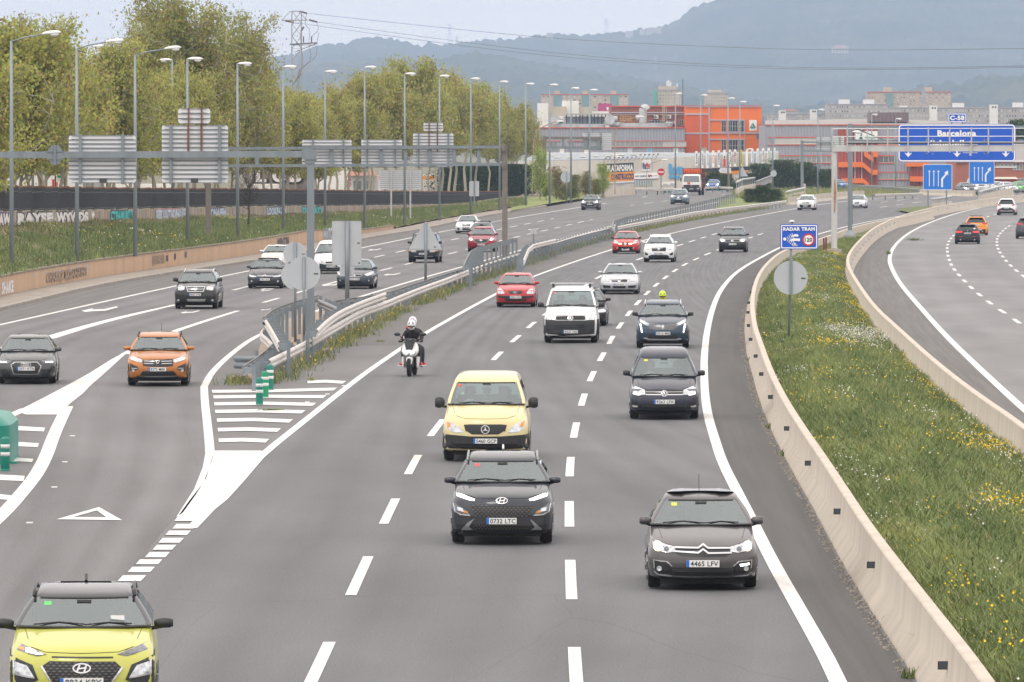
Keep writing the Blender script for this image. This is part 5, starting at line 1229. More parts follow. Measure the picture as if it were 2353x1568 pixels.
# --- brick plant building with rooftop ducts
YB_=1250;t=bld('red brick plant building with air units and windows left of the orange block',1490,430,YB_)
fb(t,'wall',1405,245.5,1574.3,440,YB_,BRICK,30);fb(t,'parapet_cap',1404,243.5,1575,246,YB_,TRIM,1,-.3);fb(t,'ledge',1405,258,1574,260.5,YB_,LILACG,.3,-.3);fb(t,'ledge',1405,263.5,1574,265,YB_,APT,.3,-.3)
Z3=lambda z,w:((2100+z/3.92)/1.7408,(400+w/3.92)/1.7408)
for x0,x1,y0,y1 in((1945,2025,322,362),(2040,2120,322,362),(2135,2215,325,365),(2235,2310,325,400)):a_=Z3(x0,y0);b_=Z3(x1,y1);win(t,'window',a_[0],a_[1],b_[0],b_[1],YB_,WINB,1,0,dy=-.02)
a_=Z4(456,318);b_=Z4(525,394);win(t,'window',a_[0],a_[1],b_[0],b_[1],YB_,WINB,1,1,fm=SKYL,dy=-.02)
ACW=mat('air_unit_white',(.6,.6,.57),.5)
for x0,x1,y0,y1 in((2022,2090,240,296),(2228,2292,240,296),(2305,2352,335,380)):
 a_=Z3(x0,y0);b_=Z3(x1,y1);u_=fb(t,'air_conditioner',a_[0],a_[1],b_[0],b_[1],YB_,ACW,.8,-.8);c2_=at((a_[0]+b_[0])/2,(a_[1]+b_[1])/2,YB_)-t.location
 MB().lathe([(.28,0),(.28,-.04)],c2_+Vector((-.15,-.81,0)),12,'Y').build('fan_grille',WINM,u_)
b=MB()
for xz in(2155,2178,2192,2218):
 a_=Z3(xz,40);c2_=Z3(xz,405);b.beam(at(a_[0],a_[1],YB_-1.3)-t.location,at(c2_[0],c2_[1],YB_-1.3)-t.location,.08)
for yz in range(50,400,26):
 a_=Z3(2155,yz);c2_=Z3(2178,yz);b.beam(at(a_[0],a_[1],YB_-1.3)-t.location,at(c2_[0],c2_[1],YB_-1.3)-t.location,.06)
b.build('roof_ladder',BEIGE,t)
DUCT=mat('duct_metal',(.42,.43,.42),.5,metal=.2,var=.15,scale=.8)
t=bld('big curved silver exhaust duct on the factory roof',1500,290,YB_-4,'duct','exhaust_duct')
P_=smooth([at(*Z3(a_,b_),YB_-4)-t.location for a_,b_ in((1850,360),(1850,250),(1850,160),(1870,125),(1895,135),(1910,160))],2)
MB().tube(P_,.75,12).build('duct_pipe',DUCT,t,sm=35);MB().tube([at(*Z3(a_,b_),YB_-4)-t.location for a_,b_ in((1740,285),(1790,270),(1850,290))],.5,10).build('duct_branch',DUCT,t,sm=35)
t=bld('long pale lagged duct and metal housings lying along the factory roof edge',1450,291,YB_-8,'duct','roof_duct')
for q_ in[(1480,365,2230,432),(800,378,1240,440),(500,322,640,440),(1240,350,1500,400),(1350,345,1480,440),(470,375,800,450)]:
 a_=Z3(q_[0],q_[1]);b_=Z3(q_[2],q_[3]);fb(t,'duct_section',a_[0],a_[1],b_[0],b_[1],YB_-8+random.uniform(0,3),DUCT,2)
for xz,yz,r_ in((475,310,.9),(1330,310,.95)):MB().lathe([(r_,0),(r_,3)],at(*Z3(xz,yz),YB_-8)-t.location,14,'Y').tube([at(*Z3(xz,yz-8),YB_-6)-t.location,at(*Z3(xz+120,yz-8),YB_-6)-t.location],.6,10).build('fan_housing',DUCT,t,sm=35)
MB().lathe([(.6,0),(.75,.7),(.6,.9)],at(*Z3(2260,420),YB_-8)-t.location,10).build('duct_end',DUCT,t)
t=bld('open-sided grey plant canopy on posts on the factory roof, left of the brick part',1370,291,YB_+4,'canopy','roof_canopy')
a_=Z3(640,214);b_=Z3(1350,236);fb(t,'canopy_roof',a_[0],a_[1],b_[0],b_[1],YB_+4,DUCT,6);a_=Z3(625,262);b_=Z3(1260,440);fb(t,'canopy_back',a_[0],a_[1],b_[0],b_[1],YB_+5,mat('bluegrey_panel',(.22,.25,.28),.6,var=.2,scale=.6),6)
for xz in(650,735,800,862,905,975,1040,1088,1145,1205,1262):a_=Z3(xz,232);b_=Z3(xz,380);MB().beam(at(*a_,YB_+4)-t.location,at(*b_,YB_+4)-t.location,.2).build('canopy_post',DARK,t)
YEL_S=mat('yellow_steel',(.55,.33,.08),.6);b=MB()
for xz in(1490,1530,1570,1610,1650):b.beam(at(*Z3(xz,255),YB_-2)-t.location,at(*Z3(xz+25,350),YB_-2)-t.location,.1)
for yz in(255,290,320):b.beam(at(*Z3(1480,yz),YB_-2)-t.location,at(*Z3(1680,yz+8),YB_-2)-t.location,.1)
b.build('yellow_frame',YEL_S,t)
# --- long grey factory left of the orange block
YG=1225;t=bld('long grey ribbed factory wing with orange trim, left of the orange block',1400,430,YG)
fb(t,'wall',1190,294.5,1573.5,440,YG,CLAD,30);fb(t,'trim',1190,292.8,1574,295,YG,TRIM,.5,-.25)
for x0,x1 in((1230,1287),(1303,1573.5)):fb(t,'trim',x0,323.6,x1,325.2,YG,TRIM,.2,-.2);fb(t,'trim',x0,338,x1,339.6,YG,TRIM,.2,-.2)
for x0,x1,n in((1236,1252,2),(1264,1281,2),(1306,1319,2)):win(t,'window',x0,326,x1,337,YG,WINM,1)
x0=1405
while x0<1570:
 win(t,'window',x0,325.8,x0+9.6,337.2,YG,WINM if x0<1515 else BLIND,3,0,dy=-.02);x0+=10.8
for x0,m_ in((1316-30,WALLW),(1420-78,WALLW),(1420-88+110,mat('pale_door',(.5,.52,.55),.5)),(1487,mat('blue_door',(.18,.42,.60),.5)),(1548,WALLW)):win(t,'door',x0,341,x0+10.5,351,YG,m_,0)
# --- grey factory right
YF=1180;t=bld('large grey ribbed factory with red recessed bays and orange stairs behind the gantries',1980,430,YF)
V4=lambda z,w:((3072+z/2.24)/1.7408,(200+w/2.24)/1.7408)
def f5(name,a,b_,c_,d_,m,dep=.2,dy=0.0):x0,y0=V4(a,b_);x1,y1=V4(c_,d_);return fb(t,name,x0,y0,x1,y1,YF,m,dep,dy)
f5('wall',-28,676,1745,1262,CLAD,30);f5('trim',-28,668,1745,677,TRIM,.4,-.2)
MB().add([at(*V4(-28,676),YF)-t.location,at(*V4(1745,672),YF)-t.location,at(*V4(1720,640),YF+60)-t.location,at(*V4(980,618),YF+60)-t.location,at(*V4(-28,632),YF+60)-t.location],[(0,1,2,3,4)]).build('roof',mat('gravel_roof',(.30,.28,.26),.9,var=.15,scale=.3),t)
for y0,y1,xs in((790,845,[(0,40,WINM),(60,170,BLIND),(175,430,BLIND),(985,1160,BLIND)]),(955,1010,[(100,280,WINM),(300,570,WINM),(985,1130,WINB)]),(1103,1158,[(985,1262,WINM),(1655,1735,WINM)])):
 for a_,b_,m_ in xs:
  n=max(1,int((b_-a_)/45));w_=(b_-a_)/n
  for k in range(n):p0=V4(a_+k*w_+1,y0);p1=V4(a_+(k+1)*w_-1,y1);win(t,'window',p0[0],p0[1],p1[0],p1[1],YF,m_,3)
  f5('trim',a_-3,y0-11,b_+3,y0-2,TRIM,.2,-.2);f5('trim',a_-3,y1+2,b_+3,y1+10,TRIM,.2,-.2)
f5('red_bay',622,712,980,1262,CLADR,.5,-.45);f5('red_bay',1268,1030,1400,1262,CLADR,.5,-.45)
for q_ in((628,1005,845,1052),(660,1150,845,1196),(935,908,978,962),(938,1074,978,1120),(1232,1010,1440,1046),(1268,1134,1400,1180)):f5('stair_panel',*q_,ORANGE,1.2,-1.7)
for(xa,ya,xb,yb,hh)in((858,906,940,962,44),(845,1005,938,1085,44),(845,1150,900,1196,40)):
 P_=[at(*V4(xa,ya),YF)-t.location,at(*V4(xb,yb),YF)-t.location,at(*V4(xb,yb+hh),YF)-t.location,at(*V4(xa,ya+hh),YF)-t.location]
 MB().plate([(p_.x,p_.z)for p_ in P_],-1.6,-.6,o=(0,0,0)).build('stair_flight',ORANGE,t)
for xz in(778,838,928):f5('column',xz-5,712,xz+5,1200,LILACG,.3,-.85)
f5('roof_box',975,556,1322,645,CLADB,12,20);
s_=f5('company_sign',780,728,980,822,WHITE,.2,-.8);c_=V4(885,775);o=at(*c_,YF)-t.location;k_=1/px(YF)/3.9
MB().plate([(-72*k_,-25*k_),(-38*k_,-25*k_),(-52*k_,28*k_)],-.92,-.86,o=o).build('sail_emblem',GREEN_P,t);text_obj('lettering','HORTAL',GREEN_P,t,22*k_,o+Vector((30*k_,-.9,-8*k_)),fit=100*k_)
t=bld('low red-orange extension behind the second lane sign',2010+80,430,1120)
fb(t,'wall',2205,383,2211,440,1120,BEIGE,3)
# --- red brick building at the right
YQ=960;t=bld('red brick building with a white window band at the right edge',2260,440,YQ)
fb(t,'wall',2196,372,2420,446,YQ,mat('red_brick_right',(.36,.13,.085),.85,var=.1,scale=.8),20);fb(t,'eaves',2196,368,2420,373,YQ,WALLW,1,-.4);fb(t,'upper_wall',2285,330,2420,369,YQ+3,mat('pale_grey_cladding',(.48,.49,.50),.7),10)
for x0 in range(2290,2340,9):win(t,'window',x0,377,x0+7.5,382,YQ,WINM,0)
win(t,'window',2328,377,2350,391,YQ,WINM,2);win(t,'window',2336,410,2353,425,YQ,WINM,1);fb(t,'band',2286,383,2336,386,YQ,WALLW,.1,-.15)
t=bld('low red wall with a pale corrugated roof before the brick building',2320,440,930);fb(t,'wall',2283,411,2338,446,930,mat('red_wall',(.48,.06,.06),.7,var=.1,scale=.5),3)
MB().add([at(2281,412,929)-t.location,at(2340,412,929)-t.location,at(2334,407,934)-t.location,at(2288,407,934)-t.location],[(0,1,2,3)]).build('roof',BEIGE,t)
# --- pale shop with brand banners
YS=1060;t=bld('long low pale shop with brand boards, a pale blue-grey roof and vertical banners',1500,433,YS,name='shop_building')
def shop_pt(x,y):return at(x,y,YS)-t.location
tops=[(1190,371),(1228,369.7),(1400,368),(1574,361),(1680,354.5),(1789,350.7)]
for(xa,ya),(xb,yb)in zip(tops,tops[1:]):
 n=max(1,int((xb-xa)/22))
 for k in range(n):
  x0=xa+(xb-xa)*k/n;x1=xa+(xb-xa)*(k+1)/n-.25;y0=ya+(yb-ya)*k/n;y1=ya+(yb-ya)*(k+1)/n
  P_=[shop_pt(x0,440),shop_pt(x1,440),shop_pt(x1,y1),shop_pt(x0,y0)];MB().plate([(p_.x,p_.z)for p_ in P_],0,.4,o=(0,0,0)).build('wall_panel',CREAM,t)
MB().box(shop_pt(1490,405)+Vector((0,1.2,0)),(41,.8,4)).build('inner_wall',CREAM,t)
YS2=YS+30
MB().add([shop_pt(1190,371)+Vector((0,.2,.05)),shop_pt(1574,361.5)+Vector((0,.2,.0)),shop_pt(1789,351)+Vector((0,.2,0)),at(1789,347,YS2)-t.location,at(1574,352,YS2)-t.location,at(1190,353,YS2)-t.location],[(0,1,4,5),(1,2,3,4)]).build('roof',ROOFG,t)
fb(t,'roof_ridge',1190,350.8,1574,353.4,YS2,WALLW,.4)
for xz,yz in((430,868),(515,902),(710,902),(925,892),(1135,885),(1340,877),(1545,868),(1745,860),(1480,905),(1870,890),(2080,885),(2285,875)):
 f_=(950-yz)/120.;a_=Z3(xz-45,0)[0];b_=Z3(xz+45,0)[0];y_=Z3(0,yz)[1];Y_=YS+30*f_
 tmp=[]
 for xx_,f2 in((a_,f_-.06),(b_,f_-.06),(b_,f_+.06),(a_,f_+.06)):
  p0=shop_pt(xx_,np.interp(xx_,[q_[0]for q_ in tops],[q_[1]for q_ in tops]));z1=(at(0,352.5,YS2)-t.location).z;pp=Vector((p0.x,30*f2,p0.z+(z1-p0.z)*f2+.06));tmp.append(pp)
 MB().add(tmp,[(0,1,2,3)]).build('skylight',SKYL,t)
def board(name,pts,m,dy=-.12,T=None):
 T=T or t;P_=[at(x_,y_,YS)-T.location for x_,y_ in pts];return MB().plate([(p_.x,p_.z)for p_ in P_],dy,dy+.08,o=(0,0,0)).build(name,m,T)
NAVY=mat('dark_slate_board',(.03,.033,.045),.5);AMB=mat('amber_board',(.72,.26,.02),.5);SKYB=mat('sky_blue_letters',(.06,.32,.62),.4);NAVT=mat('navy_text',(.03,.04,.13),.5);REDT=mat('red_text',(.6,.03,.03),.5)
board('signboard',[Z3(1185,1010),Z3(1700,985),Z3(1702,1122),Z3(1300,1142),Z3(1190,1100)],NAVY);board('signboard',[Z3(1280,1145),Z3(1708,1122),Z3(1708,1268),Z3(1330,1280)],AMB)
def zt(s,a,b_,c_,d_,m,T=None,bold=.05,f=Z3,Yd=None,rot=0,dy=-.15):
 T=T or t;Y_=Yd or YS;x0,y0=f(a,b_);x1,y1=f(c_,d_);p=at((x0+x1)/2,(y0+y1)/2,Y_)-T.location+Vector((0,dy,0))
 o=text_obj('lettering',s,m,T,(y1-y0)/px(Y_),p,fit=(x1-x0)/px(Y_),bold=bold);o.rotation_euler.y=rot;return o
zt('LA PLATAFORMA',1195,1025,1697,1115,WHITE,rot=-.03);zt('CONSTRUCCIO',1350,1160,1706,1245,NAVT,rot=-.03)
board('signboard',[Z3(1832,950),Z3(1978,940),Z3(1978,1110),Z3(1832,1115)],WHITE);zt('Big',1842,990,1898,1062,NAVT);zt('Mat',1898,985,1970,1055,REDT);board('underline',[Z3(1845,1072),Z3(1965,1066),Z3(1965,1076),Z3(1845,1082)],NAVT,-.2)
board('signboard',[Z3(1712,1160),Z3(2092,1140),Z3(2092,1232),Z3(1712,1248)],WHITE);board('blue_edge',[Z3(1712,1246),Z3(2092,1230),Z3(2092,1236),Z3(1712,1253)],NAVT,-.2);zt('BANY I CERAMICA',1732,1182,1906,1212,NAVT,rot=-.03,bold=.02);zt('Big',1930,1172,1958,1206,NAVT);zt('Mat',1958,1170,1996,1204,REDT);zt('LA PLATAFORMA',2010,1182,2078,1196,NAVT,bold=.01)
board('signboard',[Z3(330,1035),Z3(480,1085),Z3(462,1132),Z3(330,1090)],WHITE);zt('Big',355,1062,400,1102,NAVT,rot=.25);zt('Mat',402,1080,465,1122,REDT,rot=.25)
zt('Roca',2252,1008,2480,1150,SKYB,bold=.06,dy=-.3)
wv=[(2255,1185),(2300,1172),(2350,1176),(2380,1190),(2430,1180),(2430,1232),(2390,1244),(2350,1224),(2255,1230)];board('wave_emblem',[Z3(*q_)for q_ in wv],SKYB,-.3)
board('signboard',[Z4(185,1298),Z4(395,1282),Z4(398,1338),Z4(188,1342)],WHITE);zt('DECODICA',205,1315,280,1332,NAVT,f=Z4,bold=.02);zt('COMERCIAL',310,1310,385,1330,NAVT,f=Z4,bold=.02)
board('black_band',[Z4(838,1080),Z4(1840,1030),Z4(1840,1085),Z4(1540,1100),Z4(838,1140)],NAVY);board('orange_band',[Z4(838,1140),Z4(1540,1101),Z4(1540,1150),Z4(838,1190)],AMB)
board('blue_stripe',[(1228,402),(1330,402),(1330,403.5),(1228,403.5)],NAVT)
for a_,c_ in((1700,1735),(1740,1775),(1780,1812),(1820,1850),(1858,1888),(1895,1925),(1930,1960),(1965,1998)):p0=Z3(a_,1262);p1=Z3(c_,1340);win(t,'window',p0[0],p0[1],p1[0],p1[1],YS,mat('shop_glass',(.22,.30,.31),.2),0,dy=-.02)
for a_,c_ in((1440,1490),(1500,1560)):p0=Z3(a_,1275);p1=Z3(c_,1325);win(t,'window',p0[0],p0[1],p1[0],p1[1],YS,MATS['shop_glass'],1,dy=-.02)
b=MB()
for k in range(13):
 x0=Z3(1220+k*68,0)[0];ya=Z3(0,968-k*2.6-(10 if k>7 else 0))[1];s_=shop_pt(x0,ya);e_=shop_pt(x0+7,ya-8-(3 if k>7 else 0));b.tube([s_+Vector((0,0,0)),s_+Vector((.15,-.5,.1)),e_+Vector((0,-1.2,0))],.035,4).box(e_+Vector((0,-1.2,0)),(.3,.3,.15))
b.build('floodlight_arms',DARK,t)
BT=[(710,748,805,1030,'Bostik',NAVT,WHITE),(805,838,800,1068,'weber',NAVT,WHITE),(882,920,798,1068,'uponor',SKYB,WHITE),(972,1011,795,1060,None,REDT,WHITE),(1060,1098,790,1058,'JUNKERS',NAVT,WHITE),(1148,1187,786,1053,None,REDT,WHITE),(1235,1274,782,1046,'Ferroli',NAVT,WHITE),(1313,1354,779,1042,'SEITER',NAVT,WHITE),(1417,1447,786,1034,'DRIVAL',NAVY,mat('yellow_banner',(.75,.6,.02),.5)),(1500,1537,772,1035,None,None,WHITE),(1587,1624,768,1030,'fontini',SKYB,WHITE),(1670,1708,764,1027,'Alterna',SKYB,WHITE),(1755,1792,759,1023,'AILLOSA',NAVT,WHITE),(1842,1880,754,1018,'Segunder',GREEN_P,WHITE),(1943,1968,752,1000,'cosmic',SKYB,WHITE)]
for k,(a_,c_,y0,y1,s_,mt,mb)in enumerate(BT):
 p0=Z4(a_,y0);p1=Z4(c_,y1);o=at((p0[0]+p1[0])/2,(p0[1]+p1[1])/2,YS-.8);w_=(p1[0]-p0[0])/px(YS);h_=(p1[1]-p0[1])/px(YS)
 desc={3:'with a red oval',5:'red with a small dark figure',9:'almost blank white'}.get(k,'reading '+str(s_))
 T=empty('banner',o,0,'tall narrow vertical banner %s on the pale shop front'%desc,'banner','brand banners on the shop front')
 MB().box((0,0,0),(w_,.08,h_)).build('banner_cloth',mb,T);MB().beam((0,.2,h_*.4),(0,.8,h_*.4),.06).beam((0,.2,-h_*.4),(0,.8,-h_*.4),.06).build('bracket',DARK,T)
 if s_:
  V_,F_,ww=text_geo(s_,.03);L=h_*.72;sx=L/ww;hh=w_*.62
  me=bpy.data.meshes.new('lettering');me.from_pydata([(-(z-.5)*hh,-.05,x*sx)for x,z in V_],[],F_);me.materials.append(mt);link('lettering',me,T)
 if k==3:MB().plate([(w_*.36*math.cos(q_*PI/10),h_*.25*math.sin(q_*PI/10))for q_ in range(20)],-.07,-.05).build('oval_emblem',REDT,T);MB().plate([(w_*.22*math.cos(q_*PI/10),h_*.2*math.sin(q_*PI/10))for q_ in range(20)],-.09,-.07).build('oval_inner',WHITE,T)
 if k==5:MB().box((0,-.06,-h_*.25),(w_*.9,.03,h_*.48)).build('red_field',REDT,T);MB().plate([(-w_*.3,0),(0,-h_*.1),(w_*.3,0),(0,h_*.1)],-.1,-.07,o=(0,0,h_*.08)).build('figure_emblem',NAVY,T)
 if k==7:MB().box((-w_*.2,-.06,h_*.08),(w_*.2,.03,h_*.6)).build('red_stripe',REDT,T)
 # --- buildings beyond
def apartment(label,blocks,Y,cols,rows,m,x0,y0,x1,y1,wm=BLIND,skip=(),glass=(),pent=(),zb=None,ww=.45,hh=.42,name='apartment_building'):
 t=bld(label,(x0+x1)/2,y1,Y,name=name);fb(t,'wall',x0,y0,x1,y1+30,Y,m,14)
 fb(t,'parapet',x0-.5,y0-1.4,x1+.5,y0,Y,TRIM if m is APT else LILACG,.6,-.3)
 for a_,b_,c_,mm in pent:fb(t,'stair_tower',a_,c_,b_,y0+(y1-y0)*.15,Y,mm,6,1)
 for a_,b_ in glass:fb(t,'glazed_stair',a_,y0+1.5,b_,y1+30,Y,TEALG,.5,-.35)
 cw=(x1-x0)/cols;rh=(y1-y0)/rows
 for c_ in range(cols):
  xc=x0+(c_+.5)*cw
  if any(a_-1<xc<b_+1 for a_,b_ in glass):continue
  for r in range(rows):
   if random.random()<.10:continue
   yc=y0+(r+.55)*rh;mm=random.choice([wm,wm,WINM,WINB])
   win(t,'window',xc-cw*ww/2,yc-rh*hh/2,xc+cw*ww/2,yc+rh*hh/2,Y,mm,0)
 return t
YA=2500
apartment('tan apartment slab with three green glazed stairs, beyond the factory left of the brick part',0,YA,17,4,APT,1243.5,218,1444,250,glass=((1272,1291),(1337,1354),(1402,1421)),pent=((1273,1286,208.5,APT),(1338,1351,208.5,APT),(1403,1416,208.5,APT)))
t=apartment('tan tower block with rooftop antennas and a green net on its left side',0,YA,9,5,BEIGE,1508,207,1565,246,wm=WINM,pent=((1514,1555,198,APT),))
fb(t,'safety_net',1503,208,1509,260,YA-2,mat('green_net',(.06,.36,.27),.8),2);b=MB()
for x_,y_ in((1533,186),(1537,184),(1541,188),(1556,192)):b.beam(at(x_,200,YA+3)-t.location,at(x_,y_,YA+3)-t.location,.5)
b.build('antenna',WALLW,t);t2=bld('tall thin mast right of the antenna tower block',1569,244,YA,'mast','mast');MB().beam((0,0,0),at(1569,183,YA)-t2.location,.3).build('pole',DARK,t2)
apartment('beige tower block behind the orange block with a white stair head',0,YA,9,5,BEIGE,1621,214,1672,250,wm=WINM,pent=((1627,1659,207,BEIGE),(1652,1673,232,WALLW)))
apartment('highest tan apartment slab with two stair heads, above the big blue sign',0,YA,26,5,APT,1993,212.5,2185,250,glass=((2036,2052),),pent=((2032,2050,201,BEIGE),(2124,2142,201,BEIGE)))
apartment('grey apartment slab with white stair heads, left part of the long row',0,YA-60,26,5,APTG,1900,240.5,2044,292,pent=((1929,1953,229,WALLW),(1985,2009,229,WALLW)))
apartment('long grey apartment slab with white towers, right part of the long row',0,YA-90,56,6,APTG,2044,248,2400,320,pent=((2069,2086,243,WALLW),(2191,2216,237,WALLW),(2329,2352,236,WALLW)))
for a_,b_,c_,l_ in((2137,2154,243,'left of the C-58 plate'),(2275,2293,241,'right of the C-58 plate')):
 t=bld('white stair tower on the grey apartment row, '+l_,(a_+b_)/2,300,YA-100,'tower','stair_tower');fb(t,'wall',a_,c_,b_,320,YA-100,WALLW,5)
 for f_ in(.35,.7):p=at(a_+(b_-a_)*f_,c_+5.5,YA-100)-t.location;MB().lathe([(.35,-.06),(.35,.01)],p,10,'Y').build('round_opening',WINB,t)
apartment('low distant grey apartment row right of the orange block',0,YA-40,26,3,APTG,1765,262,1900,286)
for a_,b_,c_,l_ in((1790,1806,254,'nearest the orange block'),(1862,1877,252,'left of the grey apartment slab')):
 t=bld('short white stair tower with two round openings, '+l_,(a_+b_)/2,290,YA-50,'tower','stair_tower');fb(t,'wall',a_,c_,b_,300,YA-50,WALLW,5)
 for f_ in(.4,.72):p=at(a_+(b_-a_)*f_,c_+4.5,YA-50)-t.location;MB().lathe([(.35,-.06),(.35,.01)],p,10,'Y').build('round_opening',WINB,t)
t=bld('white windowless industrial building with beige wings, left of the roof canopy',1280,292,1500);fb(t,'wall',1235,237.5,1260,300,1500,WALLW,12);fb(t,'upper_block',1292,232,1330,300,1510,WALLW,12)
fb(t,'wing',1259,245,1301,300,1504,BEIGE,10);fb(t,'wing',1328,246,1360,300,1512,BEIGE,10);fb(t,'wing',1358,256,1410,300,1520,WALLW,10)
t=bld('magenta advertising board on a roof before the tan apartment slab',1390,250,2000,'billboard','billboard');MB().box((0,0,.3),(4.2,.3,2.3)).build('board',mat('magenta_board',(.42,.03,.16),.5),t);MB().beam((0,.2,-3),(0,.2,0),.4).build('support',DARK,t);MB().box((.8,-.2,0),(.6,.1,.9)).build('figure',WHITE,t)
t=bld('cluster of pale houses with a red roof beyond the low apartment row',1815,264,3000,name='house');fb(t,'wall',1800,256,1835,275,3000,WALLW,8);MB().add([at(1798,256,2999)-t.location,at(1837,256,2999)-t.location,at(1822,251,3005)-t.location,at(1806,251,3005)-t.location],[(0,1,2,3)]).build('roof',BRICK,t)
# --- what shows between the trunks behind the fence
t=bld('long white shed seen between the tree trunks at the left edge',110,430,540);fb(t,'wall',-120,371,196,470,540,WALLW,10);fb(t,'grey_end',194,372,228,470,541,SIGN_BACK,6)
t=bld('low houses with red tiled roofs behind the fence, under the slatted panels',400,432,620,name='house')
for x0,x1 in((228,355),(358,398),(560,640)):MB().box(at((x0+x1)/2,437,620)-t.location,((x1-x0)/px(620),5,1.1)).build('wall',WALLW,t);a_=at(x0,431,619)-t.location;b_=at(x1,431,619)-t.location;MB().add([a_,b_,at(x1-4,424,624)-t.location,at(x0+4,424,624)-t.location],[(0,1,2,3)]).build('tiled_roof',BRICK,t)
t=bld('dark stone wall sprayed with giant white bubble letters between the trunks',640,432,640,'wall','stone_wall');STONE=mat('dark_rubble',(.10,.085,.075),.95,col2=(.24,.21,.19),scale=1.2,detail=9,bump=.4);fb(t,'wall',562,384,714,470,640,STONE,3)
gl_=[(580,595,'L'),(630,668,'O'),(682,712,'B'),(604,624,'o')]
for x0,x1,s_ in((566,618,'L'),(626,670,'O'),(676,716,'B')):
 p=at((x0+x1)/2*.76+150,405,640)-t.location+Vector((0,-.06,0));o=text_obj('graffiti_letter',s_,SPRAY_BK,t,28/px(640),p,fit=40/px(640),bold=.12);o2=text_obj('graffiti_letter',s_,SPRAY_W,t,24/px(640),p+Vector((0,-.03,0)),fit=34/px(640),bold=.06)
t=bld('white house with a red roof and grey garage doors behind the two round traffic signs',845,432,760,name='house');fb(t,'wall',728,384,800,470,770,WALLW,6);fb(t,'wall',800,404,868,470,760,WALLW,6)
MB().add([at(800,404,759)-t.location,at(866,404,759)-t.location,at(860,392,764)-t.location,at(806,392,764)-t.location],[(0,1,2,3)]).build('roof',mat('faded_tiles',(.40,.18,.12),.9),t)
for x0 in(812,842):fb(t,'garage_door',x0,416,x0+18,436,759,mat('garage_grey',(.12,.13,.14),.6),.3)
t=bld('white buildings with an orange fascia far between the trunks',1000,432,880);
for x0,x1 in((870,900),(966,1050)):fb(t,'wall',x0,402,x1,470,880,WALLW,6);fb(t,'orange_fascia',x0,405,x1,413,878,AMB,1)
t=bld('brown hedge-like dark thicket under the end of the tree row',1120,440,900,'hedge','hedge');t['label']='dark hedge under the right end of the tree row'
HG=tm(BARKD,51,nleaf=9000,leaf=.03,mats=('deep','dark'),probs=(.6,.4),crown0=.03,spread=.5,trunk_r=.02,clump=.09,nb=40)
for k in range(7):
 p=at(1040+k*25,455,860+k*6)-t.location
 o=link('hedge_section',HG[1],t,p);o.scale=(5.5,4,4.2)
 o.rotation_euler.z=k
YT=455;o=at(137,440,YT);t=empty('bus_stop_sign',o,0,'bus stop post with a green bus symbol and red boxes behind the fence','bus stop');ZZ=lambda a_,b_:at(a_/3.92/1.7408,(600+b_/3.92)/1.7408,YT)-o
MB().beam(ZZ(868,900),ZZ(868,318),.1).build('pole',DARK,t);a_,b_=ZZ(890,500),ZZ(998,328);MB().box((a_+b_)/2,(b_.x-a_.x,.08,b_.z-a_.z)).build('panel',mat('cream_sign',(.55,.54,.45),.5),t)
a_,b_=ZZ(903,436),ZZ(967,356);MB().box((a_+b_)/2+Vector((0,-.06,0)),(b_.x-a_.x,.03,b_.z-a_.z)).build('bus_symbol',mat('bus_green',(.0,.25,.1),.5),t);a_,b_=ZZ(910,402),ZZ(960,368);MB().box((a_+b_)/2+Vector((0,-.09,0)),(b_.x-a_.x,.03,b_.z-a_.z)).build('bus_window',WHITE,t)
for x0,x1,y0,y1 in((818,852,462,570),(884,906,505,568)):a_,b_=ZZ(x0,y1),ZZ(x1,y0);MB().box((a_+b_)/2,(b_.x-a_.x,.15,b_.z-a_.z)).build('red_box',REDT,t)
for x_,y_,Y_,l_ in((800,424,690,'before the white house'),(1054,424,860,'by a thick white trunk near the fence end')):
 o=at(x_,y_,Y_);t=empty('speed_sign',o,0,'red ringed 30 sign under a triangle, '+l_,'road sign');r_=7.2/px(Y_)
 MB().lathe([(r_,0),(r_,.04)],(0,0,0),20,'Y').build('disc',WHITE,t);ringp(0,0,r_*.74,r_).build('ring',RED,t,(0,-.03,0));text_obj('lettering','30',BLACK,t,r_*.8,Vector((0,-.04,0)))
 MB().beam((0,.1,-2.5),(0,.1,1.2),.08).build('pole',GALV,t);k_=14/px(Y_);MB().plate([(-r_*1.1,r_*1.15),(r_*1.1,r_*1.15),(0,r_*1.15+k_*1.25)],0,.03).build('warning_triangle',RED,t);MB().plate([(-r_*.66,r_*1.4),(r_*.66,r_*1.4),(0,r_*1.15+k_*.85)],-.03,-.01).build('triangle_field',WHITE,t)
def parapet(label,foot,top_y,Y0,Y1_,h,n,mrail=LAMPW,solid=None,m=CONC):
 pass
def bridge_rail(pts,z0,h,label,bars,m=GALV_L,cap=.14,base=None,lean=0.0):
 t=empty('bridge_parapet',pts[0],0,label,'parapet');o=pts[0];E_=even(pts,plen(pts)/bars)
 if base:
  extrude([p-o+Vector((0,0,0))for p in even(pts,2)],[(-.3,-.1),(-.25,.2),(-.12,.35),(-.12,base),(.12,base),(.3,-.1)],'concrete_base',CONC,t)
 P_=[p-o+Vector((0,0,z0+h))for p in even(pts,2)];MB().tube(P_,cap,8).build('top_rail',m,t,sm=True)
 me=MB().tube([(0,0,0),(.05+lean,0,h*.5),(0,0,h)],[.05,.045,.04],5).mesh('baluster',m)
 for p in E_:link('baluster',me,t,p-o+Vector((0,0,z0)))
 return t
bridge_rail([G(1385,453.5),G(1420,450.5),G(1456,448)],.85,.75,'concrete bridge parapet with a curved steel rail at the left edge of the carriageway',14,base=.95)
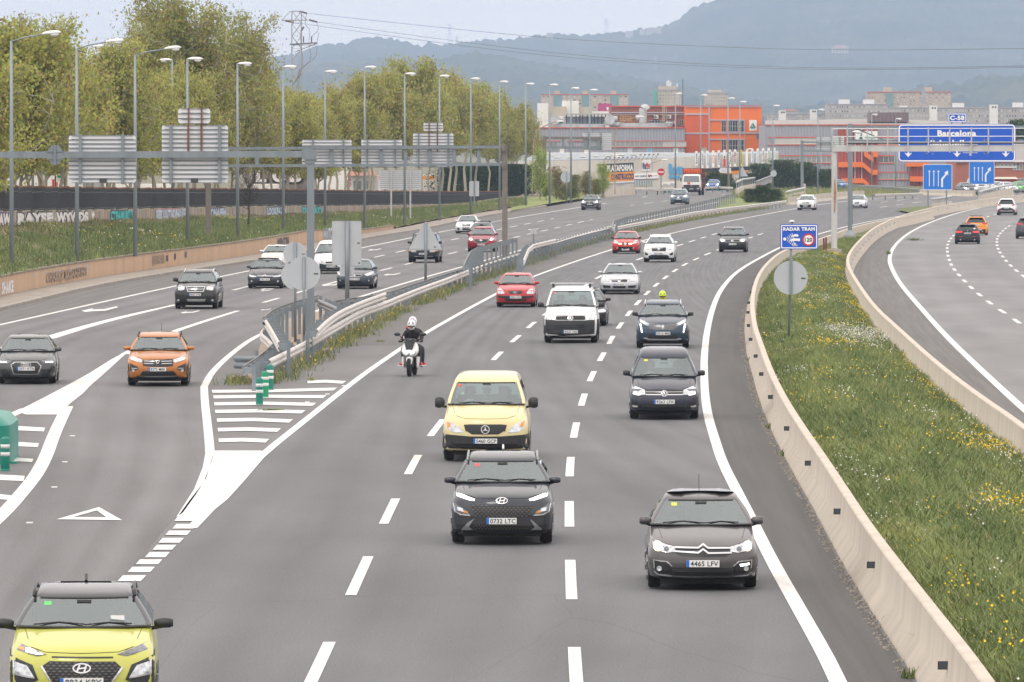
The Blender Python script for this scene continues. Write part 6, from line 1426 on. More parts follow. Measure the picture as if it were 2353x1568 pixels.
bridge_rail([at(1353,458,815),at(1380,451,822),at(1392,449,828)],.2,.95,'open white pedestrian railing running to the left bridge parapet',12,cap=.06)
bridge_rail([G(1692,452),G(1706,443.5),G(1735,436.5),G(1758,431.5)],.80,.95,'concrete and steel bridge parapet climbing right beside the ivy bush',16,base=.9,m=GALV_L)
bridge_rail([at(1737,433,880),at(1775,418,905)],.0,.9,'slanting white pedestrian railing just behind the right bridge parapet',18,cap=.06)
bridge_rail([at(1806,466,800),at(1830,460,820),at(1848,456,835)],.75,.5,'short parapet with curved grey rail left of the white SUV',10,base=.85)
bridge_rail([at(2141,480,720),at(2185,473,745)],.4,.6,'short bridge parapet with dark curved rail at the foot of the nearer lane sign',10,base=.5)
bridge_rail([at(2250,468,760),at(2290,456,800),at(2325,449,820)],.75,.55,'sloping concrete parapet with steel rail below the second lane sign',12,base=.85)
PC=[(1806,467),(1850,463),(1960,455),(1972,449)]
def lowwall(pl,h,label,m=CONC):
 P_=smooth([G(x_,y_)for x_,y_ in pl],1);t=empty('concrete_wall',(0,0,0),0,label,'wall');E_=even(P_,2.0)
 for i in range(0,len(E_)-1,4):
  q_=E_[i:i+5]
  if len(q_)>1:extrude(q_[:-1]+[q_[-2].lerp(q_[-1],.985)],[(-.3,0),(-.12,.3),(-.08,h),(.08,h),(.12,.3),(.3,0)],'wall_section',m,t)
lowwall([(1812,471),(1850,467),(1900,461),(1950,456),(1985,455)],.85,'concrete barrier along the inside of the curve behind the white SUV');lowwall([(1772,432),(1815,434),(1850,437)],.9,'pale concrete wall beyond the ivy bush');lowwall([(2115,448),(2170,450),(2240,452)],.7,'far concrete barrier between the two lane signs and the dark crossover')
GRS=mat('far_grass',(.13,.19,.045),.9,col2=(.24,.25,.08),scale=.5,detail=8)
poly_mark([(1812,470),(1900,460),(1985,453),(2125,446),(2125,437),(1990,433),(1870,428),(1780,433),(1700,447),(1690,455),(1760,468)],'far_grass',.03,GRS)
poly_mark([(1640,481),(1700,475),(1770,469),(1806,466),(1806,460),(1740,455),(1700,452),(1660,462)],'far_grass',.035,GRS)
poly_mark([(1175,489),(1253,474),(1335,460),(1385,452),(1360,446),(1290,452),(1220,458),(1175,470)],'far_grass',.2,GRS)
for x0,x1,y0,lab in((1813,2120,440,'a'),):
 pts=[]
n=2600;xs=RNG.uniform(1690,2120,n);ys=RNG.uniform(436,468,n)
pp=[]
for a_,b_ in zip(xs,ys):
 lim=np.interp(a_,[1690,1760,1812,1900,1985,2125],[455,466,468,458,452,444])
 if b_<lim:pp.append(G(a_,b_))
pp=np.array(pp);blades('far_verge_grass',pp,RNG.uniform(.3,.7,len(pp)),.09,GM,RNG.choice([0,1,2,3],len(pp)),'yellowish far grass inside the curve around the ivy bush',nb=6)
# --------------- hills
HILL=bpy.data.materials.new('forested_hill');HILL.use_nodes=True;n_=HILL.node_tree;b_=n_.nodes['Principled BSDF'];b_.inputs['Roughness'].default_value=.95;b_.inputs['Specular IOR Level'].default_value=.1
t_=n_.nodes.new('ShaderNodeTexCoord');no=n_.nodes.new('ShaderNodeTexNoise');no.inputs['Scale'].default_value=.007;no.inputs['Detail'].default_value=10;n_.links.new(t_.outputs['Object'],no.inputs[0])
no2=n_.nodes.new('ShaderNodeTexVoronoi');no2.inputs['Scale'].default_value=.063;n_.links.new(t_.outputs['Object'],no2.inputs['Vector'])
mm=n_.nodes.new('ShaderNodeMath');mm.operation='MULTIPLY_ADD';mm.inputs[1].default_value=.35;n_.links.new(no2.outputs['Distance'],mm.inputs[0])
m3=n_.nodes.new('ShaderNodeMath');m3.operation='MULTIPLY_ADD';m3.inputs[1].default_value=-.09;n_.links.new(no2.outputs['Distance'],m3.inputs[0]);n_.links.new(no.outputs[0],m3.inputs[2])
r_=ramp_node(n_,[(.18,(.02,.035,.015)),(.42,(.045,.06,.025)),(.56,(.075,.085,.035)),(.72,(.15,.135,.08))]);n_.links.new(m3.outputs[0],r_.inputs[0]);n_.links.new(r_.outputs[0],b_.inputs['Base Color'])
def ridge(name,ctrl,Yf,Yb,base_y,seed,amp=5.0,step=5.6,xs=None,pw=1.25):
 """forest-covered slope that rises from Yf to its crest at Yb; ctrl = crest outline as seen in the photograph"""
 X0=at(ctrl[0][0],0,Yb).x;X1=at(ctrl[-1][0],0,Yb).x;nx=int((X1-X0)/step);ny=max(60,int((Yb-Yf)/19))
 cxs_=[c_[0]for c_ in ctrl];cys=[c_[1]for c_ in ctrl]
 gx=np.linspace(X0,X1,nx);gy=np.linspace(Yf,Yb+120,ny)
 XX,YY=np.meshgrid(gx,gy)
 crest=CAM_H+(HORIZON-np.interp(gx*FX/Yb+CX,cxs_,cys))*Yb/FX
 f=np.clip((YY-Yf)/(Yb-Yf),0,1);back=np.clip((YY-Yb)/120,0,1)
 rg=np.random.default_rng(seed)
 def fbm(x,y,s,o):
  z=np.zeros_like(x);a=1
  for k in range(4):
   ph=rg.uniform(0,6.28,6);th=rg.uniform(0,PI,3)
   for j in range(3):z+=a*np.sin((x*math.cos(th[j])+y*math.sin(th[j]))*s*2**k+ph[j]+1.3*np.sin((x*math.sin(th[j])-y*math.cos(th[j]))*s*2**k*.7+ph[j+3]))
   a*=.5
  return z/3
 zb_=CAM_H+(HORIZON-base_y)*Yf/FX
 Z=zb_+(crest[None,:]-zb_)*f**pw+fbm(XX,YY,.0068,0)*14*np.sin(PI*f)-back*30
 cell=15.5;ix=np.floor(XX/cell).astype(int);iy=np.floor(YY/(cell*1.3)).astype(int);best=np.full(XX.shape,-1.0)
 for dx in(-1,0,1):
  for dy in(-1,0,1):
   a=ix+dx;b=iy+dy;h1=np.abs(np.sin(a*127.1+b*311.7+seed)*43758.5453)%1;h2=np.abs(np.sin(a*269.5+b*183.3+seed)*24634.6345)%1;h3=np.abs(np.sin(a*57.3+b*91.7+seed)*13758.3)%1
   px_=(a+h1)*cell;py_=(b+h2)*cell*1.3;dd=((XX-px_)/(cell*.62))**2+((YY-py_)/(cell*.85))**2;best=np.maximum(best,(1-dd)*(.45+.75*h3))
 Z+=np.clip(best,0,1)*amp
 V=np.stack([XX,YY,Z],-1).reshape(-1,3);I=np.arange(nx*ny).reshape(ny,nx);F=np.stack([I[:-1,:-1],I[:-1,1:],I[1:,1:],I[1:,:-1]],-1).reshape(-1,4)
 me=np_mesh(name,V,F,HILL,smooth=False);o=link(name,me);o['kind']='structure';return o
CR1=[(-300,205),(0,196),(200,190),(400,176),(560,160),(621,146),(665,136),(696,131),(729,117),(768,112),(804,111),(814,101),(855,94),(896,99),(929,106),(968,118),(986,108),(1011,114),(1065,106),(1121,100),(1175,98),(1250,88),(1330,92),(1440,80),(1500,74),(1535,68),(1565,46),(1610,18),(1660,2),(1720,-16),(1800,-28),(1950,-34),(2100,-40),(2353,-30),(2700,-20)]
ridge('hill',CR1,9300,12500,250,3,amp=12)
CR2=[(-300,260),(300,235),(600,178),(700,160),(780,152),(855,148),(1000,149),(1080,132),(1150,138),(1250,160),(1350,176),(1500,195),(1650,232),(1800,250),(2000,285),(2200,300),(2700,300)]
ridge('hill',CR2,7000,9100,285,8,amp=10)
CR3=[(1650,330),(1850,262),(1950,245),(2050,225),(2150,205),(2250,190),(2353,182),(2500,170),(2700,160)]
ridge('hill',CR3,6200,7900,290,15,amp=10)
FARW=mat('distant_pale_steel',(.35,.35,.38),.7)
def far_pylon(x,y0,y1,Y,label,w=.9):
 o=at(x,y1,Y);t=empty('distant_pylon',o,0,label,'pylon');H=(y1-y0)/px(Y);b=MB()
 for s_ in(-1,1):b.beam((s_*H*.10,0,0),(s_*H*.02,0,H),.45)
 for k in range(6):z0=H*k/6;r0=H*(.10-.08*k/6);r1=H*(.10-.08*(k+1)/6);b.beam((-r0,0,z0),(r1,0,z0+H/6),.3).beam((r0,0,z0),(-r1,0,z0+H/6),.3)
 b.build('lattice',FARW,t);b=MB()
 for f_,w_ in((.72,.16),(.84,.2),(.95,.13)):b.beam((-H*w_,0,H*f_),(H*w_,0,H*f_),.4)
 b.build('crossarm',FARW,t)
far_pylon(1033,55,112,12300,'faint tall pylon on the ridge, upper one left of centre');far_pylon(1050,82,112,12300,'faint small pylon beside the taller one on the ridge');far_pylon(1393,42,92,12200,'faint pylon on the ridge left of the steep slope');far_pylon(1141,90,108,12300,'faint squat pylon on the ridge above the tree row')
far_pylon(2123,205,240,2450,'pale pylon in front of the hill, left of the right-hand end of the apartments',.5);
far_pylon(2622/1.7408+0,130,160,9500,'faint pylon halfway up the slope above the factory canopy');far_pylon(1911,228,262,5500,'small pale pylon right of the low apartment row')
t=bld('villa with a pink roof and white columns half way up the hill',1931,116,9800,name='hillside_villa');fb(t,'wall',1912,111,1949,122,9800,BEIGE,16);MB().add([at(1908,111,9797)-t.location,at(1953,111,9797)-t.location,at(1942,104,9806)-t.location,at(1920,104,9806)-t.location],[(0,1,2,3)]).build('roof',mat('pink_tiles',(.32,.18,.15),.8),t)
for k in range(6):fb(t,'column',1913+k*7,111,1914.2+k*7,123,9796,WALLW,1.2)
for x0,x1,y0,y1,l_ in((1437,1455,72,84,'left'),(1470,1482,68,84,'middle'),(1484,1520,64,80,'largest')):
 t=bld('pale building on the ridge line left of the steep hill, %s one'%l_,x0,y1,12200,name='ridge_building');fb(t,'wall',x0,y0,x1,y1+4,12200,BEIGE,20)
t=bld('square water tower on the ridge above the tree row',1263,100,12200,'tower','water_tower');fb(t,'tower_wall',1256,76,1271,100,12200,BEIGE,12)
# --------------- haze
hz=MB().box((0,4500,150),(5200,9300,0)).v
HZ=bpy.data.materials.new('haze_air');HZ.use_nodes=True;n_=HZ.node_tree;n_.nodes.clear();oo=n_.nodes.new('ShaderNodeOutputMaterial');pv=n_.nodes.new('ShaderNodeVolumePrincipled')
pv.inputs['Color'].default_value=(.56,.73,1.0,1);pv.inputs['Density'].default_value=HAZE_D;pv.inputs['Anisotropy'].default_value=.0
n_.links.new(pv.outputs[0],oo.inputs['Volume'])
zt_=345.0;zb_=-2.0
o=MB().box((0,7300,(zt_+zb_)/2),(9000,15300,zt_-zb_)).build('haze',HZ);o['kind']='stuff';o['label']='pale blue haze over the valley'
# --------------- vehicles
CARG=glass_mat('car_glass',(.50,.63,.62),2.55);CARGD=glass_mat('car_glass_dark',(.10,.12,.13),1.7)
TYRE=mat('tyre_rubber',(.012,.012,.013),.85);RIM=mat('alloy_rim',(.32,.33,.34),.35,metal=.6);UNDER=mat('underbody_black',(.006,.006,.007),.9);CHROME=mat('chrome_trim',(.62,.63,.65),.18,metal=.7)
GRILLE=mat('grille_black',(.012,.013,.015),.35);SEATM=mat('seat_dark',(.03,.032,.036),.8);PLATE=mat('plate_white',(.72,.73,.72),.4);PBLUE=mat('plate_blue',(.0,.13,.55),.4);PTXT=mat('plate_text',(.02,.02,.03),.5)
LENS=mat('headlamp_lens',(.52,.55,.58),.12,metal=.45,var=.35,scale=14,coat=.6);LENSD=mat('headlamp_dark',(.12,.13,.15),.12,metal=.3,coat=.6,var=.4,scale=16);LIT=mat('lit_led',(.9,.9,.9),.3,emit=(1,1,1),estr=3.0);WARM=mat('lit_halogen',(1,.85,.6),.3,emit=(1,.80,.52),estr=2.6)
TAIL=mat('tail_lamp_red',(.45,.01,.015),.15,coat=.6);TAILON=mat('brake_lamp_lit',(.8,.03,.03),.2,emit=(1,.06,.05),estr=1.2);AMBER=mat('amber_lens',(.75,.25,.02),.2,coat=.5);SKINM=mat('skin',(.50,.30,.21),.6);HAIR=mat('dark_hair',(.025,.018,.014),.8)
STK={'y':mat('yellow_sticker',(.6,.6,.05),.5),'r':mat('red_sticker',(.6,.08,.06),.5),'g':mat('green_sticker',(.1,.5,.12),.5)}
def paint(name,col,metal=.0,coat=.65,rough=.45):
 return mat('paint_'+name,col,rough,metal=metal,coat=coat,spec=.3)
NF,NCo,NS,NR=16,5,22,12
def plan(w,yf,yr,bow,crx,cry,rcx,rcy,rbow,bulge=0.0):
 """closed outline (x,y) of the body at one height, counted front-left -> front-right -> right side -> rear -> left side"""
 P_=[]
 for i in range(NF+1):t=-1+2*i/NF;P_.append((t*(w-crx),yf+bow*t*t))
 for i in range(1,NCo):a=PI/2*i/NCo;P_.append((w-crx+crx*math.sin(a),yf+bow+cry*(1-math.cos(a))))
 ys0,ys1=yf+bow+cry,yr-rbow-rcy
 for i in range(NS+1):t=i/NS;P_.append((w+bulge*math.sin(PI*t),ys0+(ys1-ys0)*t))
 for i in range(1,NCo):a=PI/2*i/NCo;P_.append((w-rcx+rcx*math.cos(a),ys1+rcy*math.sin(a)))
 for i in range(NR+1):t=1-2*i/NR;P_.append((t*(w-rcx),yr-rbow*t*t))
 n=len(P_)
 for i in range(1,NCo):a=PI/2*i/NCo;P_.append((-(w-rcx+rcx*math.sin(a)),yr-rbow-rcy*(1-math.cos(a))))
 for i in range(NS+1):t=i/NS;P_.append((-w-bulge*math.sin(PI*t),ys1+(ys0-ys1)*t))
 for i in range(1,NCo):a=PI/2*i/NCo;P_.append((-(w-crx+crx*math.cos(a)),yf+bow+cry*(1-math.sin(a))))
 return P_
NTOT=(NF+1)+(NCo-1)+(NS+1)+(NCo-1)+(NR+1)+(NCo-1)+(NS+1)+(NCo-1)
SIDE_R=(NF+1)+(NCo-1);REAR0=SIDE_R+NS+1+NCo-1;SIDE_L=REAR0+NR+1+NCo-1
TYPES={'suv':dict(W=1.80,L=4.25,H=1.57,zh=.86,zc=1.04,yc=1.12,yrt=1.92,zr=1.45,wb=.86,wr=.64,bed=0,clr=.22,wr_=.335,zbr=.92,rg=.46,rear='hatch',bulge=.015),'hatch':dict(W=1.74,L=4.05,H=1.45,zh=.74,zc=.95,yc=1.10,yrt=1.95,zr=1.365,wb=.83,wr=.60,clr=.17,wr_=.31,rg=.5,rear='hatch',bulge=.01),'sedan':dict(W=1.79,L=4.55,H=1.46,zh=.72,zc=.95,yc=1.22,yrt=2.08,zr=1.37,wb=.84,wr=.60,clr=.17,wr_=.315,rg=1.25,rear='sedan',bulge=.01),'van':dict(W=1.90,L=4.95,H=1.97,zh=1.00,zc=1.28,yc=.88,yrt=1.62,zr=1.86,wb=.90,wr=.72,clr=.22,wr_=.335,rg=.12,rear='hatch',bulge=.01),'mpv':dict(W=1.80,L=4.40,H=1.80,zh=.80,zc=1.07,yc=1.02,yrt=1.75,zr=1.68,wb=.86,wr=.66,clr=.19,wr_=.32,rg=.2,rear='hatch',bulge=.012),}
class Car:
 def __init__(s,typ,label,loc,yaw,paintm,glass=None,rear=False,cat='car',name='car',roofm=None,lower=None,**ov):
  d=dict(TYPES[typ]);d.update(ov);s.d=d;s.L=d['L'];s.hw=d['W']/2;s.rear_view=rear
  s.t=empty(name,loc,yaw,label,cat,'vehicles on the motorway');s.P=paintm
  s.levels()
  s.body(paintm,glass or CARG,roofm)
  s.wheels()
 def levels(s):
  d=s.d;hw=s.hw;L=s.L;zh,zc,yc=d['zh'],d['zc'],d['yc'];c_=d['clr'];Lv=[]
  def add(z,yf,yr,w,bow=.10,crx=.30,cry=.34,rcx=.22,rcy=.22,rbow=.06,bulge=None,kind='body'):
   Lv.append(dict(z=z,yf=yf,yr=yr,w=w,bow=bow,crx=crx,cry=cry,rcx=rcx,rcy=rcy,rbow=rbow,bulge=d['bulge']if bulge is None else bulge,kind=kind))
  add(c_,.22,L-.2,hw*.90,.10);add(c_+.05,.06,L-.06,hw*.955,.11);add(c_+.13,.01,L-.01,hw*.975,.12)
  add((c_+zh)*.42+.05,.0,L,hw*.99,.13);add((c_+zh)*.5+.06,.005,L-.0,hw,.13);add(zh*.76,.02,L-.01,hw,.13,bulge=.02)
  add(zh*.86,.045,L-.03,hw*.995,.14);add(zh*.95,.09,L-.04,hw*.98,.15,crx=.32,cry=.40);add(zh,.16,L-.05,hw*.965,.16,crx=.34,cry=.42)
  sed=d['rear']=='sedan';rg=d['rg'];tb=L-.06
  for f,g in((.22,.12),(.5,.40),(.75,.70),(.93,.92)):
   z=zh+(zc-zh)*f;yf=.16+(yc-.16)*g
   yr=(L-.06-(rg*.62)*g)if sed else L-.06-.05*f
   add(z,yf,yr,hw*(.965-.035*f),.16+.04*f,crx=.34-.06*f,cry=.42-.12*f,rbow=.05)
  yrb=(L-.06-rg*.64)if sed else L-.12
  add(zc,yc,yrb,hw*.925,.20,crx=.24,cry=.26,kind='cowl')
  add(zc+.012,yc+.02,yrb-.01,d['wb']*hw/.9 if False else d['wb'],.19,crx=.075,cry=.10,rcx=.10,rcy=.10,kind='glass0')
  n=6;zr,yrt=d['zr'],d['yrt'];yre=L-.10-rg
  for k in range(n+1):
   f=(k+.0)/n;ff=.03+.94*f;z=zc+.012+(zr-zc-.012)*ff
   w=d['wb']+(d['wr']-d['wb'])*(ff**1.25)
   add(z,yc+.02+(yrt-yc-.02)*ff**.96,yrb-.01+(yre-yrb+.01)*ff,w,.19-.07*ff,crx=.075-.01*ff,cry=.10,rcx=.09,rcy=.10,kind='glass')
  H=d['H'];wr=d['wr']
  for f,dy_,dy2,fw,cr_ in((.14,.02,.015,.99,.10),(.38,.12,.09,.96,.14),(.62,.28,.2,.92,.16),(.82,.48,.34,.86,.18),(.94,.74,.48,.74,.18),(1.0,1.05,.62,.50,.12)):
   add(zr+(H-zr)*f,yrt+dy_,yre-dy2,wr*fw,.12-.08*f,crx=cr_,cry=cr_,rcx=cr_,rcy=cr_,kind='roof')
  s.Lv=Lv;s.y0=-L/2
 def interp(s,z):
  Lv=s.Lv
  if z<=Lv[0]['z']:return Lv[0]
  for a,b in zip(Lv,Lv[1:]):
   if z<=b['z']:
    f=(z-a['z'])/max(1e-6,b['z']-a['z']);return{k:a[k]+(b[k]-a[k])*f for k in a if k!='kind'}
  return Lv[-1]
 def front(s,x,z,rear=False):
  l=s.interp(z);x=abs(x);w=l['w']-.002
  if not rear:
   if x<=w-l['crx']:y=l['yf']+l['bow']*(x/(w-l['crx']))**2
   else:q_=min(1,(x-(w-l['crx']))/l['crx']);y=l['yf']+l['bow']+l['cry']*(1-math.sqrt(max(0,1-q_*q_)))
   return y+s.y0
  if x<=w-l['rcx']:y=l['yr']-l['rbow']*(x/(w-l['rcx']))**2
  else:q_=min(1,(x-(w-l['rcx']))/l['rcx']);y=l['yr']-l['rbow']-l['rcy']*(1-math.sqrt(max(0,1-q_*q_)))
  return y+s.y0
 def body(s,pm,gm,roofm):
  d=s.d;Lv=s.Lv;V=[];WA=d['wr_']+.055;ax=(s.y0+.88,s.y0+s.L-.86);s.ax=ax
  for l in Lv:
   P_=plan(l['w'],l['yf'],l['yr'],l['bow'],l['crx'],l['cry'],l['rcx'],l['rcy'],l['rbow'],l['bulge']if l['kind']=='body' else 0)
   for x,y in P_:
    y+=s.y0
    V.append([x,y,l['z']])
  N=NTOT;nl=len(Lv);body=[];roof=[];wind=[];rearg=[];sideg=[];arch=[]
  for j in range(nl-1):
   g=Lv[j]['kind']=='glass' and Lv[j+1]['kind']=='glass'
   for i in range(N):
    q_=(j*N+i,j*N+(i+1)%N,(j+1)*N+(i+1)%N,(j+1)*N+i)
    if g:
     if i<NF:wind.append(q_);continue
     if REAR0<=i<REAR0+NR:rearg.append(q_);continue
     si=i-SIDE_R if SIDE_R<=i<SIDE_R+NS else(NS-1-(i-SIDE_L)if SIDE_L<=i<SIDE_L+NS else None)
     if si is not None and si not in(0,NS//2-1,NS-2,NS-1):sideg.append(q_);continue
    cy_=sum(V[k][1]for k in q_)/4;cz_=sum(V[k][2]for k in q_)/4;cx_=sum(V[k][0]for k in q_)/4
    if abs(cx_)>s.hw*.8 and any((cy_-a)**2+(cz_-d['wr_'])**2<WA**2 for a in ax)and cz_<d['wr_']*2.3:continue
    (roof if(Lv[j]['kind']in('roof','glass')and roofm)else body).append(q_)
  cap=tuple((nl-1)*N+k for k in range(N));(roof if roofm else body).append(cap)
  base=tuple(reversed(range(N)))
  def mk_(name,F,m,sm=35):
   used=sorted({k for f in F for k in f});idx={k:n for n,k in enumerate(used)}
   b=MB();b.add([V[k]for k in used],[tuple(idx[k]for k in f)for f in F]);return b.build(name,m,s.t,sm=sm)
  s.body_o=mk_('body',body,pm,40)
  if roof:mk_('roof',roof,roofm,40)
  mk_('windscreen',wind,gm,True);mk_('rear_window',rearg,gm,True);mk_('side_glass',[f for f in sideg if V[f[0]][0]>0],gm,40);mk_('side_glass',[f for f in sideg if V[f[0]][0]<0],gm,40)
  c_=d['clr'];L=s.L;hw=s.hw
  b=MB();b.box((0,0,c_-.01),(hw*1.55,L-.5,.12)).box((0,s.y0+.55,c_+.18),(hw*1.2,.5,.28));
  for a in ax:
   b.box((0,a,d['wr_']+.08),(hw*1.84,WA*1.7,.10+WA))
  b.build('underbody',UNDER,s.t)
  zf=d['zc'];b=MB();b.box((0,s.y0+d['yc']+.42,zf-.10),(hw*1.62,.5,.14));
  b.build('dashboard',DARK,s.t)
  seat=MB();seat.box((0,0,-.05),(.46,.14,.62)).box((0,.0,.36),(.24,.1,.17)).box((0,-.25,-.32),(.46,.5,.12));sm_=seat.mesh('seat',SEATM)
  ys=s.y0+d['yrt']+.42;s.seat_y=ys
  for sx in(-1,1):link('seat',sm_,s.t,(sx*hw*.40,ys,zf-.06))
  r_=MB();r_.box((0,0,-.05),(hw*1.45,.16,.55))
  for sx in(-.45,.45):r_.box((sx*hw,0,.28),(.22,.09,.13))
  r_.build('rear_seat',SEATM,s.t,(0,ys+.85,zf-.06))
  MB().lathe([(.17,0),(.185,.01),(.185,.03),(.17,.035)],(0,0,0),14,'Y').build('steering_wheel',BLACK,s.t,(hw*.40,ys-.55,zf+.0))
 def wheels(s):
  d=s.d;r=d['wr_'];w=.215 if d['W']>1.75 else .2;key=('wheel',round(r,3),w)
  if key not in gpost:
   a=MB();a.lathe([(r*.70,-w/2),(r*.93,-w/2),(r*.99,-w*.38),(r,-w*.2),(r,w*.2),(r*.99,w*.38),(r*.93,w/2),(r*.70,w/2)],(0,0,0),24,'X')
   b=MB();b.lathe([(r*.70,-w*.5),(r*.66,-w*.44),(.02,-w*.46),(.02,-w*.3),(r*.6,-w*.2)],(0,0,0),20,'X')
   for k in range(5):an=2*PI*k/5;b.beam((-w*.49,math.cos(an)*.05,math.sin(an)*.05),(-w*.49,math.cos(an)*r*.66,math.sin(an)*r*.66),.06,.03)
   gpost[key]=(a.mesh('wheel',TYRE,40),b.mesh('rim',RIM,40))
  for a in s.ax:
   for sx in(-1,1):
    o=link('wheel',gpost[key][0],s.t,(sx*(s.hw-w*.56),a,r));k=link('rim',gpost[key][1],o)
    if sx>0:k.rotation_euler.z=PI
    # --- things lying on the front (or rear) surface, outlines as (x, z) in metres
 def surf(s,name,polys,m,proud=.006,back=.03,rear=False,par=None,sm=False,seg=.09):
  b=MB();sg=1 if rear else-1
  for poly in polys:
   tri=tessellate_polygon([[Vector((x,z,0))for x,z in poly]])
   bm=bmesh.new();vs=[bm.verts.new((x,0,z))for x,z in poly]
   for t_ in tri:
    try:bm.faces.new([vs[i]for i in t_])
    except Exception:pass
   xs=[p_[0]for p_ in poly];zs=[p_[1]for p_ in poly]
   for lo,hi,ax_ in((min(xs),max(xs),0),(min(zs),max(zs),2)):
    n=int((hi-lo)/seg)
    for k in range(1,n+1):
     co=[0,0,0];no=[0,0,0];co[ax_]=lo+(hi-lo)*k/(n+1);no[ax_]=1
     bmesh.ops.bisect_plane(bm,geom=bm.verts[:]+bm.edges[:]+bm.faces[:],plane_co=co,plane_no=no)
   bmesh.ops.triangulate(bm,faces=[f for f in bm.faces if len(f.verts)>3])
   bm.verts.index_update();o=len(b.v)
   for v in bm.verts:b.v.append((v.co.x,s.front(v.co.x,v.co.z,rear)+sg*proud,v.co.z))
   for f in bm.faces:b.f.append(tuple(v.index+o for v in f.verts));b.m.append(0)
   ring=[e for e in bm.edges if len(e.link_faces)==1]
   for e in ring:
    i0=len(b.v);a_,c_=e.verts
    for v in(a_,c_):b.v.append((v.co.x,s.front(v.co.x,v.co.z,rear)-sg*back,v.co.z))
    b.f.append((a_.index+o,c_.index+o,i0+1,i0));b.m.append(0)
   bm.free()
  return b.build(name,m,par or s.t,sm=sm)
 def plate(s,cx_,cz_,w,txt,rear=False,dy=.02):
  sg=1 if rear else-1;y=s.front(cx_+.26,cz_,rear);y=(max if rear else min)(y,s.front(cx_,cz_,rear))+sg*dy;h=.11
  o=MB().box((0,0,0),(w,.012,h)).build('number_plate',PLATE,s.t,(cx_,y,cz_));xs=-1 if not rear else 1
  MB().box((-(w/2-.022)*(1 if not rear else-1),sg*.008,0),(.042,.004,h*.98)).build('plate_band',PBLUE,o)
  t_=text_obj('plate_text',txt,PTXT,o,h*.70,Vector((.022*(1 if not rear else-1),sg*.009,0)),fit=w*.84,bold=.012)
  if rear:t_.rotation_euler.z=PI
  return o
 def mirror_parts(s,m,z=None,x=None,sz=(.24,.14,.15),y=None,stalk=True):
  z=z or s.d['zc']+.06;y=y if y is not None else s.y0+s.d['yc']+.45
  for sx in(-1,1):
   xx=sx*((x or s.hw+.03));b=MB();n=10;V=[];F=[]
   for k,(f,r_)in enumerate(((-.5,.35),(-.35,.8),(0,1),(.3,.95),(.5,.7))):
    for q_ in range(n):a=2*PI*q_/n;cc,ss=math.cos(a),math.sin(a);V.append((f*sz[0]*sx*1.0,math.copysign(abs(cc)**.7,cc)*sz[1]/2*r_,math.copysign(abs(ss)**.7,ss)*sz[2]/2*r_))
   for k in range(4):
    for q_ in range(n):F.append((k*n+q_,k*n+(q_+1)%n,(k+1)*n+(q_+1)%n,(k+1)*n+q_))
   F+=[tuple(range(n)),tuple(4*n+q_ for q_ in range(n))]
   V=[(-x_ if True else x_,y_,z_)for x_,y_,z_ in V];V=[(-x_,y_,z_)for x_,y_,z_ in V]
   b.add(V,F);o=b.build('wing_mirror',m,s.t,(xx,y,z),sm=50)
   MB().beam((0,.02,-sz[2]*.3),(-sx*(abs(xx)-s.d['wb']+.02),.04,-sz[2]*.3-.03),.05,.05).build('mirror_stalk',BLACK,o)
   MB().box((0,sz[1]*.47,0),(sz[0]*.8,.01,sz[2]*.75)).build('mirror_glass',CHROME,o)
 def rails(s,m,h=.05):
  for sx in(-1,1):
   P_=[];d=s.d;y0=s.y0+d['yrt']+.05;y1=s.y0+s.L-d['rg']-.25
   for k in range(7):f=k/6;P_.append((sx*d['wr']*(.985-.02*math.sin(PI*f)),y0+(y1-y0)*f,d['zr']+(d['H']-d['zr'])*(.05+.55*math.sin(PI*f))+h*min(1,4*min(f,1-f))))
   MB().tube(P_,.02,6).build('roof_rail',m,s.t,sm=True)
 def wiper(s):
  l=s.d;z0=l['zc']+.03;w_=s.hw
  s.surf('bonnet_seam',stroke([(-w_*.80,l['zc']-.015),(-w_*.70,l['zh']+.02),(-w_*.5,l['zh']*.965),(0,l['zh']*.955),(w_*.5,l['zh']*.965),(w_*.70,l['zh']+.02),(w_*.80,l['zc']-.015)],.007),UNDER,.003,0)
  for x0,x1,z1 in((-.62,.02,.045),(.02,.60,.04)):
   P_=[(x0,s.front(x0,z0)-.02,z0+.015),((x0+x1)/2,s.front((x0+x1)/2,z0+z1)-.02,z0+z1*.9),(x1,s.front(x1,z0+.01)-.02,z0+.02)];MB().tube(P_,.010,4).build('wiper',BLACK,s.t)
  b=MB();z=z0
  P_=[(x*.1*s.d['wb']*.97,s.front(x*.1*s.d['wb']*.97,l['zc']+.01)-.006,l['zc']+.014)for x in range(-10,11)];MB().tube(P_,.018,4).build('scuttle_strip',BLACK,s.t)
  f=MB();zt=l['zr']-.02
  P_=[(x*.1*(l['wr']-.09),s.front(x*.1*(l['wr']-.09),zt)-.004,zt)for x in range(-10,11)];MB().tube(P_,.013,4).build('screen_top_trim',BLACK,s.t)
  MB().box((0,s.front(0,zt-.05)+.03,zt-.045),(.18,.03,.06)).build('sensor_housing',DARK,s.t)
  MB().box((0,s.front(0,zt-.12)+.15,zt-.13),(.21,.02,.055)).build('rear_view_mirror',BLACK,s.t)
 def sticker(s,k='y',fx=-.78):
  z=s.d['zr']-.10;w=s.d['wr']*fx;s.surf('sticker',[[(w,z),(w+.09,z),(w+.09,z+.045),(w,z+.045)]],STK[k],.004,.0)
def M2(poly):return[(-x,z)for x,z in poly]
def P2(ref,pts):
 cx_,gy,ppm=ref;return[((x-cx_)/ppm,(gy-y)/ppm+.045)for x,y in pts]
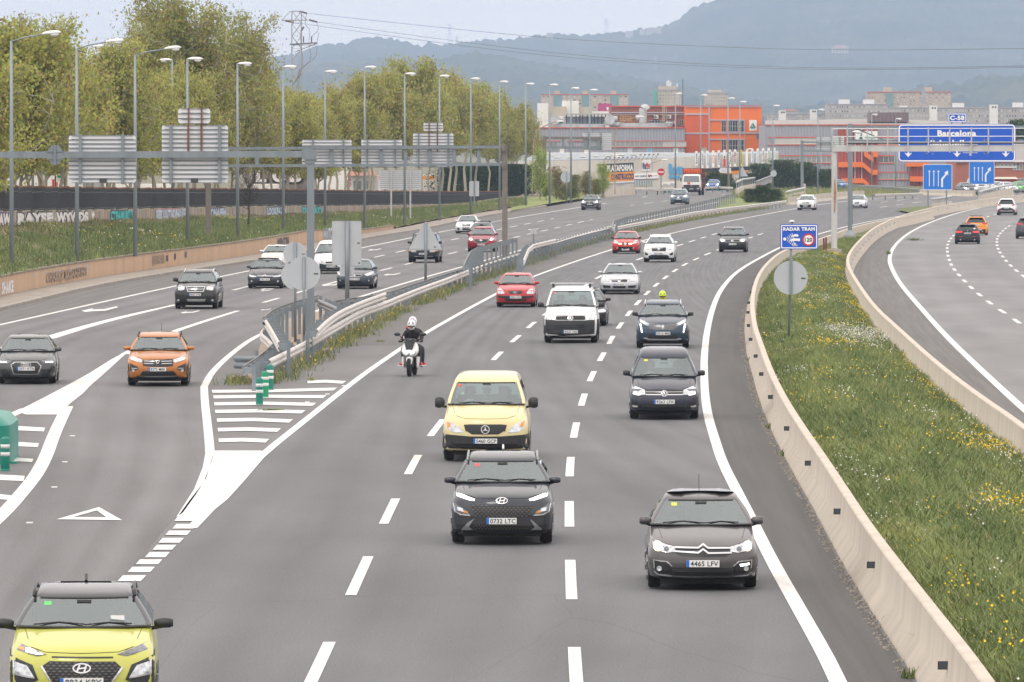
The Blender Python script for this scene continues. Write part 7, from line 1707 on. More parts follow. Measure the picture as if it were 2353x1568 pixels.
def stroke(pts,w,closed=False):
 out_=[]
 n=len(pts)
 for i in range(n if closed else n-1):
  (x0,z0),(x1,z1)=pts[i],pts[(i+1)%n];L=math.hypot(x1-x0,z1-z0)or 1;nx,nz=-(z1-z0)/L*w/2,(x1-x0)/L*w/2;ex,ez=(x1-x0)/L*w*.3,(z1-z0)/L*w*.3
  out_.append([(x0-nx-ex,z0-nz-ez),(x1-nx+ex,z1-nz+ez),(x1+nx+ex,z1+nz+ez),(x0+nx-ex,z0+nz-ez)])
 return out_
def circ(cx_,cz_,rx,rz=None,n=18):rz=rz or rx;return[(cx_+rx*math.cos(2*PI*k/n),cz_+rz*math.sin(2*PI*k/n))for k in range(n)]
def emblem(c_,kind,x,z,r,rear=False,proud=.022):
 S=lambda polys,m=CHROME,p=proud,nm='emblem':c_.surf(nm,polys,m,p,.0,rear)
 ring=lambda rr,rz=None,w=.14:stroke(circ(x,z,rr,rz),r*w,True)
 if kind=='vw':S([circ(x,z,r)],GRILLE,proud-.006,'emblem_disc');S(ring(r*.93)+stroke([(x-r*.35,z+r*.85),(x,z+r*.1),(x+r*.35,z+r*.85)],r*.16)+stroke([(x-r*.8,z+r*.45),(x-r*.38,z-r*.75),(x,z+r*.0),(x+r*.38,z-r*.75),(x+r*.8,z+r*.45)],r*.16))
 elif kind=='star':S([circ(x,z,r)],GRILLE,proud-.006,'emblem_disc');S(ring(r*.94));S([[(x,z+r*.9),(x-r*.12,z+r*.08),(x-r*.78,z-r*.45),(x,z-r*.14),(x+r*.78,z-r*.45),(x+r*.12,z+r*.08)]])
 elif kind=='chevrons':
  for dz in(0,-r*.62):S(stroke([(x-r,z-r*.45+dz),(x,z+r*.35+dz),(x+r,z-r*.45+dz)],r*.34))
 elif kind=='hellipse':S(ring(r,r*.52,.16));S(stroke([(x-r*.55,z-r*.36),(x-r*.25,z+r*.34)],r*.2)+stroke([(x+r*.30,z-r*.36),(x+r*.55,z+r*.34)],r*.2)+stroke([(x-r*.35,z-r*.06),(x+r*.42,z+r*.06)],r*.17))
 elif kind=='rings':
  for k in range(4):S(stroke(circ(x+(k-1.5)*r*1.35,z,r),r*.22,True))
 elif kind=='diamond':S(stroke([(x,z+r),(x+r*.62,z),(x,z-r),(x-r*.62,z)],r*.34,True))
 elif kind=='oval':S(ring(r,r*.5,.12));tx=text_obj('emblem_text','KIA',CHROME,c_.t,r*.5,Vector((x,c_.front(x,z,rear)+(proud+.01)*(1 if rear else-1),z)),fit=r*1.2)
 elif kind=='arrowring':S(ring(r,None,.2));S(stroke([(x-r*2.4,z-r*1.5),(x+r*2.2,z+r*1.4)],r*.16)+stroke([(x-r*.7,z-.0),(x+r*.7,z)],r*.3))
 elif kind=='wing':S(ring(r,r*.8,.16));S(stroke([(x-r*.8,z+r*.3),(x-r*.3,z+r*.1),(x,z-r*.3),(x+r*.3,z+r*.1),(x+r*.8,z+r*.3)],r*.2))
 elif kind=='bolt':S(ring(r,r*.92,.2));S(stroke([(x-r*1.3,z-r*.12),(x+r*.1,z+r*.1),(x-r*.1,z-r*.1),(x+r*1.3,z+r*.12)],r*.22))
 elif kind=='lion':S([[(x-r*.4,z-r*.9),(x+r*.1,z-r*.2),(x-r*.5,z-r*.1),(x-r*.1,z+r*.3),(x-r*.3,z+r*.8),(x+r*.5,z+r),(x+r*.6,z+r*.4),(x+r*.3,z),(x+r*.7,z-r*.8),(x+r*.3,z-r*.5),(x,z-r)]])
 elif kind=='sblock':S([[(x-r,z-r*.8),(x+r,z-r*.8),(x+r,z+r*.1),(x-r*.3,z+r*.1),(x-r*.3,z+r*.25),(x+r,z+r*.35),(x+r,z+r*.8),(x-r,z+r*.8),(x-r,z-r*.05),(x+r*.35,z-r*.05),(x+r*.35,z-r*.25),(x-r,z-r*.35)]])
 elif kind=='vee':S(stroke([(x-r,z+r*.8),(x-r*.35,z-r*.8),(x+r*.35,z-r*.8),(x+r,z+r*.8)],r*.34));S([[(x-r,z+r*.98),(x+r,z+r*.98),(x+r,z+r*.65),(x-r,z+r*.65)]])
 elif kind=='round':S([circ(x,z,r)],mat('blue_white_emblem',(.25,.35,.55),.3));S(ring(r))
def bars(x0,x1,z0,z1,n,t=.012,f=None):
 return[[(x0+(0 if f is None else f)*abs(k/(n-1)-.5),z0+(z1-z0)*k/(n-1)-t/2),(x1-(0 if f is None else f)*abs(k/(n-1)-.5),z0+(z1-z0)*k/(n-1)-t/2),(x1-(0 if f is None else f)*abs(k/(n-1)-.5),z0+(z1-z0)*k/(n-1)+t/2),(x0+(0 if f is None else f)*abs(k/(n-1)-.5),z0+(z1-z0)*k/(n-1)+t/2)]for k in range(n)]
def inside(poly,x,z):
 c_=False;n=len(poly)
 for i in range(n):
  (x0,z0),(x1,z1)=poly[i],poly[(i+1)%n]
  if(z0>z)!=(z1>z)and x<(x1-x0)*(z-z0)/(z1-z0)+x0:c_=not c_
 return c_
def studs(poly,dx,dz,r):
 xs=[p[0]for p in poly];zs=[p[1]for p in poly];out_=[];z=min(zs)+dz/2;row=0
 while z<max(zs):
  x=min(xs)+(dx/2 if row%2 else 0)
  while x<max(xs):
   if inside(poly,x,z):out_.append([(x-r,z),(x,z-r*.45),(x+r,z),(x,z+r*.3)])
   x+=dx
  z+=dz;row+=1
 return out_
MESHG=mat('grille_mesh_grey',(.10,.095,.09),.4);DK2=mat('bumper_grey_plastic',(.026,.028,.032),.6);SILV=mat('silver_skid',(.28,.29,.29),.4,metal=.4)
CARS=[]
def place(x,y):return G(x,y)
def yaw_at(x,y,line):
 """heading of the lane line nearest to the car"""
 P_=path(line,step=4);p=G(x,y);i=min(range(len(P_)-1),key=lambda k:abs(P_[k].y-p.y));d=P_[min(i+2,len(P_)-1)]-P_[max(0,i-1)];return-math.atan2(d.x,d.y)
def car_at(typ,label,x,y,line,pm,rear=False,back=None,**k):
 """x, y: where the front (or rear) tyres meet the road in the photograph"""
 yaw=yaw_at(x,y,line)if not isinstance(line,(int,float))else math.radians(line)
 p=G(x,y);d=dict(TYPES[typ]);d.update({a:b for a,b in k.items()if a in d});L=d['L'];fwd=Vector((-math.sin(yaw),math.cos(yaw),0))
 c_=p+fwd*(L/2-.88)
 a=yaw+(PI if rear else 0);c_.z=zg(c_.y)+.014
 C_=Car(typ,label,c_,a,pm,**k);CARS.append(C_);return C_
def both(c_,name,poly,m,**k):
 a=c_.surf(name,[poly],m,**k);b=c_.surf(name,[M2(poly)],m,**k);return a,b
def bust(c_,side_,label,top,hair=HAIR,arms=False,scale=1.0):
 """seated driver or passenger: torso, head with face, arms reaching forward; side_ -1 / +1 / 0"""
 d=c_.d;loc=Vector((side_*c_.hw*.40,c_.seat_y-.12,d['zc']-.22));M_=c_.t.matrix_basis if False else(Matrix.Translation(c_.t.location)@Matrix.Rotation(c_.t.rotation_euler.z,4,'Z'))
 t=empty('person',M_@loc,c_.t.rotation_euler.z,label,'person','people in the vehicles')
 b=MB();prof=[(.19,.13,-.16),(.195,.12,-.02),(.215,.115,.12),(.21,.10,.22),(.12,.08,.29),(.06,.06,.33)];n=12;V=[];F=[]
 for rx,ry,z in prof:
  for k in range(n):a=2*PI*k/n;V.append((rx*math.cos(a),ry*math.sin(a),z))
 for j in range(len(prof)-1):
  for k in range(n):F.append((j*n+k,j*n+(k+1)%n,(j+1)*n+(k+1)%n,(j+1)*n+k))
 b.add(V,F)
 for sx in(-1,1):
  e=(sx*.28,-.08,.02)if not arms else(sx*.27,-.16,.0);h_=(sx*.20,-.25,-.10)if not arms else(sx*.15,-.40,.10)
  b.tube([(sx*.19,0,.2),e,h_],[.06,.05,.035],8)
 b.build('torso',top,t,sm=50)
 hd=MB();V=[];F=[];rows=9;n=14
 for j in range(rows+1):
  a=PI*j/rows;z=math.cos(a)*.125;r_=math.sin(a)*(.085 if z>-.02 else .078)
  for k in range(n):
   q_=2*PI*k/n;x_=r_*math.cos(q_)*.92;y_=r_*math.sin(q_)*1.12
   if y_<-.06 and abs(x_)<.02 and-.05<z<.02:y_-=.02
   V.append((x_,y_,z+.46))
 for j in range(rows):
  for k in range(n):F.append((j*n+k,j*n+(k+1)%n,(j+1)*n+(k+1)%n,(j+1)*n+k))
 hd.add(V,F);hd.tube([(0,.0,.30),(0,.0,.40)],.05,8);
 ho=hd.build('head',SKINM,t,sm=True)
 f=MB()
 for sx in(-1,1):f.box((sx*.032,-.088,.475),(.022,.01,.01));f.box((sx*.032,-.090,.492),(.03,.008,.005))
 f.box((0,-.085,.405),(.045,.01,.008));f.build('face_features',HAIR,ho)
 hr=MB();V=[];F=[]
 for j in range(5):
  a=PI*.52*j/4
  for k in range(n):q_=2*PI*k/n;V.append((math.sin(a)*.088*math.cos(q_),math.sin(a)*.098*math.sin(q_)+.015,math.cos(a)*.135+.465))
 for j in range(4):
  for k in range(n):F.append((j*n+k,j*n+(k+1)%n,(j+1)*n+(k+1)%n,(j+1)*n+k))
 hr.add(V,F);hr.build('hair',hair,ho,sm=True)
 if arms:
  for sx in(-1,1):
   h2=MB();h2.box((0,0,0),(.07,.05,.05))
   for k in range(4):h2.tube([(-.027+k*.018,-.02,.01),(-.027+k*.018,-.05,.005),(-.027+k*.018,-.05,-.03)],.009,5)
   h2.tube([(sx*-.035,-.01,.0),(sx*-.05,-.03,.02)],.01,5);h2.build('hand',SKINM,t,(sx*.15,-.41,.11))
 t.scale=(scale,)*3
 return t
CLO={'black':mat('cloth_black',(.015,.015,.018),.9),'white':mat('cloth_white',(.60,.62,.60),.9),'grey':mat('cloth_grey',(.2,.21,.22),.9),'tan':mat('cloth_cream',(.5,.46,.38),.9),'blue':mat('cloth_blue',(.06,.10,.2),.9)}
KM=L12
# ---- A lime compact SUV, front left
LIME=paint('lime',(.47,.48,.10),.0);BLKR=paint('black_roof',(.02,.022,.03))
c=car_at('suv','bright lime-yellow small SUV with black roof and black cladding, cut by the bottom edge',191,1653,2.6,LIME,roofm=BLKR,zr=1.44,H=1.55,W=1.80,wr=.64,zc=1.09,zh=.90)
r=(705,1885,692);g=P2(r,[(365,1430),(430,1385),(985,1390),(1045,1445),(950,1575),(455,1575)])
c.surf('grille',[g],GRILLE,.008);c.surf('grille_mesh',studs(g,.075,.034,.028),MESHG,.016,.0);c.surf('grille_trim',stroke([g[0],g[5]],.022)+stroke([g[3],g[4]],.022),CHROME,.02)
c.surf('bonnet_slot',[P2(r,[(450,1345),(970,1350),(970,1364),(450,1359)])],BLACK,.004)
a,b=both(c,'headlight',P2(r,[(145,1250),(200,1262),(405,1332),(330,1348),(150,1305)]),LENSD,proud=.01)
c.surf('daytime_light',[P2(r,[(225,1285),(260,1285),(380,1330),(330,1335),(225,1315)])],LIT,.016,0,par=a);c.surf('indicator',[P2(r,[(160,1275),(215,1285),(215,1305),(165,1295)])],AMBER,.016,0,par=a)
a,b=both(c,'lower_lamp_cluster',P2(r,[(105,1350),(285,1420),(335,1545),(255,1585),(95,1600)]),DK2,proud=.012)
for q_ in(a,b):
 sx=1 if q_ is a else-1;pts=P2(r,[(130,1395),(240,1425),(300,1520),(130,1500)]);pts=pts if sx>0 else M2(pts);c.surf('lamp_lens',[pts],LENS,.02,0,par=q_);c.surf('chrome_hook',stroke([((x_ if sx>0 else-x_),z_)for x_,z_ in P2(r,[(122,1385),(125,1500),(300,1528)])],.02),CHROME,.026,par=q_)
both(c,'wheel_cladding',P2(r,[(88,1300),(100,1330),(110,1400),(115,1680),(92,1680)]),DK2,proud=.012)
c.surf('lower_bumper',[P2(r,[(130,1600),(455,1578),(950,1578),(1280,1600),(1250,1700),(160,1700)])],DK2,.01)
emblem(c,'hellipse',0,P2(r,[(705,1442)])[0][1],.105);c.plate(0,P2(r,[(0,1562)])[0][1],.53,'8934 KPX');c.mirror_parts(BLACK,z=1.13,x=.99,sz=(.24,.16,.13));c.rails(BLACK);c.wiper();c.sticker('g')
bust(c,1,'driver of the lime SUV behind the windscreen, pale top, dark hair',CLO['white'],arms=True)
MB().box((.42,c.y0+1.40,1.19),(.17,.01,.09)).build('paper_card',WHITE,c.t);MB().tube([(0,c.y0+3.2,1.55),(0,c.y0+3.35,1.62)],.02,5).build('antenna_fin',BLACK,c.t)
# ---- B dark facelifted SUV in the centre
DG=paint('graphite_blue',(.028,.034,.045),.3)
c=car_at('suv','dark graphite SUV with slim white daytime lights, nearest vehicle in the centre lane',1154,1249,-.3,DG,zr=1.42,H=1.55,wr=.64,zc=1.05)
r=(1167,1240,642);g=P2(r,[(820,815),(1520,825),(1460,945),(870,940)]);c.surf('grille',[g],GRILLE,.008);c.surf('grille_mesh',studs(g,.075,.036,.026),MESHG,.014,0)
for q_ in both(c,'daytime_light',P2(r,[(645,686),(700,695),(860,748),(850,765),(800,762),(650,718)]),LIT,proud=.014):pass
a,b=both(c,'headlight',P2(r,[(612,790),(640,800),(780,885),(803,930),(700,915),(630,885)]),LENSD,proud=.012)
for q_,f_ in((a,lambda p:p),(b,M2)):c.surf('lens',[f_(P2(r,[(655,835),(720,850),(730,890),(665,880)]))],LENS,.018,0,par=q_);c.surf('indicator',[f_(P2(r,[(725,870),(775,890),(785,905),(730,898)]))],AMBER,.018,0,par=q_);c.surf('chrome_hook',stroke(f_(P2(r,[(612,800),(632,890),(700,922),(805,930)])),.018),CHROME,.022,0,par=q_)
c.surf('lower_bumper',[P2(r,[(600,920),(870,945),(1465,950),(1740,930),(1735,1150),(600,1150)])],DK2,.006)
c.surf('skid_plate',[P2(r,[(855,965),(830,1000),(790,1060),(840,1100),(1480,1108),(1540,1065),(1490,980),(1500,978),(1620,1085),(1615,1140),(715,1132),(702,1095),(780,1010)])],SILV,.016)
g2=P2(r,[(830,1028),(1495,1040),(1470,1088),(860,1085)]);c.surf('lower_grille',[g2],GRILLE,.018);c.surf('lower_grille_mesh',studs(g2,.06,.03,.022),MESHG,.024,0)
emblem(c,'hellipse',0,P2(r,[(0,760)])[0][1],.098);c.plate(-.005,P2(r,[(0,990)])[0][1],.53,'0732 LTC',dy=.035);c.mirror_parts(DG,z=1.085,x=.93,sz=(.22,.16,.12));c.rails(SILV);c.wiper();c.sticker('r')
bust(c,1,'driver of the graphite SUV, hand on the wheel, dark clothes',CLO['grey'],arms=True);MB().tube([(0,c.y0+3.2,1.56),(0,c.y0+3.35,1.63)],.02,5).build('antenna_fin',CHROME,c.t)
# ---- C grey sedan
GT=paint('warm_grey',(.075,.070,.074),.4)
c=car_at('sedan','grey-brown sedan with lit headlights and chevron bars, nearest the right edge line',1613,1352,-.6,GT,W=1.75,H=1.47,L=4.43,zr=1.355,wr=.61,zc=.965,zh=.72)
r=(1180,1440,701)
c.surf('grille',[P2(r,[(870,1050),(1500,1055),(1440,1088),(1180,1092),(930,1083)])],GRILLE,.008);c.surf('grille',[P2(r,[(875,985),(1495,990),(1495,1050),(875,1045)])],GRILLE,.006)
c.surf('chevron_bar',stroke(P2(r,[(872,990),(1130,992),(1183,955),(1238,994),(1498,996)]),.026),CHROME,.022);c.surf('chevron_bar',stroke(P2(r,[(872,1032),(1128,1046),(1183,1006),(1240,1050),(1498,1048)]),.026),CHROME,.022)
a,b=both(c,'headlight',P2(r,[(612,905),(720,950),(870,985),(875,1035),(790,1052),(720,1040),(635,1015)]),LENS,proud=.012)
for q_,f_ in((a,lambda p:p),(b,M2)):c.surf('low_beam',[f_(circ(*P2(r,[(680,985)])[0],.072))],WARM,.018,0,par=q_);c.surf('inner_lamp',[f_(circ(*P2(r,[(775,1010)])[0],.042))],LENSD,.018,0,par=q_)
g2=P2(r,[(850,1212),(1510,1220),(1500,1305),(860,1305)]);c.surf('lower_grille',[g2],GRILLE,.008);c.surf('lower_grille_slat',[P2(r,[(855,y_),(1508,y_+4),(1508,y_+12),(855,y_+8)])for y_ in(1232,1254,1276)],DK2,.016,0)
a,b=both(c,'fog_lamp_panel',P2(r,[(632,1135),(780,1150),(835,1200),(850,1300),(680,1272),(640,1225)]),GRILLE,proud=.012)
for q_,f_ in((a,lambda p:p),(b,M2)):c.surf('fog_lamp',[f_(circ(*P2(r,[(695,1226)])[0],.042))],LENS,.02,0,par=q_);c.surf('chrome_surround',stroke(f_(P2(r,[(640,1225),(632,1135),(780,1150),(835,1200)])),.014),CHROME,.02,0,par=q_)
c.surf('daytime_light',[P2(r,[(1590,1178),(1700,1163),(1706,1185),(1600,1206)])],LIT,.022,0,par=b)
c.surf('chrome_lip',stroke(P2(r,[(640,1262),(680,1296),(850,1318),(1183,1324),(1510,1322),(1680,1306),(1720,1275)]),.020),CHROME,.016)
c.plate(0,P2(r,[(0,1166)])[0][1],.52,'4465 LFV',dy=.03);c.mirror_parts(GT,z=1.03,x=.90,sz=(.19,.16,.14));c.wiper();c.sticker('y')
bust(c,1,'driver of the grey-brown sedan, round face, pale shirt',CLO['grey']);bust(c,-1,'passenger with long hair in the grey-brown sedan',CLO['black']);MB().tube([(-.02,c.y0+2.5,1.46),(-.02,c.y0+2.75,1.72)],.006,4).build('antenna',BLACK,c.t)
# ---- D yellow van
YV=paint('cream_yellow',(.64,.56,.30),.0)
c=car_at('van','pale yellow van with black bumper and three men in front, behind the graphite SUV',1117,1059,-1.0,YV,W=1.90,H=1.92,L=4.76,zr=1.735,zc=1.235,wr=.735,wb=.89)
r=(988,1450,394);g=P2(r,[(798,1142),(850,1138),(1130,1138),(1178,1144),(1165,1190),(1105,1226),(870,1226),(812,1190)])
c.surf('grille',[g],GRILLE,.010);c.surf('grille_slat',[P2(r,[(812,y_),(1168,y_),(1166,y_+6),(814,y_+6)])for y_ in(1156,1174,1192)]+[P2(r,[(850,1208),(1125,1208),(1120,1214),(855,1214)])],DK2,.018,0)
for q_,f_ in zip(both(c,'headlight',P2(r,[(640,1110),(690,1120),(760,1165),(795,1212),(735,1213),(690,1202),(650,1175)]),LENS,proud=.012),(lambda p:p,M2)):c.surf('indicator',[f_(P2(r,[(643,1118),(672,1122),(680,1160),(655,1168)]))],AMBER,.018,0,par=q_)
c.surf('bumper',[P2(r,[(612,1222),(640,1228),(860,1244),(1118,1244),(1340,1230),(1370,1222),(1372,1345),(1330,1385),(640,1385),(605,1340)])],BLACK,.014,.05)
c.surf('bumper_slot',[P2(r,[(690,1308),(1285,1308),(1260,1322),(720,1322)]),P2(r,[(760,1340),(1220,1340),(1200,1356),(780,1356)])],UNDER,.020,0)
emblem(c,'star',0,P2(r,[(0,1183)])[0][1],.095,proud=.03);c.plate(0,P2(r,[(0,1284)])[0][1],.53,'5460 GCP',dy=.03);c.mirror_parts(BLACK,z=1.28,x=1.05,sz=(.22,.2,.26));c.wiper();c.sticker('r',-.9)
bust(c,1,'hooded driver of the yellow van with both hands on the wheel',CLO['black'],arms=True);bust(c,0,'middle man in the yellow van with dark hair',CLO['black']);bust(c,-1,'man in a pale hoodie at the passenger side of the yellow van',CLO['white'])
# ---- E small people carrier, navy
NV=paint('navy_metal',(.028,.034,.055),.25)
c=car_at('mpv','dark navy high-roofed small van with two people in pale jumpers, beside the right edge line',1526,963,-1.0,NV,W=1.79,H=1.80,zr=1.56,L=4.4,zc=1.07,wr=.66)
r=(900,1310,520);c.surf('grille',[P2(r,[(640,930),(1160,930),(1152,990),(652,990)])],GRILLE,.008);c.surf('grille_chrome',[P2(r,[(650,990),(1155,990),(1150,1004),(655,1004)]),P2(r,[(650,958),(1150,958),(1150,964),(650,964)])],CHROME,.016,0)
for q_,f_ in zip(both(c,'headlight',P2(r,[(468,880),(520,890),(640,935),(648,998),(540,1000),(480,985)]),LENS,proud=.012),(lambda p:p,M2)):c.surf('daytime_light',[f_(P2(r,[(478,978),(575,985),(578,1004),(545,1006),(482,992)]))],LIT,.02,0,par=q_)
c.surf('lower_grille',[P2(r,[(640,1130),(1165,1130),(1180,1195),(610,1195)])],GRILLE,.008);c.surf('lower_slat',[P2(r,[(640,y_),(1165,y_),(1165,y_+6),(640,y_+6)])for y_ in(1150,1172)],DK2,.016,0)
for q_ in both(c,'fog_lamp',P2(r,[(470,1142),(545,1150),(540,1172),(472,1168)]),LENS,proud=.014):pass
both(c,'fog_panel',P2(r,[(465,1095),(520,1100),(600,1140),(610,1185),(465,1180)]),GRILLE,proud=.007)
emblem(c,'vw',0,P2(r,[(0,982)])[0][1],.083,proud=.026);c.plate(0,P2(r,[(0,1093)])[0][1],.53,'9263 LFX');c.mirror_parts(BLACK,z=1.16,x=.97,sz=(.19,.16,.15));c.wiper();c.sticker('y')
bust(c,1,'driver of the navy small van in a cream jumper',CLO['tan'],arms=True);bust(c,-1,'passenger of the navy small van in a white roll-neck',CLO['white'])
# ---- F dark blue SUV with fang lights
PB=paint('petrol_blue',(.022,.045,.075),.35)
c=car_at('suv','deep petrol-blue SUV with vertical fang lights, just behind the navy small van',1523,800,-1.5,PB,W=1.84,H=1.63,zr=1.495,L=4.6,zc=1.10,wr=.64)
r=(1350,1335,253);g=P2(r,[(1215,1128),(1490,1130),(1470,1165),(1440,1186),(1262,1186),(1230,1165)]);c.surf('grille',[g],GRILLE,.008);c.surf('grille_mesh',studs(g,.075,.035,.024),CHROME,.014,0)
for q_,f_ in zip(both(c,'headlight',P2(r,[(1145,1095),(1180,1105),(1228,1130),(1232,1152),(1195,1142),(1152,1120)]),LENS,proud=.012),(lambda p:p,M2)):c.surf('fang_light',[f_(P2(r,[(1146,1133),(1160,1133),(1172,1205),(1163,1212)]))],LIT,.02,0,par=q_)
c.surf('lower_grille',[P2(r,[(1212,1228),(1490,1230),(1475,1260),(1225,1260)])],GRILLE,.008);c.surf('chrome_lip',[P2(r,[(1172,1257),(1212,1250),(1222,1262),(1478,1264),(1490,1254),(1524,1266),(1480,1278),(1222,1277)])],CHROME,.014)
c.surf('dark_lower_bumper',[P2(r,[(1118,1262),(1160,1268),(1225,1282),(1478,1283),(1545,1270),(1580,1265),(1575,1300),(1125,1300)])],DK2,.008)  # dark plastic strip across the lower bumper, below the chrome lip
emblem(c,'lion',0,P2(r,[(0,1158)])[0][1],.065);c.plate(0,P2(r,[(0,1215)])[0][1],.52,'5810 MBJ');c.mirror_parts(BLACK,z=1.16,x=.97,sz=(.20,.16,.14));c.rails(CHROME);c.wiper()
bust(c,1,'driver of the petrol-blue SUV',CLO['grey'],arms=True);bust(c,-1,'passenger of the petrol-blue SUV in a pale top',CLO['tan'])
# ---- G white van with roof bar
WH=paint('white',(.74,.75,.76),0)
c=car_at('van','white van with grey bumper and a roof bar, one headlight glowing warm',1312,788,L12,WH,W=1.90,H=1.97,zr=1.84,wr=.75,zc=1.29)
r=(522,1285,240);c.surf('grille',[P2(r,[(395,1060),(652,1060),(650,1097),(398,1097)])],GRILLE,.01);c.surf('grille_slat',[P2(r,[(398,y_),(650,y_),(650,y_+4),(398,y_+4)])for y_ in(1067,1077,1087)],DK2,.018,0)
for q_,f_ in zip(both(c,'headlight',P2(r,[(305,1043),(395,1055),(398,1097),(312,1098)]),LENS,proud=.012),(lambda p:p,M2)):c.surf('low_beam',[f_(circ(*P2(r,[(376,1077)])[0],.07 if q_.name.count('.')==0 or f_ is not M2 else .05))],WARM,.02,0,par=q_)
c.surf('bumper',[P2(r,[(290,1092),(400,1102),(650,1102),(765,1092),(768,1215),(740,1238),(305,1238),(288,1210)])],DK2,.012,.05);c.surf('lower_grille',[P2(r,[(392,1135),(650,1135),(645,1166),(398,1166)])],GRILLE,.02,0)
both(c,'fog_cover',circ(*P2(r,[(328,1190)])[0],.06),GRILLE,proud=.02)
emblem(c,'vw',0,P2(r,[(0,1081)])[0][1],.10,proud=.03);c.plate(0,P2(r,[(0,1198)])[0][1],.53,'4537 HJS',dy=.03);c.mirror_parts(BLACK,z=1.34,x=1.09,sz=(.22,.18,.20));c.wiper();c.sticker('r',-.9)
yb=c.y0+2.1;rb=MB();rb.box((0,yb,2.09),(1.56,.06,.035)).box((0,yb+.3,2.10),(1.56,.06,.03));rb.build('roof_bar',CHROME,c.t)
for sx in(-1,1):MB().box((sx*.66,yb,2.01),(.08,.1,.14)).build('bar_foot',BLACK,c.t)
bust(c,1,'driver of the white van',CLO['black'],arms=True);bust(c,-1,'passenger of the white van',CLO['black'])
# ---- generic front dressing for mid-distance cars
def dress(c,r,hl,gr=None,pl=None,txt='',em=None,lo=None,lit=None,fog=None,mm=None,bump=None,pw=.52,gm=GRILLE,extra=(),trim=None,lens=LENS,msz=(.21,.15,.13),mz=None):
 f1=lambda p:p
 if bump:c.surf('bumper',[P2(r,p_)for p_ in bump[0]],bump[1],.008,.04)
 if gr:c.surf('grille',[P2(r,gr)],gm,.010)
 if trim:c.surf('grille_trim',stroke(P2(r,trim[0]),trim[1],True),CHROME,.018,0)
 if lo:c.surf('lower_grille',[P2(r,p_)for p_ in lo],GRILLE,.012)
 ps=both(c,'headlight',P2(r,hl),lens,proud=.013)
 if lit:
  for q_,f_ in zip(ps,(f1,M2)):c.surf('lamp_light',[f_(P2(r,lit[0])if isinstance(lit[0],list)else circ(*P2(r,[lit[0]])[0],lit[2]if len(lit)>2 else .06))],lit[1],.02,0,par=q_)
 if fog:both(c,'fog_lamp',circ(*P2(r,[fog[0]])[0],fog[1]),LENS,proud=.02)
 for nm,pts,m_,pr in extra:c.surf(nm,[P2(r,pts)],m_,pr,.01)
 if em:emblem(c,em[0],*P2(r,[em[1]])[0][:1],P2(r,[em[1]])[0][1],em[2],proud=.026)
 if pl:q_=P2(r,[pl])[0];c.plate(q_[0],q_[1],pw,txt,dy=.025)
 c.mirror_parts(mm or c.P,sz=msz,z=mz);c.wiper()
SV=paint('silver',(.50,.52,.55),.55);RD=paint('red',(.42,.025,.03),.15);RD2=paint('bright_red',(.48,.02,.02),.1);DR=paint('deep_red',(.26,.008,.018),.4);BK=paint('black',(.012,.012,.014),.0)
c=car_at('sedan','silver sedan between the white van and the compact white SUV',1424,676,L12,SV,W=1.82)
dress(c,(957,850,178),[(806,718),(866,722),(872,748),(822,748)],[(878,730),(1036,730),(1022,757),(896,757)],(957,777),'9160 GKX',('vw',(957,743),.072),[[(900,790),(1012,790),(1008,808),(904,808)],[(813,782),(885,788),(880,806),(825,806)],[(1030,788),(1100,782),(1090,806),(1034,806)]],trim=([(880,731),(1034,731),(1020,757),(896,757)],.016))
bust(c,1,'driver of the silver sedan',CLO['black']);bust(c,-1,'passenger of the silver sedan',CLO['grey'])
c=car_at('hatch','red small hatchback with black lower grille, beside the left edge line',1186,706,M1,RD,W=1.70,H=1.47,zr=1.37,zh=.76,zc=.98)
dress(c,(37,965,200),[(-120,808),(-85,815),(-58,848),(-62,858),(-118,858),(-128,835)],[(-25,835),(0,832),(75,832),(100,836),(95,852),(75,858),(0,858),(-20,854)],(37,886),'9806 FDH',('oval',(37,845),.075),[[(-60,902),(134,902),(128,920),(-52,920)]],extra=(('bumper_strip',[(-130,870),(-70,876),(145,876),(205,870),(205,885),(140,898),(-70,898),(-130,885)],BLACK,.01),))
c.body_o.name='body';bust(c,1,'driver of the red small hatchback with black strip',CLO['black'])
c=car_at('hatch','brighter red hatchback with diamond badge and glowing fog-height lamps, next to the white SUV',1438,583,M1,RD2,W=1.73,H=1.45)
dress(c,(1020,483,134),[(915,368),(932,374),(952,388),(955,405),(925,400)],[(952,398),(1085,398),(1082,410),(956,410)],(1020,454),'5708 HTG',('diamond',(1020,404),.10),[[(950,430),(1090,430),(1080,458),(960,458)]],lit=([(958,397),(990,399),(990,409),(962,409)],WARM),fog=((950,441),.05),mm=BLACK)
c=car_at('suv','white compact SUV with black mesh grille and diagonal badge, right of the bright red hatchback',1515,603,L12,WH,W=1.86,H=1.65,zr=1.50,wr=.62,zc=1.12,zh=.92)
dress(c,(1320,563,143),[(1206,430),(1244,445),(1247,455),(1212,462)],[(1255,440),(1386,440),(1380,474),(1262,474)],(1320,493),'9254 MLL',('arrowring',(1320,459),.065),[[(1228,520),(1252,506),(1390,506),(1412,520),(1400,542),(1242,542)],[(1198,482),(1228,496),(1224,510),(1202,508)],[(1412,496),(1442,482),(1440,508),(1416,510)]],lit=([(1209,440),(1240,447),(1238,452),(1212,455)],LIT),lens=LENSD);c.rails(WH)
bust(c,1,'driver of the white compact SUV',CLO['tan'])
DKB=paint('near_black_blue',(.018,.02,.026),.2)
c=car_at('suv','near-black SUV with roof rails and bright headlights, alone in the right-hand lane',1684,580,L23,DKB,W=1.84,H=1.66,zr=1.52,wr=.63,zc=1.10)
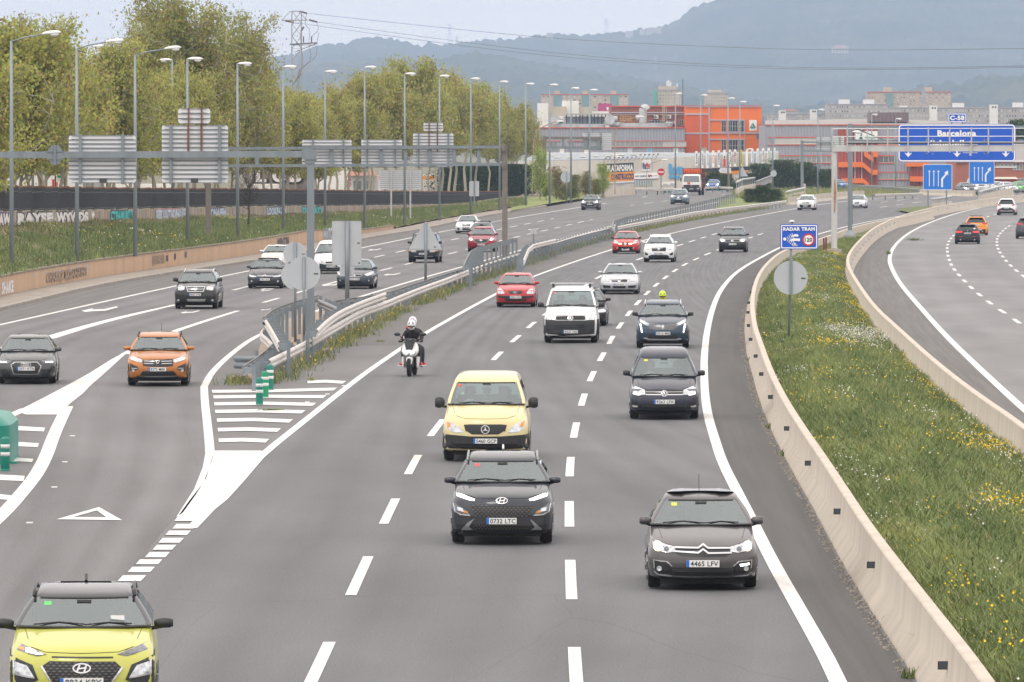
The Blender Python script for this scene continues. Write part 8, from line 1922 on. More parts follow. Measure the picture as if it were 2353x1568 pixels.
dress(c,(1977,468,133),[(1864,355),(1912,360),(1912,382),(1868,380)],[(1914,362),(2040,362),(2038,383),(1916,383)],(1977,403),'1175 XNK',('vw',(1977,373),.075),[[(1900,412),(2052,412),(2040,432),(1914,432)]],lit=((1890,370),LIT,.085),trim=([(1914,363),(2040,363),(2038,383),(1916,383)],.014));c.rails(CHROME)
c.surf('lower_lip',[P2((1977,468,133),[(1885,436),(2070,436),(2064,442),(1890,442)])],DK2,.012)
BKX=paint('black_metal',(.014,.015,.02),.3)
c=car_at('sedan','black sedan half hidden behind the white van, one lit headlight showing',1341,749,L12,BKX,W=1.83)
dress(c,(0,1000,230),[(-205,852),(-130,862),(-128,892),(-190,888)],[(-95,860),(95,860),(80,930),(-80,930)],(0,905),'3821 GHB',('rings',(0,875),.05),[[(-190,920),(-120,925),(-125,960),(-185,955)],[(120,925),(190,920),(185,955),(125,960)]],lit=([(-200,868),(-140,872),(-140,880),(-198,880)],LIT),mm=BLACK)
# ---- left carriageway
OR=paint('burnt_orange',(.42,.155,.035),.35)
c=car_at('suv','burnt-orange crossover with black roof rails and a silver skid plate, leftmost lane of the gore',364,887,1.5,OR,W=1.79,H=1.53,zr=1.41,L=4.1,zc=1.02,zh=.83)
r=(1420,548,297)
dress(c,r,[(1180,293),(1282,328),(1286,345),(1268,357),(1186,330)],[(1285,323),(1560,323),(1552,385),(1480,390),(1360,390),(1292,382)],(1418,412),'8372 MBK',('vee',(1420,348),.052),[[(1290,428),(1560,428),(1590,465),(1262,465)]],lit=([(1183,312),(1240,328),(1236,335),(1186,322)],LIT),fog=((1206,424),.045),extra=(('skid_plate',[(1232,470),(1310,466),(1530,466),(1608,474),(1580,497),(1262,497)],DK2,.014),('silver_line',[(1250,473),(1320,471),(1520,471),(1592,476),(1580,484),(1260,484)],SILV,.02)),msz=(.24,.15,.12))
both(c,'fog_panel',P2(r,[(1175,362),(1238,385),(1256,410),(1190,438),(1180,420)]),DK2,proud=.011);both(c,'chrome_stripe',P2(r,[(1190,400),(1248,404),(1246,409),(1192,408)]),CHROME,proud=.02);both(c,'wheel_cladding',P2(r,[(1158,385),(1166,360),(1172,450),(1170,540),(1158,540)]),DK2,proud=.012)
c.surf('grille_dash',[P2(r,p_)for p_ in([(1300,338),(1390,340),(1390,345),(1300,343)],[(1450,340),(1545,338),(1545,343),(1450,345)],[(1300,358),(1385,360),(1385,365),(1300,363)],[(1455,360),(1545,358),(1545,363),(1455,365)])],CHROME,.02,0)
c.rails(BLACK,.07);bust(c,1,'driver of the burnt-orange crossover, both hands on the wheel',CLO['black'],arms=True);bust(c,-1,'passenger of the burnt-orange crossover',CLO['black']);MB().tube([(.06,c.y0+2.3,1.55),(.06,c.y0+2.5,1.80)],.007,4).build('antenna',BLACK,c.t)
MG=paint('mineral_grey',(.058,.064,.066),.4)
c=car_at('hatch','dark grey hatchback with four-ring badge and hexagonal grille, cut by the left edge',62,882,1.9,MG,W=1.74,H=1.41,zr=1.32,zc=.93,zh=.72)
r=(228,528,312);g=[(90,360),(128,338),(330,338),(368,375),(340,450),(116,450)]
dress(c,r,[(-22,322),(40,318),(98,328),(60,356),(-15,352)],g,(228,398),'2071 KTN',('rings',(228,361),.047),[[(0+375-375-10,410),(50,400),(92,465),(10,470)],[(375,410),(466,405),(440,470),(382,465)]],lit=([(-20,332),(50,335),(48,341),(-18,345)],LIT),trim=(g,.016),lens=LENSD)
c.surf('grille_mesh',studs(P2(r,[(100,365),(350,370),(330,440),(120,440)]),.06,.04,.02),MESHG,.018,0);bust(c,1,'driver of the dark grey hatchback with four rings',CLO['grey'],arms=True);bust(c,-1,'passenger of the dark grey hatchback with four rings',CLO['black'])
c=car_at('suv','black SUV with large chrome-edged grille and silver roof rails, alone in mid left carriageway',452,710,-1.6,BK,W=1.85,H=1.68,zr=1.54,L=4.57,zc=1.12,zh=.92,yc=1.0)
r=(1758,1205,195);g=[(1680,1027),(1838,1027),(1826,1066),(1694,1066)]
dress(c,r,[(1606,1015),(1664,1025),(1668,1050),(1640,1058),(1610,1056)],g,(1756,1093),'8825 FVB',('bolt',(1758,1042),.07),[[(1700,1112),(1820,1112),(1815,1124),(1706,1124)]],trim=(g,.028),fog=((1614,1142),.05),extra=(('skid_plate',[(1686,1130),(1846,1130),(1838,1152),(1694,1152)],SILV,.016),('grille_bar',[(1690,1044),(1830,1044),(1830,1049),(1690,1049)],CHROME,.02)),msz=(.22,.16,.19),mz=1.24,mm=BLACK);c.rails(CHROME,.06);bust(c,1,'driver of the black SUV on the left carriageway',CLO['grey'],arms=True);bust(c,-1,'passenger of the black SUV on the left carriageway',CLO['tan'])
SG=paint('slate_grey',(.035,.040,.048),.35)
c=car_at('sedan','slate grey sedan with chevron bars, left of the round sign backs',611,663,-2.2,SG,W=1.75,L=4.43,zr=1.36,zc=.98)
r=(60+20,1020,192)
dress(c,(80,1020,200),[(-85,890),(-55,897),(-5,905),(0,915),(-25,918),(-72,912)],[(5,908),(165,908),(155,918),(14,918)],(80,940),'2445 HSD',None,[[(8,952),(152,952),(148,978),(14,978)]],fog=((-50,958),.05));c.surf('chevron_bar',stroke(P2((80,1020,200),[(5,897),(65,900),(82,890),(98,900),(165,899)]),.022),CHROME,.02);c.surf('chevron_bar',stroke(P2((80,1020,200),[(5,906),(65,909),(82,899),(98,909),(165,908)]),.022),CHROME,.02)
CW=paint('pearl_white',(.62,.63,.60),.1)
c=car_at('hatch','small cream-white round-lamped hatchback behind the slate sedan',634,620,L_A,CW,W=1.69,H=1.41,L=3.7,zr=1.33,zh=.80,zc=.97)
dress(c,(160,880,205),[(75,745),(110,752),(115,775),(85,788),(68,770)],[(130,782),(235,782),(225,800),(140,800)],(180,815),'7714 FPK',None,[[(110,825),(250,825),(245,838),(116,838)]],lit=((92,768),LIT,.07),fog=((265-170,800),.05),mm=CHROME,lens=LENS)
c=car_at('mpv','white small delivery van with black bumper, partly hidden by the tall rectangular sign back',757,629,L_A,paint('van_white',(.70,.71,.72)),W=1.72,H=1.80,L=4.1,zr=1.62,zc=1.12,yc=.82,yrt=1.5,zh=.86)
dress(c,(660,888,200),[(572,750),(610,752),(614,780),(580,784)],[(628,766),(735,766),(730,784),(634,784)],(686,818),'8893 FHB',None,[[(620,832),(745,832),(740,855),(628,855)]],bump=([[(562,786),(620,796),(740,796),(760,786),(760,862),(740,876),(580,876),(562,860)]],BLACK),mm=BLACK,msz=(.18,.16,.2));bust(c,1,'driver of the white small delivery van',CLO['black'])
BG=paint('blue_grey',(.038,.052,.068),.35)
c=car_at('hatch','dark blue-grey hatchback with angular S badge behind the rectangular sign pole',817,664,L_B,BG,W=1.80,H=1.44,zr=1.35,L=4.28)
dress(c,(1093,668,190),[(922+0,516),(925,540),(970,558),(1004,545),(1000,540),(935,515)],[(1020,540),(1166,540),(1150,562),(1036,562)],(1092,585),'5635 KVM',('sblock',(1093,550),.045),[[(1030,602),(1160,602),(1170,626),(1020,626)],[(930,588),(970,595),(1000,625),(945,612)],[(1186,625),(1216,595),(1256,588),(1242,612)]],trim=([(1020,540),(1166,540),(1150,562),(1036,562)],.016),fog=((958,598),.035));bust(c,1,'driver of the blue-grey hatchback',CLO['grey'])
JG=paint('dark_grey_green',(.03,.034,.036),.2)
c=car_at('suv','dark boxy four-wheel-drive behind the triangular sign back',974,604,L_B,JG,W=1.82,H=1.75,zr=1.66,zc=1.14,zh=.98,wr=.70,wb=.84,yc=1.2,yrt=1.65,L=4.5,clr=.3,wr_=.36)
dress(c,(1500,790,150),[(1390,680),(1420,680),(1440,690),(1438,704),(1395,702)],[(1440,683),(1560,683),(1556,700),(1444,700)],(1500,717),'4058 DSN',None,[[(1430,735),(1570,735),(1566,752),(1434,752)]],fog=((1425,690),.05),mm=BLACK,msz=(.2,.14,.16),extra=(('bumper_line',[(1420,738),(1590,738),(1590,742),(1420,742)],CHROME,.02),('amber_lamp',[(1372,684),(1392,684),(1390,694),(1372,694)],AMBER,.02),('amber_lamp',[(1608,684),(1628,684),(1628,694),(1610,694)],AMBER,.02)));c.rails(BLACK,.08)
c=car_at('sedan','white saloon leading the cluster of three cars near the lattice gantry post',1073,537,L_A,WH,W=1.80,zr=1.38,L=4.4)
dress(c,(1888,525,150/1.0*.74),[(1805,436),(1832,450),(1835,460),(1808,462)],[(1850,448),(1925,448),(1920,462),(1855,462)],(1888,476),'7286 KPN',('lion',(1888,455),.06),[[(1850,485),(1925,485),(1922,500),(1855,500)],[(1806,478),(1828,482),(1826,500),(1808,496)],[(1948,482),(1970,478),(1968,496),(1950,500)]],lit=((1816,452),LIT,.09))
c=car_at('hatch','dark estate car with roof bars between the white saloon and the deep red SUV',1105,561,L_B,BG,W=1.78,H=1.50,zr=1.42)
dress(c,(0,540,120),[(-100,450),(-60,455),(-62,470),(-95,470)],[(-55,455),(55,455),(50,475),(-50,475)],(0,490),'4410 HBD',None,[[(-60,505),(60,505),(55,520),(-55,520)]]);b=MB()
for yy in(1.9,2.6):b.box((0,c.y0+yy,1.60),(1.25,.07,.04));b.box((-.56,c.y0+yy,1.55),(.07,.08,.10));b.box((.56,c.y0+yy,1.55),(.07,.08,.10))
b.build('roof_bar',BLACK,c.t)
c=car_at('suv','deep red SUV, frontmost of the three cars by the lattice gantry post',1107,579,L_B,DR,W=1.84,H=1.66,zr=1.53,L=4.55,zc=1.10,wr=.62)
g=[(1955,582),(2085,582),(2076,612),(2040,618),(2000,618),(1964,612)]
dress(c,(2020,690,132),[(1905,572),(1925,578),(1952,588),(1950,598),(1915,596)],g,(2020,633),'3554 MFC',('wing',(2020,596),.075),[[(1960,648),(2080,648),(2070,662),(1970,662)]],lit=((1930,586),LIT,.075),trim=(g,.014));bust(c,1,'driver of the deep red SUV',CLO['grey'])
c=car_at('suv','black compact SUV with one lit headlight, far on the left carriageway',1356,483.5,L_A,BK,W=1.82,H=1.58,zr=1.46)
dress(c,(698,1440,85),[(625,1360),(665,1368),(665,1384),(628,1380)],[(665,1366),(735,1366),(732,1386),(668,1386)],(698,1393),'7852 MBF',('vw',(698,1374),.075),[[(645,1402),(752,1402),(740,1424),(658,1424)]],lit=((638,1370),LIT,.10),extra=(('lower_arc',[(640,1398),(665,1412),(735,1412),(758,1398),(762,1404),(740,1420),(660,1420),(636,1404)],SILV,.02),))
LB=paint('steel_blue',(.10,.15,.20),.45)
c=car_at('mpv','steel-blue people carrier just in front of the lorry',1560,470,L_B,LB,W=1.83,H=1.66,zr=1.52,zc=1.06,zh=.84,L=4.4)
dress(c,(1497,1385,72),[(1432,1310),(1462,1316),(1466,1335),(1436,1332)],[(1462,1328),(1532,1328),(1528,1336),(1466,1336)],(1497,1348),'9071 GWX',('chevrons',(1497,1330),.11),[[(1462,1352),(1532,1352),(1526,1368),(1468,1368)]],lit=((1442,1322),WARM,.10))
BL=paint('bright_blue',(.015,.13,.46),.25)
c=car_at('suv','bright blue crossover with lit headlights beside the lorry',1638,438.5,L_B,BL,W=1.76,H=1.55,L=4.1,zr=1.44)
dress(c,(1797,1262,70),[(1740,1195),(1765,1202),(1770,1216),(1742,1214)],[(1772,1203),(1824,1203),(1820,1218),(1776,1218)],(1797,1232),'1520 KDW',('vee',(1797,1209),.06),[[(1765,1226),(1830,1226),(1824,1244),(1770,1244)]],lit=((1748,1204),LIT,.12));c.rails(BLACK)
# ---- right-hand part of the main carriageway
c=car_at('suv','white boxy SUV just before the white gantry post',1852,484,L12,WH,W=1.78,H=1.61,zr=1.48,L=4.2,zc=1.10)
dress(c,(342,1440,82),[(278,1368),(305,1372),(308,1388),(282,1386)],[(308,1374),(378,1374),(374,1386),(312,1386)],(342,1407),'3366 JZK',None,[[(290,1394),(395,1394),(385,1424),(300,1424)]],msz=(.2,.14,.14));c.rails(CHROME)
c=car_at('hatch','silver-white hatchback just right of the grey post that carries the big blue sign',1970,479.5,L12,paint('silver_white',(.62,.64,.68),.3),W=1.77,H=1.42)
dress(c,(800,1423,76),[(752,1362),(778,1368),(778,1380),(755,1378)],[(782,1372),(820,1372),(816,1392),(786,1392)],(800,1392),'0042 GTV',('rings',(800,1379),.05),[[(755,1396),(778,1398),(776,1408),(757,1408)],[(822,1398),(845,1396),(843,1408),(824,1408)]])
c=car_at('suv','dark grey coupe-like SUV with lit lights, far between the two lane signs',2228,448.5,14,SG,W=1.80,H=1.56,zr=1.44)
dress(c,(1810,1303,68),[(1752,1240),(1790,1252),(1792,1262),(1756,1256)],[(1775,1262),(1845,1262),(1840,1270),(1780,1270)],(1810,1278),'6612 LCJ',None,[[(1765,1284),(1855,1284),(1848,1296),(1772,1296)]],lit=((1762,1248),LIT,.12))
c=car_at('van','white van mostly hidden behind the dark coupe-like SUV',2252,441,10,WH,W=1.85,H=1.85,zr=1.7);dress(c,(0,100,60),[(-50,40),(-30,42),(-30,52),(-48,52)],[(-25,45),(25,45),(25,55),(-25,55)],(0,70),'2207 FKW')
for x_,y_,m_,l_ in((2300,443,WH,'white hatchback, left one of two far white cars at the right edge'),(2323,444,WH,'white hatchback, right one of two far white cars at the right edge')):
 c=car_at('hatch',l_,x_,y_,16,m_);dress(c,(0,100,60),[(-48,52),(-28,55),(-30,63),(-46,62)],[(-25,58),(25,58),(22,66),(-22,66)],(0,76),'5521 HNP')
c=car_at('hatch','bright green hatchback at the right edge behind the far barrier',2352,443,16,paint('vivid_green',(.04,.38,.03)));dress(c,(0,100,60),[(-48,52),(-28,55),(-30,63),(-46,62)],[(-25,58),(25,58),(22,66),(-22,66)],(0,76),'4187 KSB',mm=BLACK)
c=car_at('mpv','blue car half hidden by a far guard rail between the white gantry posts',1938,436,30,paint('mid_blue',(.05,.16,.36),.2),H=1.5,zr=1.42,zc=1.0);dress(c,(0,100,60),[(-48,50),(-28,53),(-30,61),(-46,60)],[(-25,55),(25,55),(22,63),(-22,63)],(0,76),'8830 DTZ')
# ---- cars seen from behind on the right carriageway
def rear_dress(c,r,tl,pl,txt,hatch=None,lower=None,lit=False,em=None,spoiler=True,exhaust=False,ref=None,tri=None):
 for q_,f_ in zip(both(c,'tail_light',P2(r,tl),TAILON if lit else TAIL,proud=.014,rear=True),(0,1)):pass
 if lower:c.surf('lower_bumper',[P2(r,lower)],DK2,.012,.03,rear=True)
 if hatch:c.surf('tailgate_seam',stroke(P2(r,hatch),.012),UNDER,.006,0,rear=True)
 if ref:
  for q_ in ref:c.surf('reflector',[P2(r,q_)],TAIL,.018,0,rear=True)
 if em:emblem(c,em[0],*P2(r,[em[1]])[0][:1],P2(r,[em[1]])[0][1],em[2],rear=True)
 q_=P2(r,[pl])[0];c.plate(-q_[0]*0,q_[1],.52,txt,rear=True)
 c.mirror_parts(BLACK);l=c.d;yb=c.y0+c.L-l['rg']-.12
 if spoiler:MB().box((0,yb+.02,l['zr']+.02),(l['wr']*1.75,.24,.03)).build('roof_spoiler',c.P,c.t)
 MB().tube([(0,c.front(0,l['zc']+.05,True)+.02,l['zc']+.03),(.28,c.front(.28,l['zc']+.1,True)+.02,l['zc']+.10)],.012,4).build('rear_wiper',BLACK,c.t)
 MB().tube([(0,yb-.35,l['H']-.01),(0,yb-.22,l['H']+.06)],.02,5).build('antenna_fin',BLACK,c.t)
 if exhaust:MB().lathe([(.045,0),(.045,.06)],(.5,c.y0+c.L-.05,.3),10,'Y').lathe([(.045,0),(.045,.06)],(-.5,c.y0+c.L-.05,.3),10,'Y').build('exhaust_tip',CHROME,c.t)
R_YAW=R12
c=car_at('hatch','black hatchback seen from behind with brake lights on and a rear window sticker',2223,561,R12,BKX,rear=True,glass=CARGD,W=1.80,H=1.44,zr=1.34)
r=(1365,695,243);rear_dress(c,r,[(1170,478),(1275,490),(1278,506),(1180,512),(1170,500)],(1362,520),'2708 MRF',[(1200,460),(1190,530),(1250,560),(1480,560),(1540,530),(1530,460)],[(1160,600),(1220,590),(1510,590),(1570,600),(1560,655),(1170,655)],lit=True,em=('round',(1365,480),.035),ref=([(1225,575),(1275,575),(1275,583),(1225,583)],[(1455,580),(1505,580),(1505,588),(1455,588)]),exhaust=True)
c.surf('window_sticker',[circ(-.50,1.10,.07,.05)],WHITE,.006,0,rear=True)
c=car_at('hatch','orange hatchback seen from behind with dark roof edge, partly hidden by the black one',2243,541,R12,paint('vivid_orange',(.78,.25,.015),.1),rear=True,glass=CARGD,W=1.82,H=1.46)
r=(1512,537,215);rear_dress(c,r,[(1325,332),(1410,332),(1415,352),(1345,362),(1322,350)],(1515,372),'6204 LWY',[(1350,330),(1370,395),(1650,395),(1680,330)],[(1350,440),(1400,448),(1620,448),(1680,440),(1670,500),(1355,500)],exhaust=True)
MB().box((0,c.y0+2.2,1.50),(1.05,.08,.04)).build('roof_edge',BLACK,c.t)
c=car_at('suv','white SUV seen from behind with thin tail lights, farthest on the right carriageway',2313,495,R12,WH,rear=True,glass=CARGD,W=1.86,H=1.65,zr=1.52,L=4.5)
r=(2050,188,178);rear_dress(c,r,[(1900,-5),(1945,15),(1960,30),(1935,32),(1905,20)],(2050,70),'8844 MFX',None,[(1885,112),(1930,85),(1990,62),(2110,62),(2170,85),(2215,112),(2205,160),(1895,160)])
c.surf('silver_diffuser',[P2(r,[(1930,125),(1950,105),(2050,118),(2150,105),(2170,125),(2130,136),(1970,136)])],SILV,.02,0,rear=True);both(c,'lower_lamp',P2(r,[(1900,100),(1942,96),(1915,128)]),TAIL,proud=.022,rear=True)
c=car_at('suv','dark grey SUV seen from behind, cut by the right edge',2362,549,R23,paint('gunmetal',(.06,.065,.075),.4),rear=True,glass=CARGD,W=1.85,H=1.64,zr=1.50,L=4.5)
r=(2390,595,220);rear_dress(c,r,[(2205,345),(2300,345),(2305,372),(2225,375)],(2400,432),'3096 KLV',[(2230,340),(2250,450),(2530,450),(2550,340)],[(2195,485),(2580,485),(2570,560),(2205,560)],ref=([(2215,465),(2295,465),(2290,477),(2220,477)],),em=('oval',(2395,365),.06))
# ---- gas bottle lorry
o=G(1590,449);yaw=yaw_at(1590,449,L_B);fw=Vector((-math.sin(yaw),math.cos(yaw),0));o=o+fw*2.6;t=empty('lorry',o,yaw,'white lorry with an open rack of orange gas bottles above the cab','lorry','vehicles on the motorway')
LW=paint('lorry_white',(.70,.70,.69),0,.5);cab=MB();V=[];F=[];n=8
prof=[(.62,-3.45,-1.9,1.13),(1.0,-3.5,-1.9,1.15),(1.55,-3.47,-1.9,1.15),(1.66,-3.44,-1.9,1.14),(2.45,-3.15,-1.9,1.06),(2.62,-3.0,-1.95,1.0)]
for z,y0,y1,w in prof:
 for x_,y_ in((-w,y1),(-w,y0+.12),(-w+.12,y0),(w-.12,y0),(w,y0+.12),(w,y1)):V.append((x_,y_,z))
for j in range(len(prof)-1):
 for k in range(6):F.append((j*6+k,j*6+(k+1)%6,(j+1)*6+(k+1)%6,(j+1)*6+k))
F+=[tuple(range(6)),tuple(30+k for k in range(6))];cab.add(V,F);cab.build('cab',LW,t,sm=30)
MB().add([(-.98,-3.475,1.68),(.98,-3.475,1.68),(.92,-3.175,2.42),(-.92,-3.175,2.42)],[(0,1,2,3)]).build('windscreen',mat('lorry_glass',(.10,.12,.13),.06,coat=1),t)
for sx in(-1,1):MB().add([(sx*1.155,-3.3,1.62),(sx*1.155,-2.2,1.62),(sx*1.08,-2.2,2.38),(sx*1.08,-3.05,2.38)],[(0,1,2,3)]).build('side_window',MATS['lorry_glass'],t)
MB().box((0,-3.49,1.17),(1.9,.06,.26)).build('grille',GRILLE,t);MB().box((0,-3.52,.82),(2.3,.22,.42)).build('bumper',DK2,t)
ringp(0,0,.09,.12,16).build('emblem',CHROME,t,(0,-3.53,1.2));b=MB()
for a in(90,210,330):b.beam((0,-3.53,1.2),(.1*math.cos(math.radians(a)),-3.53,1.2+.1*math.sin(math.radians(a))),.025)
b.build('emblem_star',CHROME,t)
for sx in(-1,1):MB().box((sx*.98,-3.49,1.20),(.2,.05,.13)).build('indicator',AMBER,t);MB().box((sx*.85,-3.645,.84),(.36,.02,.17)).build('headlight',LENS,t);MB().box((sx*1.32,-3.35,1.95),(.13,.12,.48)).beam((sx*1.15,-3.3,2.1),(sx*1.32,-3.35,2.1),.03).build('wing_mirror',BLACK,t)
MB().box((-.33,-3.53,1.50),(.36,.02,.25)).build('hazard_plate',ORP if False else mat('orange_plate',(.62,.11,.02),.5),t);pn=MB().box((0,-3.645,.80),(.5,.02,.11)).build('number_plate',PLATE,t);text_obj('plate_text','7163 GBR',PTXT,pn,.075,Vector((0,-3.66,.80)),fit=.42)
MB().box((0,0,.55),(2.1,6.9,.3)).build('chassis',UNDER,t);b=MB()
for y0 in np.linspace(-1.8,3.6,8):
 for sx in(-1,1):b.beam((sx*1.15,y0,.9),(sx*1.15,y0,3.3),.06)
for z0 in(.9,1.5,2.1,2.7,3.32):
 for sx in(-1,1):b.beam((sx*1.15,-1.8,z0),(sx*1.15,3.6,z0),.06)
 b.beam((-1.15,-1.8,z0),(1.15,-1.8,z0),.07);b.beam((-1.15,3.6,z0),(1.15,3.6,z0),.07)
b.beam((-1.1,-2.9,2.72),(1.1,-2.9,2.72),.07).beam((-1.1,-2.9,3.32),(1.1,-2.9,3.32),.05)
for sx in(-1,1):b.beam((sx*1.12,-2.9,2.72),(sx*1.12,-1.8,2.72),.07).beam((sx*1.12,-2.9,2.72),(sx*1.12,-2.9,3.4),.06).beam((sx*1.12,-2.9,3.32),(sx*1.12,-1.8,3.32),.05)
b.build('rack',mat('rack_brown',(.13,.04,.03),.6),t)
ORB=mat('gas_bottle_orange',(.72,.12,.015),.4,var=.12,scale=3);gb=MB().lathe([(.14,0),(.15,.04),(.15,.42),(.12,.50),(.06,.53),(.05,.60)],(0,0,0),10).mesh('gas_bottle',ORB,40);nb_=0
for zl in(2.74,):
 for y0 in(-2.7,-2.35,-2.0,-1.6):
  for k in range(7):link('gas_bottle',gb,t,(-.99+k*.33,y0,zl))
for zl in(.95,1.55,2.15,2.75):
 for sx in(-.98,.98):
  for k in range(14):link('gas_bottle',gb,t,(sx,-1.5+k*.37,zl))
wm_=MB().lathe([(.3,-.14),(.48,-.14),(.5,-.08),(.5,.08),(.48,.14),(.3,.14)],(0,0,0),20,'X').mesh('wheel',TYRE,40);rm_=MB().lathe([(.3,-.1),(.28,.1)],(0,0,0),14,'X').mesh('rim',RIM)
for yy in(-2.6,2.3):
 for sx in(-1,1):q_=link('wheel',wm_,t,(sx*.98,yy,.5));link('rim',rm_,q_)
MB().box((0,-2.6,.75),(2.1,1.0,.5)).build('wheel_arch',UNDER,t)
# ---- scooter with two riders
o=G(946,866);yaw=-.10;t=empty('scooter',o+Vector((0,.78,0)),yaw,'white maxi-scooter with twin pointed headlights on the left lane','scooter')
SW=paint('scooter_white',(.76,.76,.76));
def lathe_x(prof,c_,n=24):return MB().lathe(prof,c_,n,'X')
for yy,nm in((-.70,'front_wheel'),(.70,'rear_wheel')):
 w_=lathe_x([(.17,-.05),(.25,-.062),(.285,-.05),(.30,0),(.285,.05),(.25,.062),(.17,.05)],(0,0,0)).build(nm,TYRE,t,(0,yy,.30),sm=40);lathe_x([(.18,-.035),(.15,0),(.18,.035)],(0,0,0),16).build('rim',RIM,w_)
def shell(name,prof,m,par=None):
 """stack of (z, y_front, y_rear, half_width) rings with rounded corners"""
 V=[];F=[];n=16
 for z,y0,y1,w in prof:
  for k in range(n):
   a=2*PI*k/n;cc,ss=math.cos(a),math.sin(a);V.append((w*math.copysign(abs(cc)**.7,cc),(y0+y1)/2+(y1-y0)/2*math.copysign(abs(ss)**.7,ss),z))
 for j in range(len(prof)-1):
  for k in range(n):F.append((j*n+k,j*n+(k+1)%n,(j+1)*n+(k+1)%n,(j+1)*n+k))
 F+=[tuple(reversed(range(n))),tuple((len(prof)-1)*n+k for k in range(n))];b=MB();b.add(V,F);return b.build(name,m,par or t,sm=45)
shell('front_fairing',[(.60,-.62,-.35,.13),(.66,-.74,-.3,.21),(.72,-.80,-.25,.25),(.80,-.78,-.22,.265),(.92,-.68,-.2,.245),(1.02,-.56,-.2,.20),(1.07,-.5,-.25,.15)],SW)
MB().plate([(-.09,.80),(0,.74),(.09,.80),(.16,1.08),(-.16,1.08)],-.76,-.5).build('nose_panel',DARK,t)
for sx in(-1,1):
 MB().plate([(sx*.04,.655),(sx*.09,.64),(sx*.17,.68),(sx*.205,.76),(sx*.18,.79),(sx*.04,.71)],-.84,-.74).build('headlight',LENS,t);MB().plate([(sx*.05,.69),(sx*.15,.72),(sx*.185,.77),(sx*.05,.715)],-.855,-.83).build('daytime_light',LIT,t)
 shell('leg_shield',[(.30,-.50,-.2,.035),(.42,-.52,-.15,.05),(.60,-.50,-.1,.06)],SW).location.x=sx*.22
 shell('side_skirt',[(.26,-.35,.5,.02),(.36,-.40,.6,.05),(.50,-.38,.7,.055)],SW).location.x=sx*.19
 MB().tube([(sx*.20,-.45,1.10),(sx*.33,-.52,1.26)],.012,5).build('mirror_stem',BLACK,t);mo=MB().lathe([(.02,-.035),(.075,-.02),(.09,.0),(.085,.012)],(0,0,0),12,'Y').build('wing_mirror',BLACK,t,(sx*.40,-.50,1.29),sm=True);mo.scale=(1.15,1,.62)
 MB().tube([(sx*.10,-.38,1.12),(sx*.26,-.36,1.13),(sx*.37,-.28,1.09)],.02,6).build('handlebar',BLACK,t);MB().tube([(sx*.27,-.42,1.10),(sx*.38,-.40,1.07)],.008,4).build('brake_lever',RIM,t)
shell('front_mudguard',[(.38,-.80,-.55,.075),(.50,-.86,-.5,.10),(.58,-.82,-.5,.10),(.62,-.74,-.55,.07)],SW)
for sx in(-1,1):MB().tube([(sx*.085,-.70,.30),(sx*.085,-.60,.66)],.028,8).build('fork_leg',DARK,t)
shell('dashboard',[(1.04,-.50,-.22,.17),(1.10,-.52,-.25,.19),(1.16,-.46,-.3,.12)],DARK);MB().plate([(-.15,.06),(-.02,-.02),(.02,-.02),(.15,.06),(.13,-.04),(-.13,-.04)],0,.02,o=(0,-.53,1.13)).build('windshield_base',DARK,t)
shell('body',[(.30,-.3,.7,.10),(.45,-.32,.85,.16),(.62,-.2,.95,.19),(.74,-.05,1.05,.17)],DARK);shell('saddle',[(.72,-.05,.95,.15),(.80,-.08,1.0,.16),(.86,.35,1.02,.14),(.90,.4,1.0,.10)],BLACK)
MB().tube([(.17,.3,.32),(.22,.6,.30),(.24,.95,.36)],[.03,.05,.055],8).build('exhaust',DARK,t);MB().box((-.0,-.62,.56),(.10,.08,.20)).build('fork_cover',BLACK,t)
def skin_body(name,pts,edges,rad,m,parent,root=0,lv=2):
 me=bpy.data.meshes.new(name);me.from_pydata(pts,edges,[]);o=link(name,me,parent);md=o.modifiers.new('skin','SKIN');md.use_smooth_shade=True
 for i,r_ in enumerate(rad):v=me.skin_vertices[0].data[i];v.radius=(r_,r_)if not isinstance(r_,tuple)else r_;v.use_root=(i==root)
 s_=o.modifiers.new('sub','SUBSURF');s_.levels=lv;s_.render_levels=lv
 dg=bpy.context.evaluated_depsgraph_get();n_=bpy.data.meshes.new_from_object(o.evaluated_get(dg));o.modifiers.clear();o.data=n_;n_.materials.clear();n_.materials.append(m)
 n_.polygons.foreach_set('use_smooth',[True]*len(n_.polygons));bpy.data.meshes.remove(me);return o
JK=mat('black_jacket',(.010,.010,.013),.75);JEAN=mat('dark_grey_trousers',(.05,.053,.06),.9,var=.15,scale=8);SHOE=mat('red_shoes',(.50,.012,.03),.6);GLV=mat('black_red_gloves',(.03,.01,.015),.7);HW=mat('helmet_white',(.75,.76,.78),.2,coat=.6);HBL=mat('helmet_blue',(.03,.10,.45),.3);HRD=mat('helmet_red',(.5,.02,.06),.3);VIS=mat('visor_dark',(.012,.014,.018),.08)
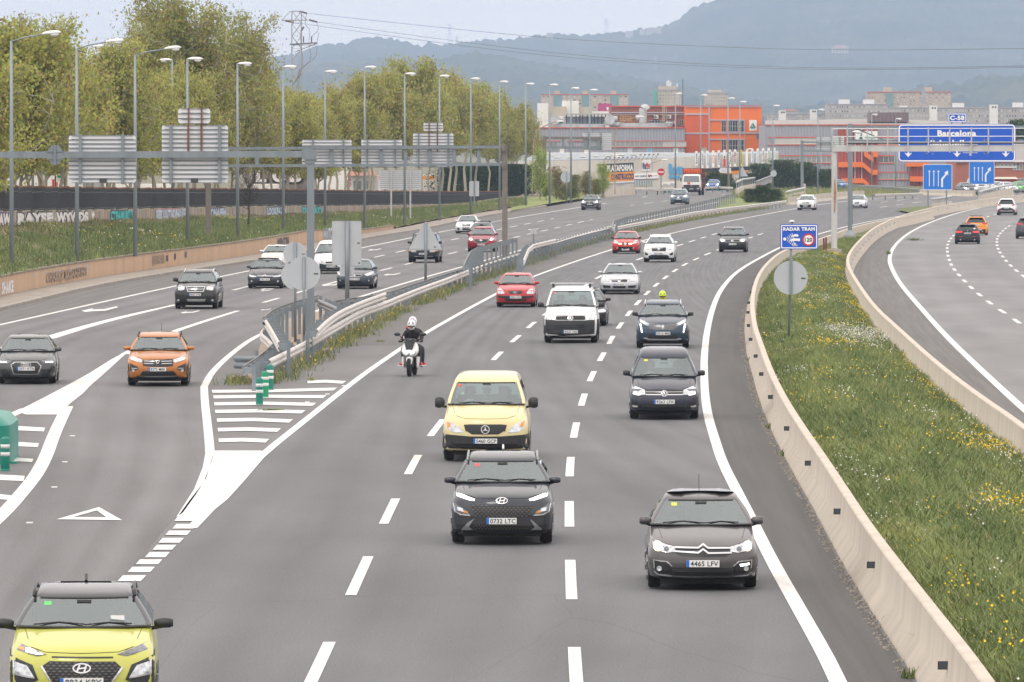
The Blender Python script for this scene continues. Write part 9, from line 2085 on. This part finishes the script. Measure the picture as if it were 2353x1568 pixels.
def rider(label,y0,lean,helmet,pillion=False,seat_z=.86,shoes=True):
 p=empty('person',t.location,yaw,label,'person');zs=seat_z
 if not pillion:
  pts=[(0,y0,zs+.06),(0,y0-.08,zs+.25),(0,y0-.20,zs+.43),(0,y0-.26,zs+.53),(0,y0-.28,zs+.57)]
  rad=[(.15,.12),(.155,.115),(.175,.12),(.10,.09),(.06,.06)];ed=[(0,1),(1,2),(2,3),(3,4)]
  for sx in(-1,1):
   b0=len(pts);pts+=[(sx*.20,y0-.20,zs+.46),(sx*.30,y0-.26,zs+.24),(sx*.31,y0-.48,zs+.24-.02)];rad+=[.082,.066,.048];ed+=[(2,b0),(b0,b0+1),(b0+1,b0+2)]
  skin_body('torso',pts,ed,rad,JK,p)
  for sx in(-1,1):
   MB().tube([(sx*.25,y0-.33,zs+.36),(sx*.225,y0-.40,zs+.26)],.018,5).build('sleeve_stripe',mat('pink_stripe',(.55,.35,.4),.7),p)
   h=MB();h.box((sx*.33,y0-.58,zs+.21),(.085,.07,.05))
   for k in range(4):L_=(.05,.06,.057,.045)[k];h.tube([(sx*.33+(-.03+k*.02),y0-.60,zs+.225),(sx*.33+(-.03+k*.02),y0-.60-L_*.6,zs+.22),(sx*.33+(-.03+k*.02),y0-.60-L_*.55,zs+.18)],.011,5)
   h.tube([(sx*.285,y0-.57,zs+.20),(sx*.27,y0-.60,zs+.18)],.012,5);h.build('hand',GLV,p)
 else:
  pts=[(0,y0,zs+.06),(-.02,y0-.04,zs+.30),(-.03,y0-.08,zs+.50),(-.03,y0-.10,zs+.62),(-.03,y0-.10,zs+.66)];rad=[(.15,.12),(.15,.11),(.18,.11),(.10,.09),(.06,.06)];ed=[(0,1),(1,2),(2,3),(3,4)]
  for sx in(-1,1):
   b0=len(pts);pts+=[(sx*.21,y0-.08,zs+.50),(sx*.27,y0-.16,zs+.28),(sx*.16,y0-.36,zs+.22)];rad+=[.075,.06,.045];ed+=[(2,b0),(b0,b0+1),(b0+1,b0+2)]
  skin_body('torso',pts,ed,rad,JK,p);MB().lathe([(.04,-.03),(.07,0),(.05,.05)],(-.19,y0-.14,zs+.60),10).build('red_collar',HRD,p,sm=True)
 fy=-.12 if not pillion else .18
 for sx in(-1,1):
  kx=.25 if not pillion else .30
  skin_body('leg',[(sx*.09,y0+.02,zs+.04),(sx*kx,y0-.42,zs+.03-(.0 if not pillion else .05)),(sx*(kx+.01),y0-.36,.62),(sx*kx,y0-.30,.40)],[(0,1),(1,2),(2,3)],[.095,.078,.062,.045],JEAN,p)
  sh=MB();V=[];F=[];n=10
  for k,(f,w,h_)in enumerate(((.0,.035,.06),(.25,.045,.075),(.6,.05,.055),(.9,.045,.035),(1,.025,.02))):
   for q_ in range(n):a=2*PI*q_/n;V.append((w*math.cos(a),-.27*f+.06,max(-.01,h_*math.sin(a))+.0))
  for k in range(4):
   for q_ in range(n):F.append((k*n+q_,k*n+(q_+1)%n,(k+1)*n+(q_+1)%n,(k+1)*n+q_))
  F+=[tuple(range(n)),tuple(4*n+q_ for q_ in range(n))];sh.add(V,F);so=sh.build('shoe',SHOE,p,(sx*(kx+.03),y0-.32,.345),sm=50);so.rotation_euler.z=sx*.35;MB().box((0,-.08,-.012),(.10,.30,.02)).build('sole',HW,so)
 hz=zs+(.72 if not pillion else .80);hy=y0-(.36 if not pillion else .14);hx=0 if not pillion else-.03
 h=MB();V=[];F=[];n=20;rows=12
 for j in range(rows+1):
  a=PI*.93*j/rows;z=math.cos(a)
  for k in range(n):q_=2*PI*k/n;r_=math.sin(a)**.85;V.append((.128*r_*math.cos(q_),.155*r_*math.sin(q_),.155*z-(.02 if z<-.3 and math.sin(q_)<0 else 0)))
 for j in range(rows):
  for k in range(n):F.append((j*n+k,j*n+(k+1)%n,(j+1)*n+(k+1)%n,(j+1)*n+k))
 h.add(V,F);ho=h.build('helmet',HW,p,(hx,hy,hz),sm=True);ho.rotation_euler.x=.28 if not pillion else .1
 def onh(name,pts,m,pr=1.02,par=ho):
  b=MB();bm=bmesh.new();tri=tessellate_polygon([[Vector((x,z,0))for x,z in pts]]);vs=[bm.verts.new((x,0,z))for x,z in pts];
  for f_ in tri:bm.faces.new([vs[i]for i in f_])
  for _ in range(2):bmesh.ops.subdivide_edges(bm,edges=bm.edges[:],cuts=1);bmesh.ops.triangulate(bm,faces=[f for f in bm.faces if len(f.verts)>3])
  bm.verts.index_update();V_=[]
  for v in bm.verts:x,z=v.co.x,v.co.z;q_=max(0.02,1-(x/.128)**2-(z/.155)**2);V_.append((x*pr,-.155*math.sqrt(q_)*pr-.003,z*pr))
  b.add(V_,[tuple(v.index for v in f.verts)for f in bm.faces]);bm.free();return b.build(name,m,par,sm=True)
 if helmet=='white':
  onh('visor_opening',[(-.10,-.0),(-.105,-.04),(-.08,-.085),(.08,-.085),(.105,-.04),(.10,-.0),(0,.015)],VIS);onh('face',[(-.06,-.015),(-.055,-.05),(.055,-.05),(.06,-.015)],SKINM,1.035);onh('face_mask',[(-.05,-.052),(-.03,-.085),(.03,-.085),(.05,-.052)],JK,1.04)
  for sx in(-1,1):onh('graphic',[(sx*.05,.12),(sx*.085,.06),(sx*.055,.05),(sx*.035,.1)],VIS,1.02);onh('chin_vent',[(sx*.03,-.10),(sx*.08,-.09),(sx*.05,-.125)],VIS,1.02)
 else:
  onh('visor',[(-.10,.0),(-.1,-.07),(.1,-.07),(.10,.0)],VIS)
  for x_,m_ in((-.055,HRD),(-.018,HBL),(.022,HBL),(.058,HRD)):onh('stripe',[(x_-.011,.025),(x_+.011,.025),(x_*.7+.008,.135),(x_*.7-.008,.135)],m_,1.02)
  for sx in(-1,1):onh('blue_side',[(sx*.07,.03),(sx*.1,.03),(sx*.085,.075)],HBL,1.02)
 return p
rider('scooter rider in a black jacket and white helmet leaning forward, red shoes',.22,.3,'white');rider('pillion passenger with blue, red and white helmet behind the scooter rider',.58,0,'blue',True)
# ---- motorcyclist behind the petrol-blue SUV: only head and shoulders show
o=G(1523,783);t=empty('motorcycle',o+Vector((0,.7,0)),0,'motorcycle hidden behind the petrol-blue SUV with only its rider showing','motorcycle');yaw=0
for yy,nm in((-.72,'front_wheel'),(.72,'rear_wheel')):lathe_x([(.2,-.06),(.29,-.06),(.32,0),(.29,.06),(.2,.06)],(0,0,0)).build(nm,TYRE,t,(0,yy,.32),sm=40)
shell('body',[(.35,-.45,.45,.12),(.6,-.5,.6,.16),(.85,-.45,.8,.16),(.95,-.3,.5,.12)],BLACK);MB().tube([(-.36,-.35,1.05),(0,-.45,1.02),(.36,-.35,1.05)],.02,6).build('handlebar',BLACK,t)
pr=rider('motorcyclist with a yellow and green helmet looking over the roof of the petrol-blue SUV',.2,0,'white',seat_z=.86);pr.scale=(1.0,1.0,1.04)
FLUO=mat('helmet_fluo_yellow',(.62,.75,.02),.3);
for q_ in pr.children:
 if q_.name.startswith('helmet'):
  q_.data.materials[0]=FLUO
  for w_ in q_.children:
   if w_.name.startswith('graphic'):w_.data.materials[0]=mat('helmet_green',(.0,.35,.12),.3)
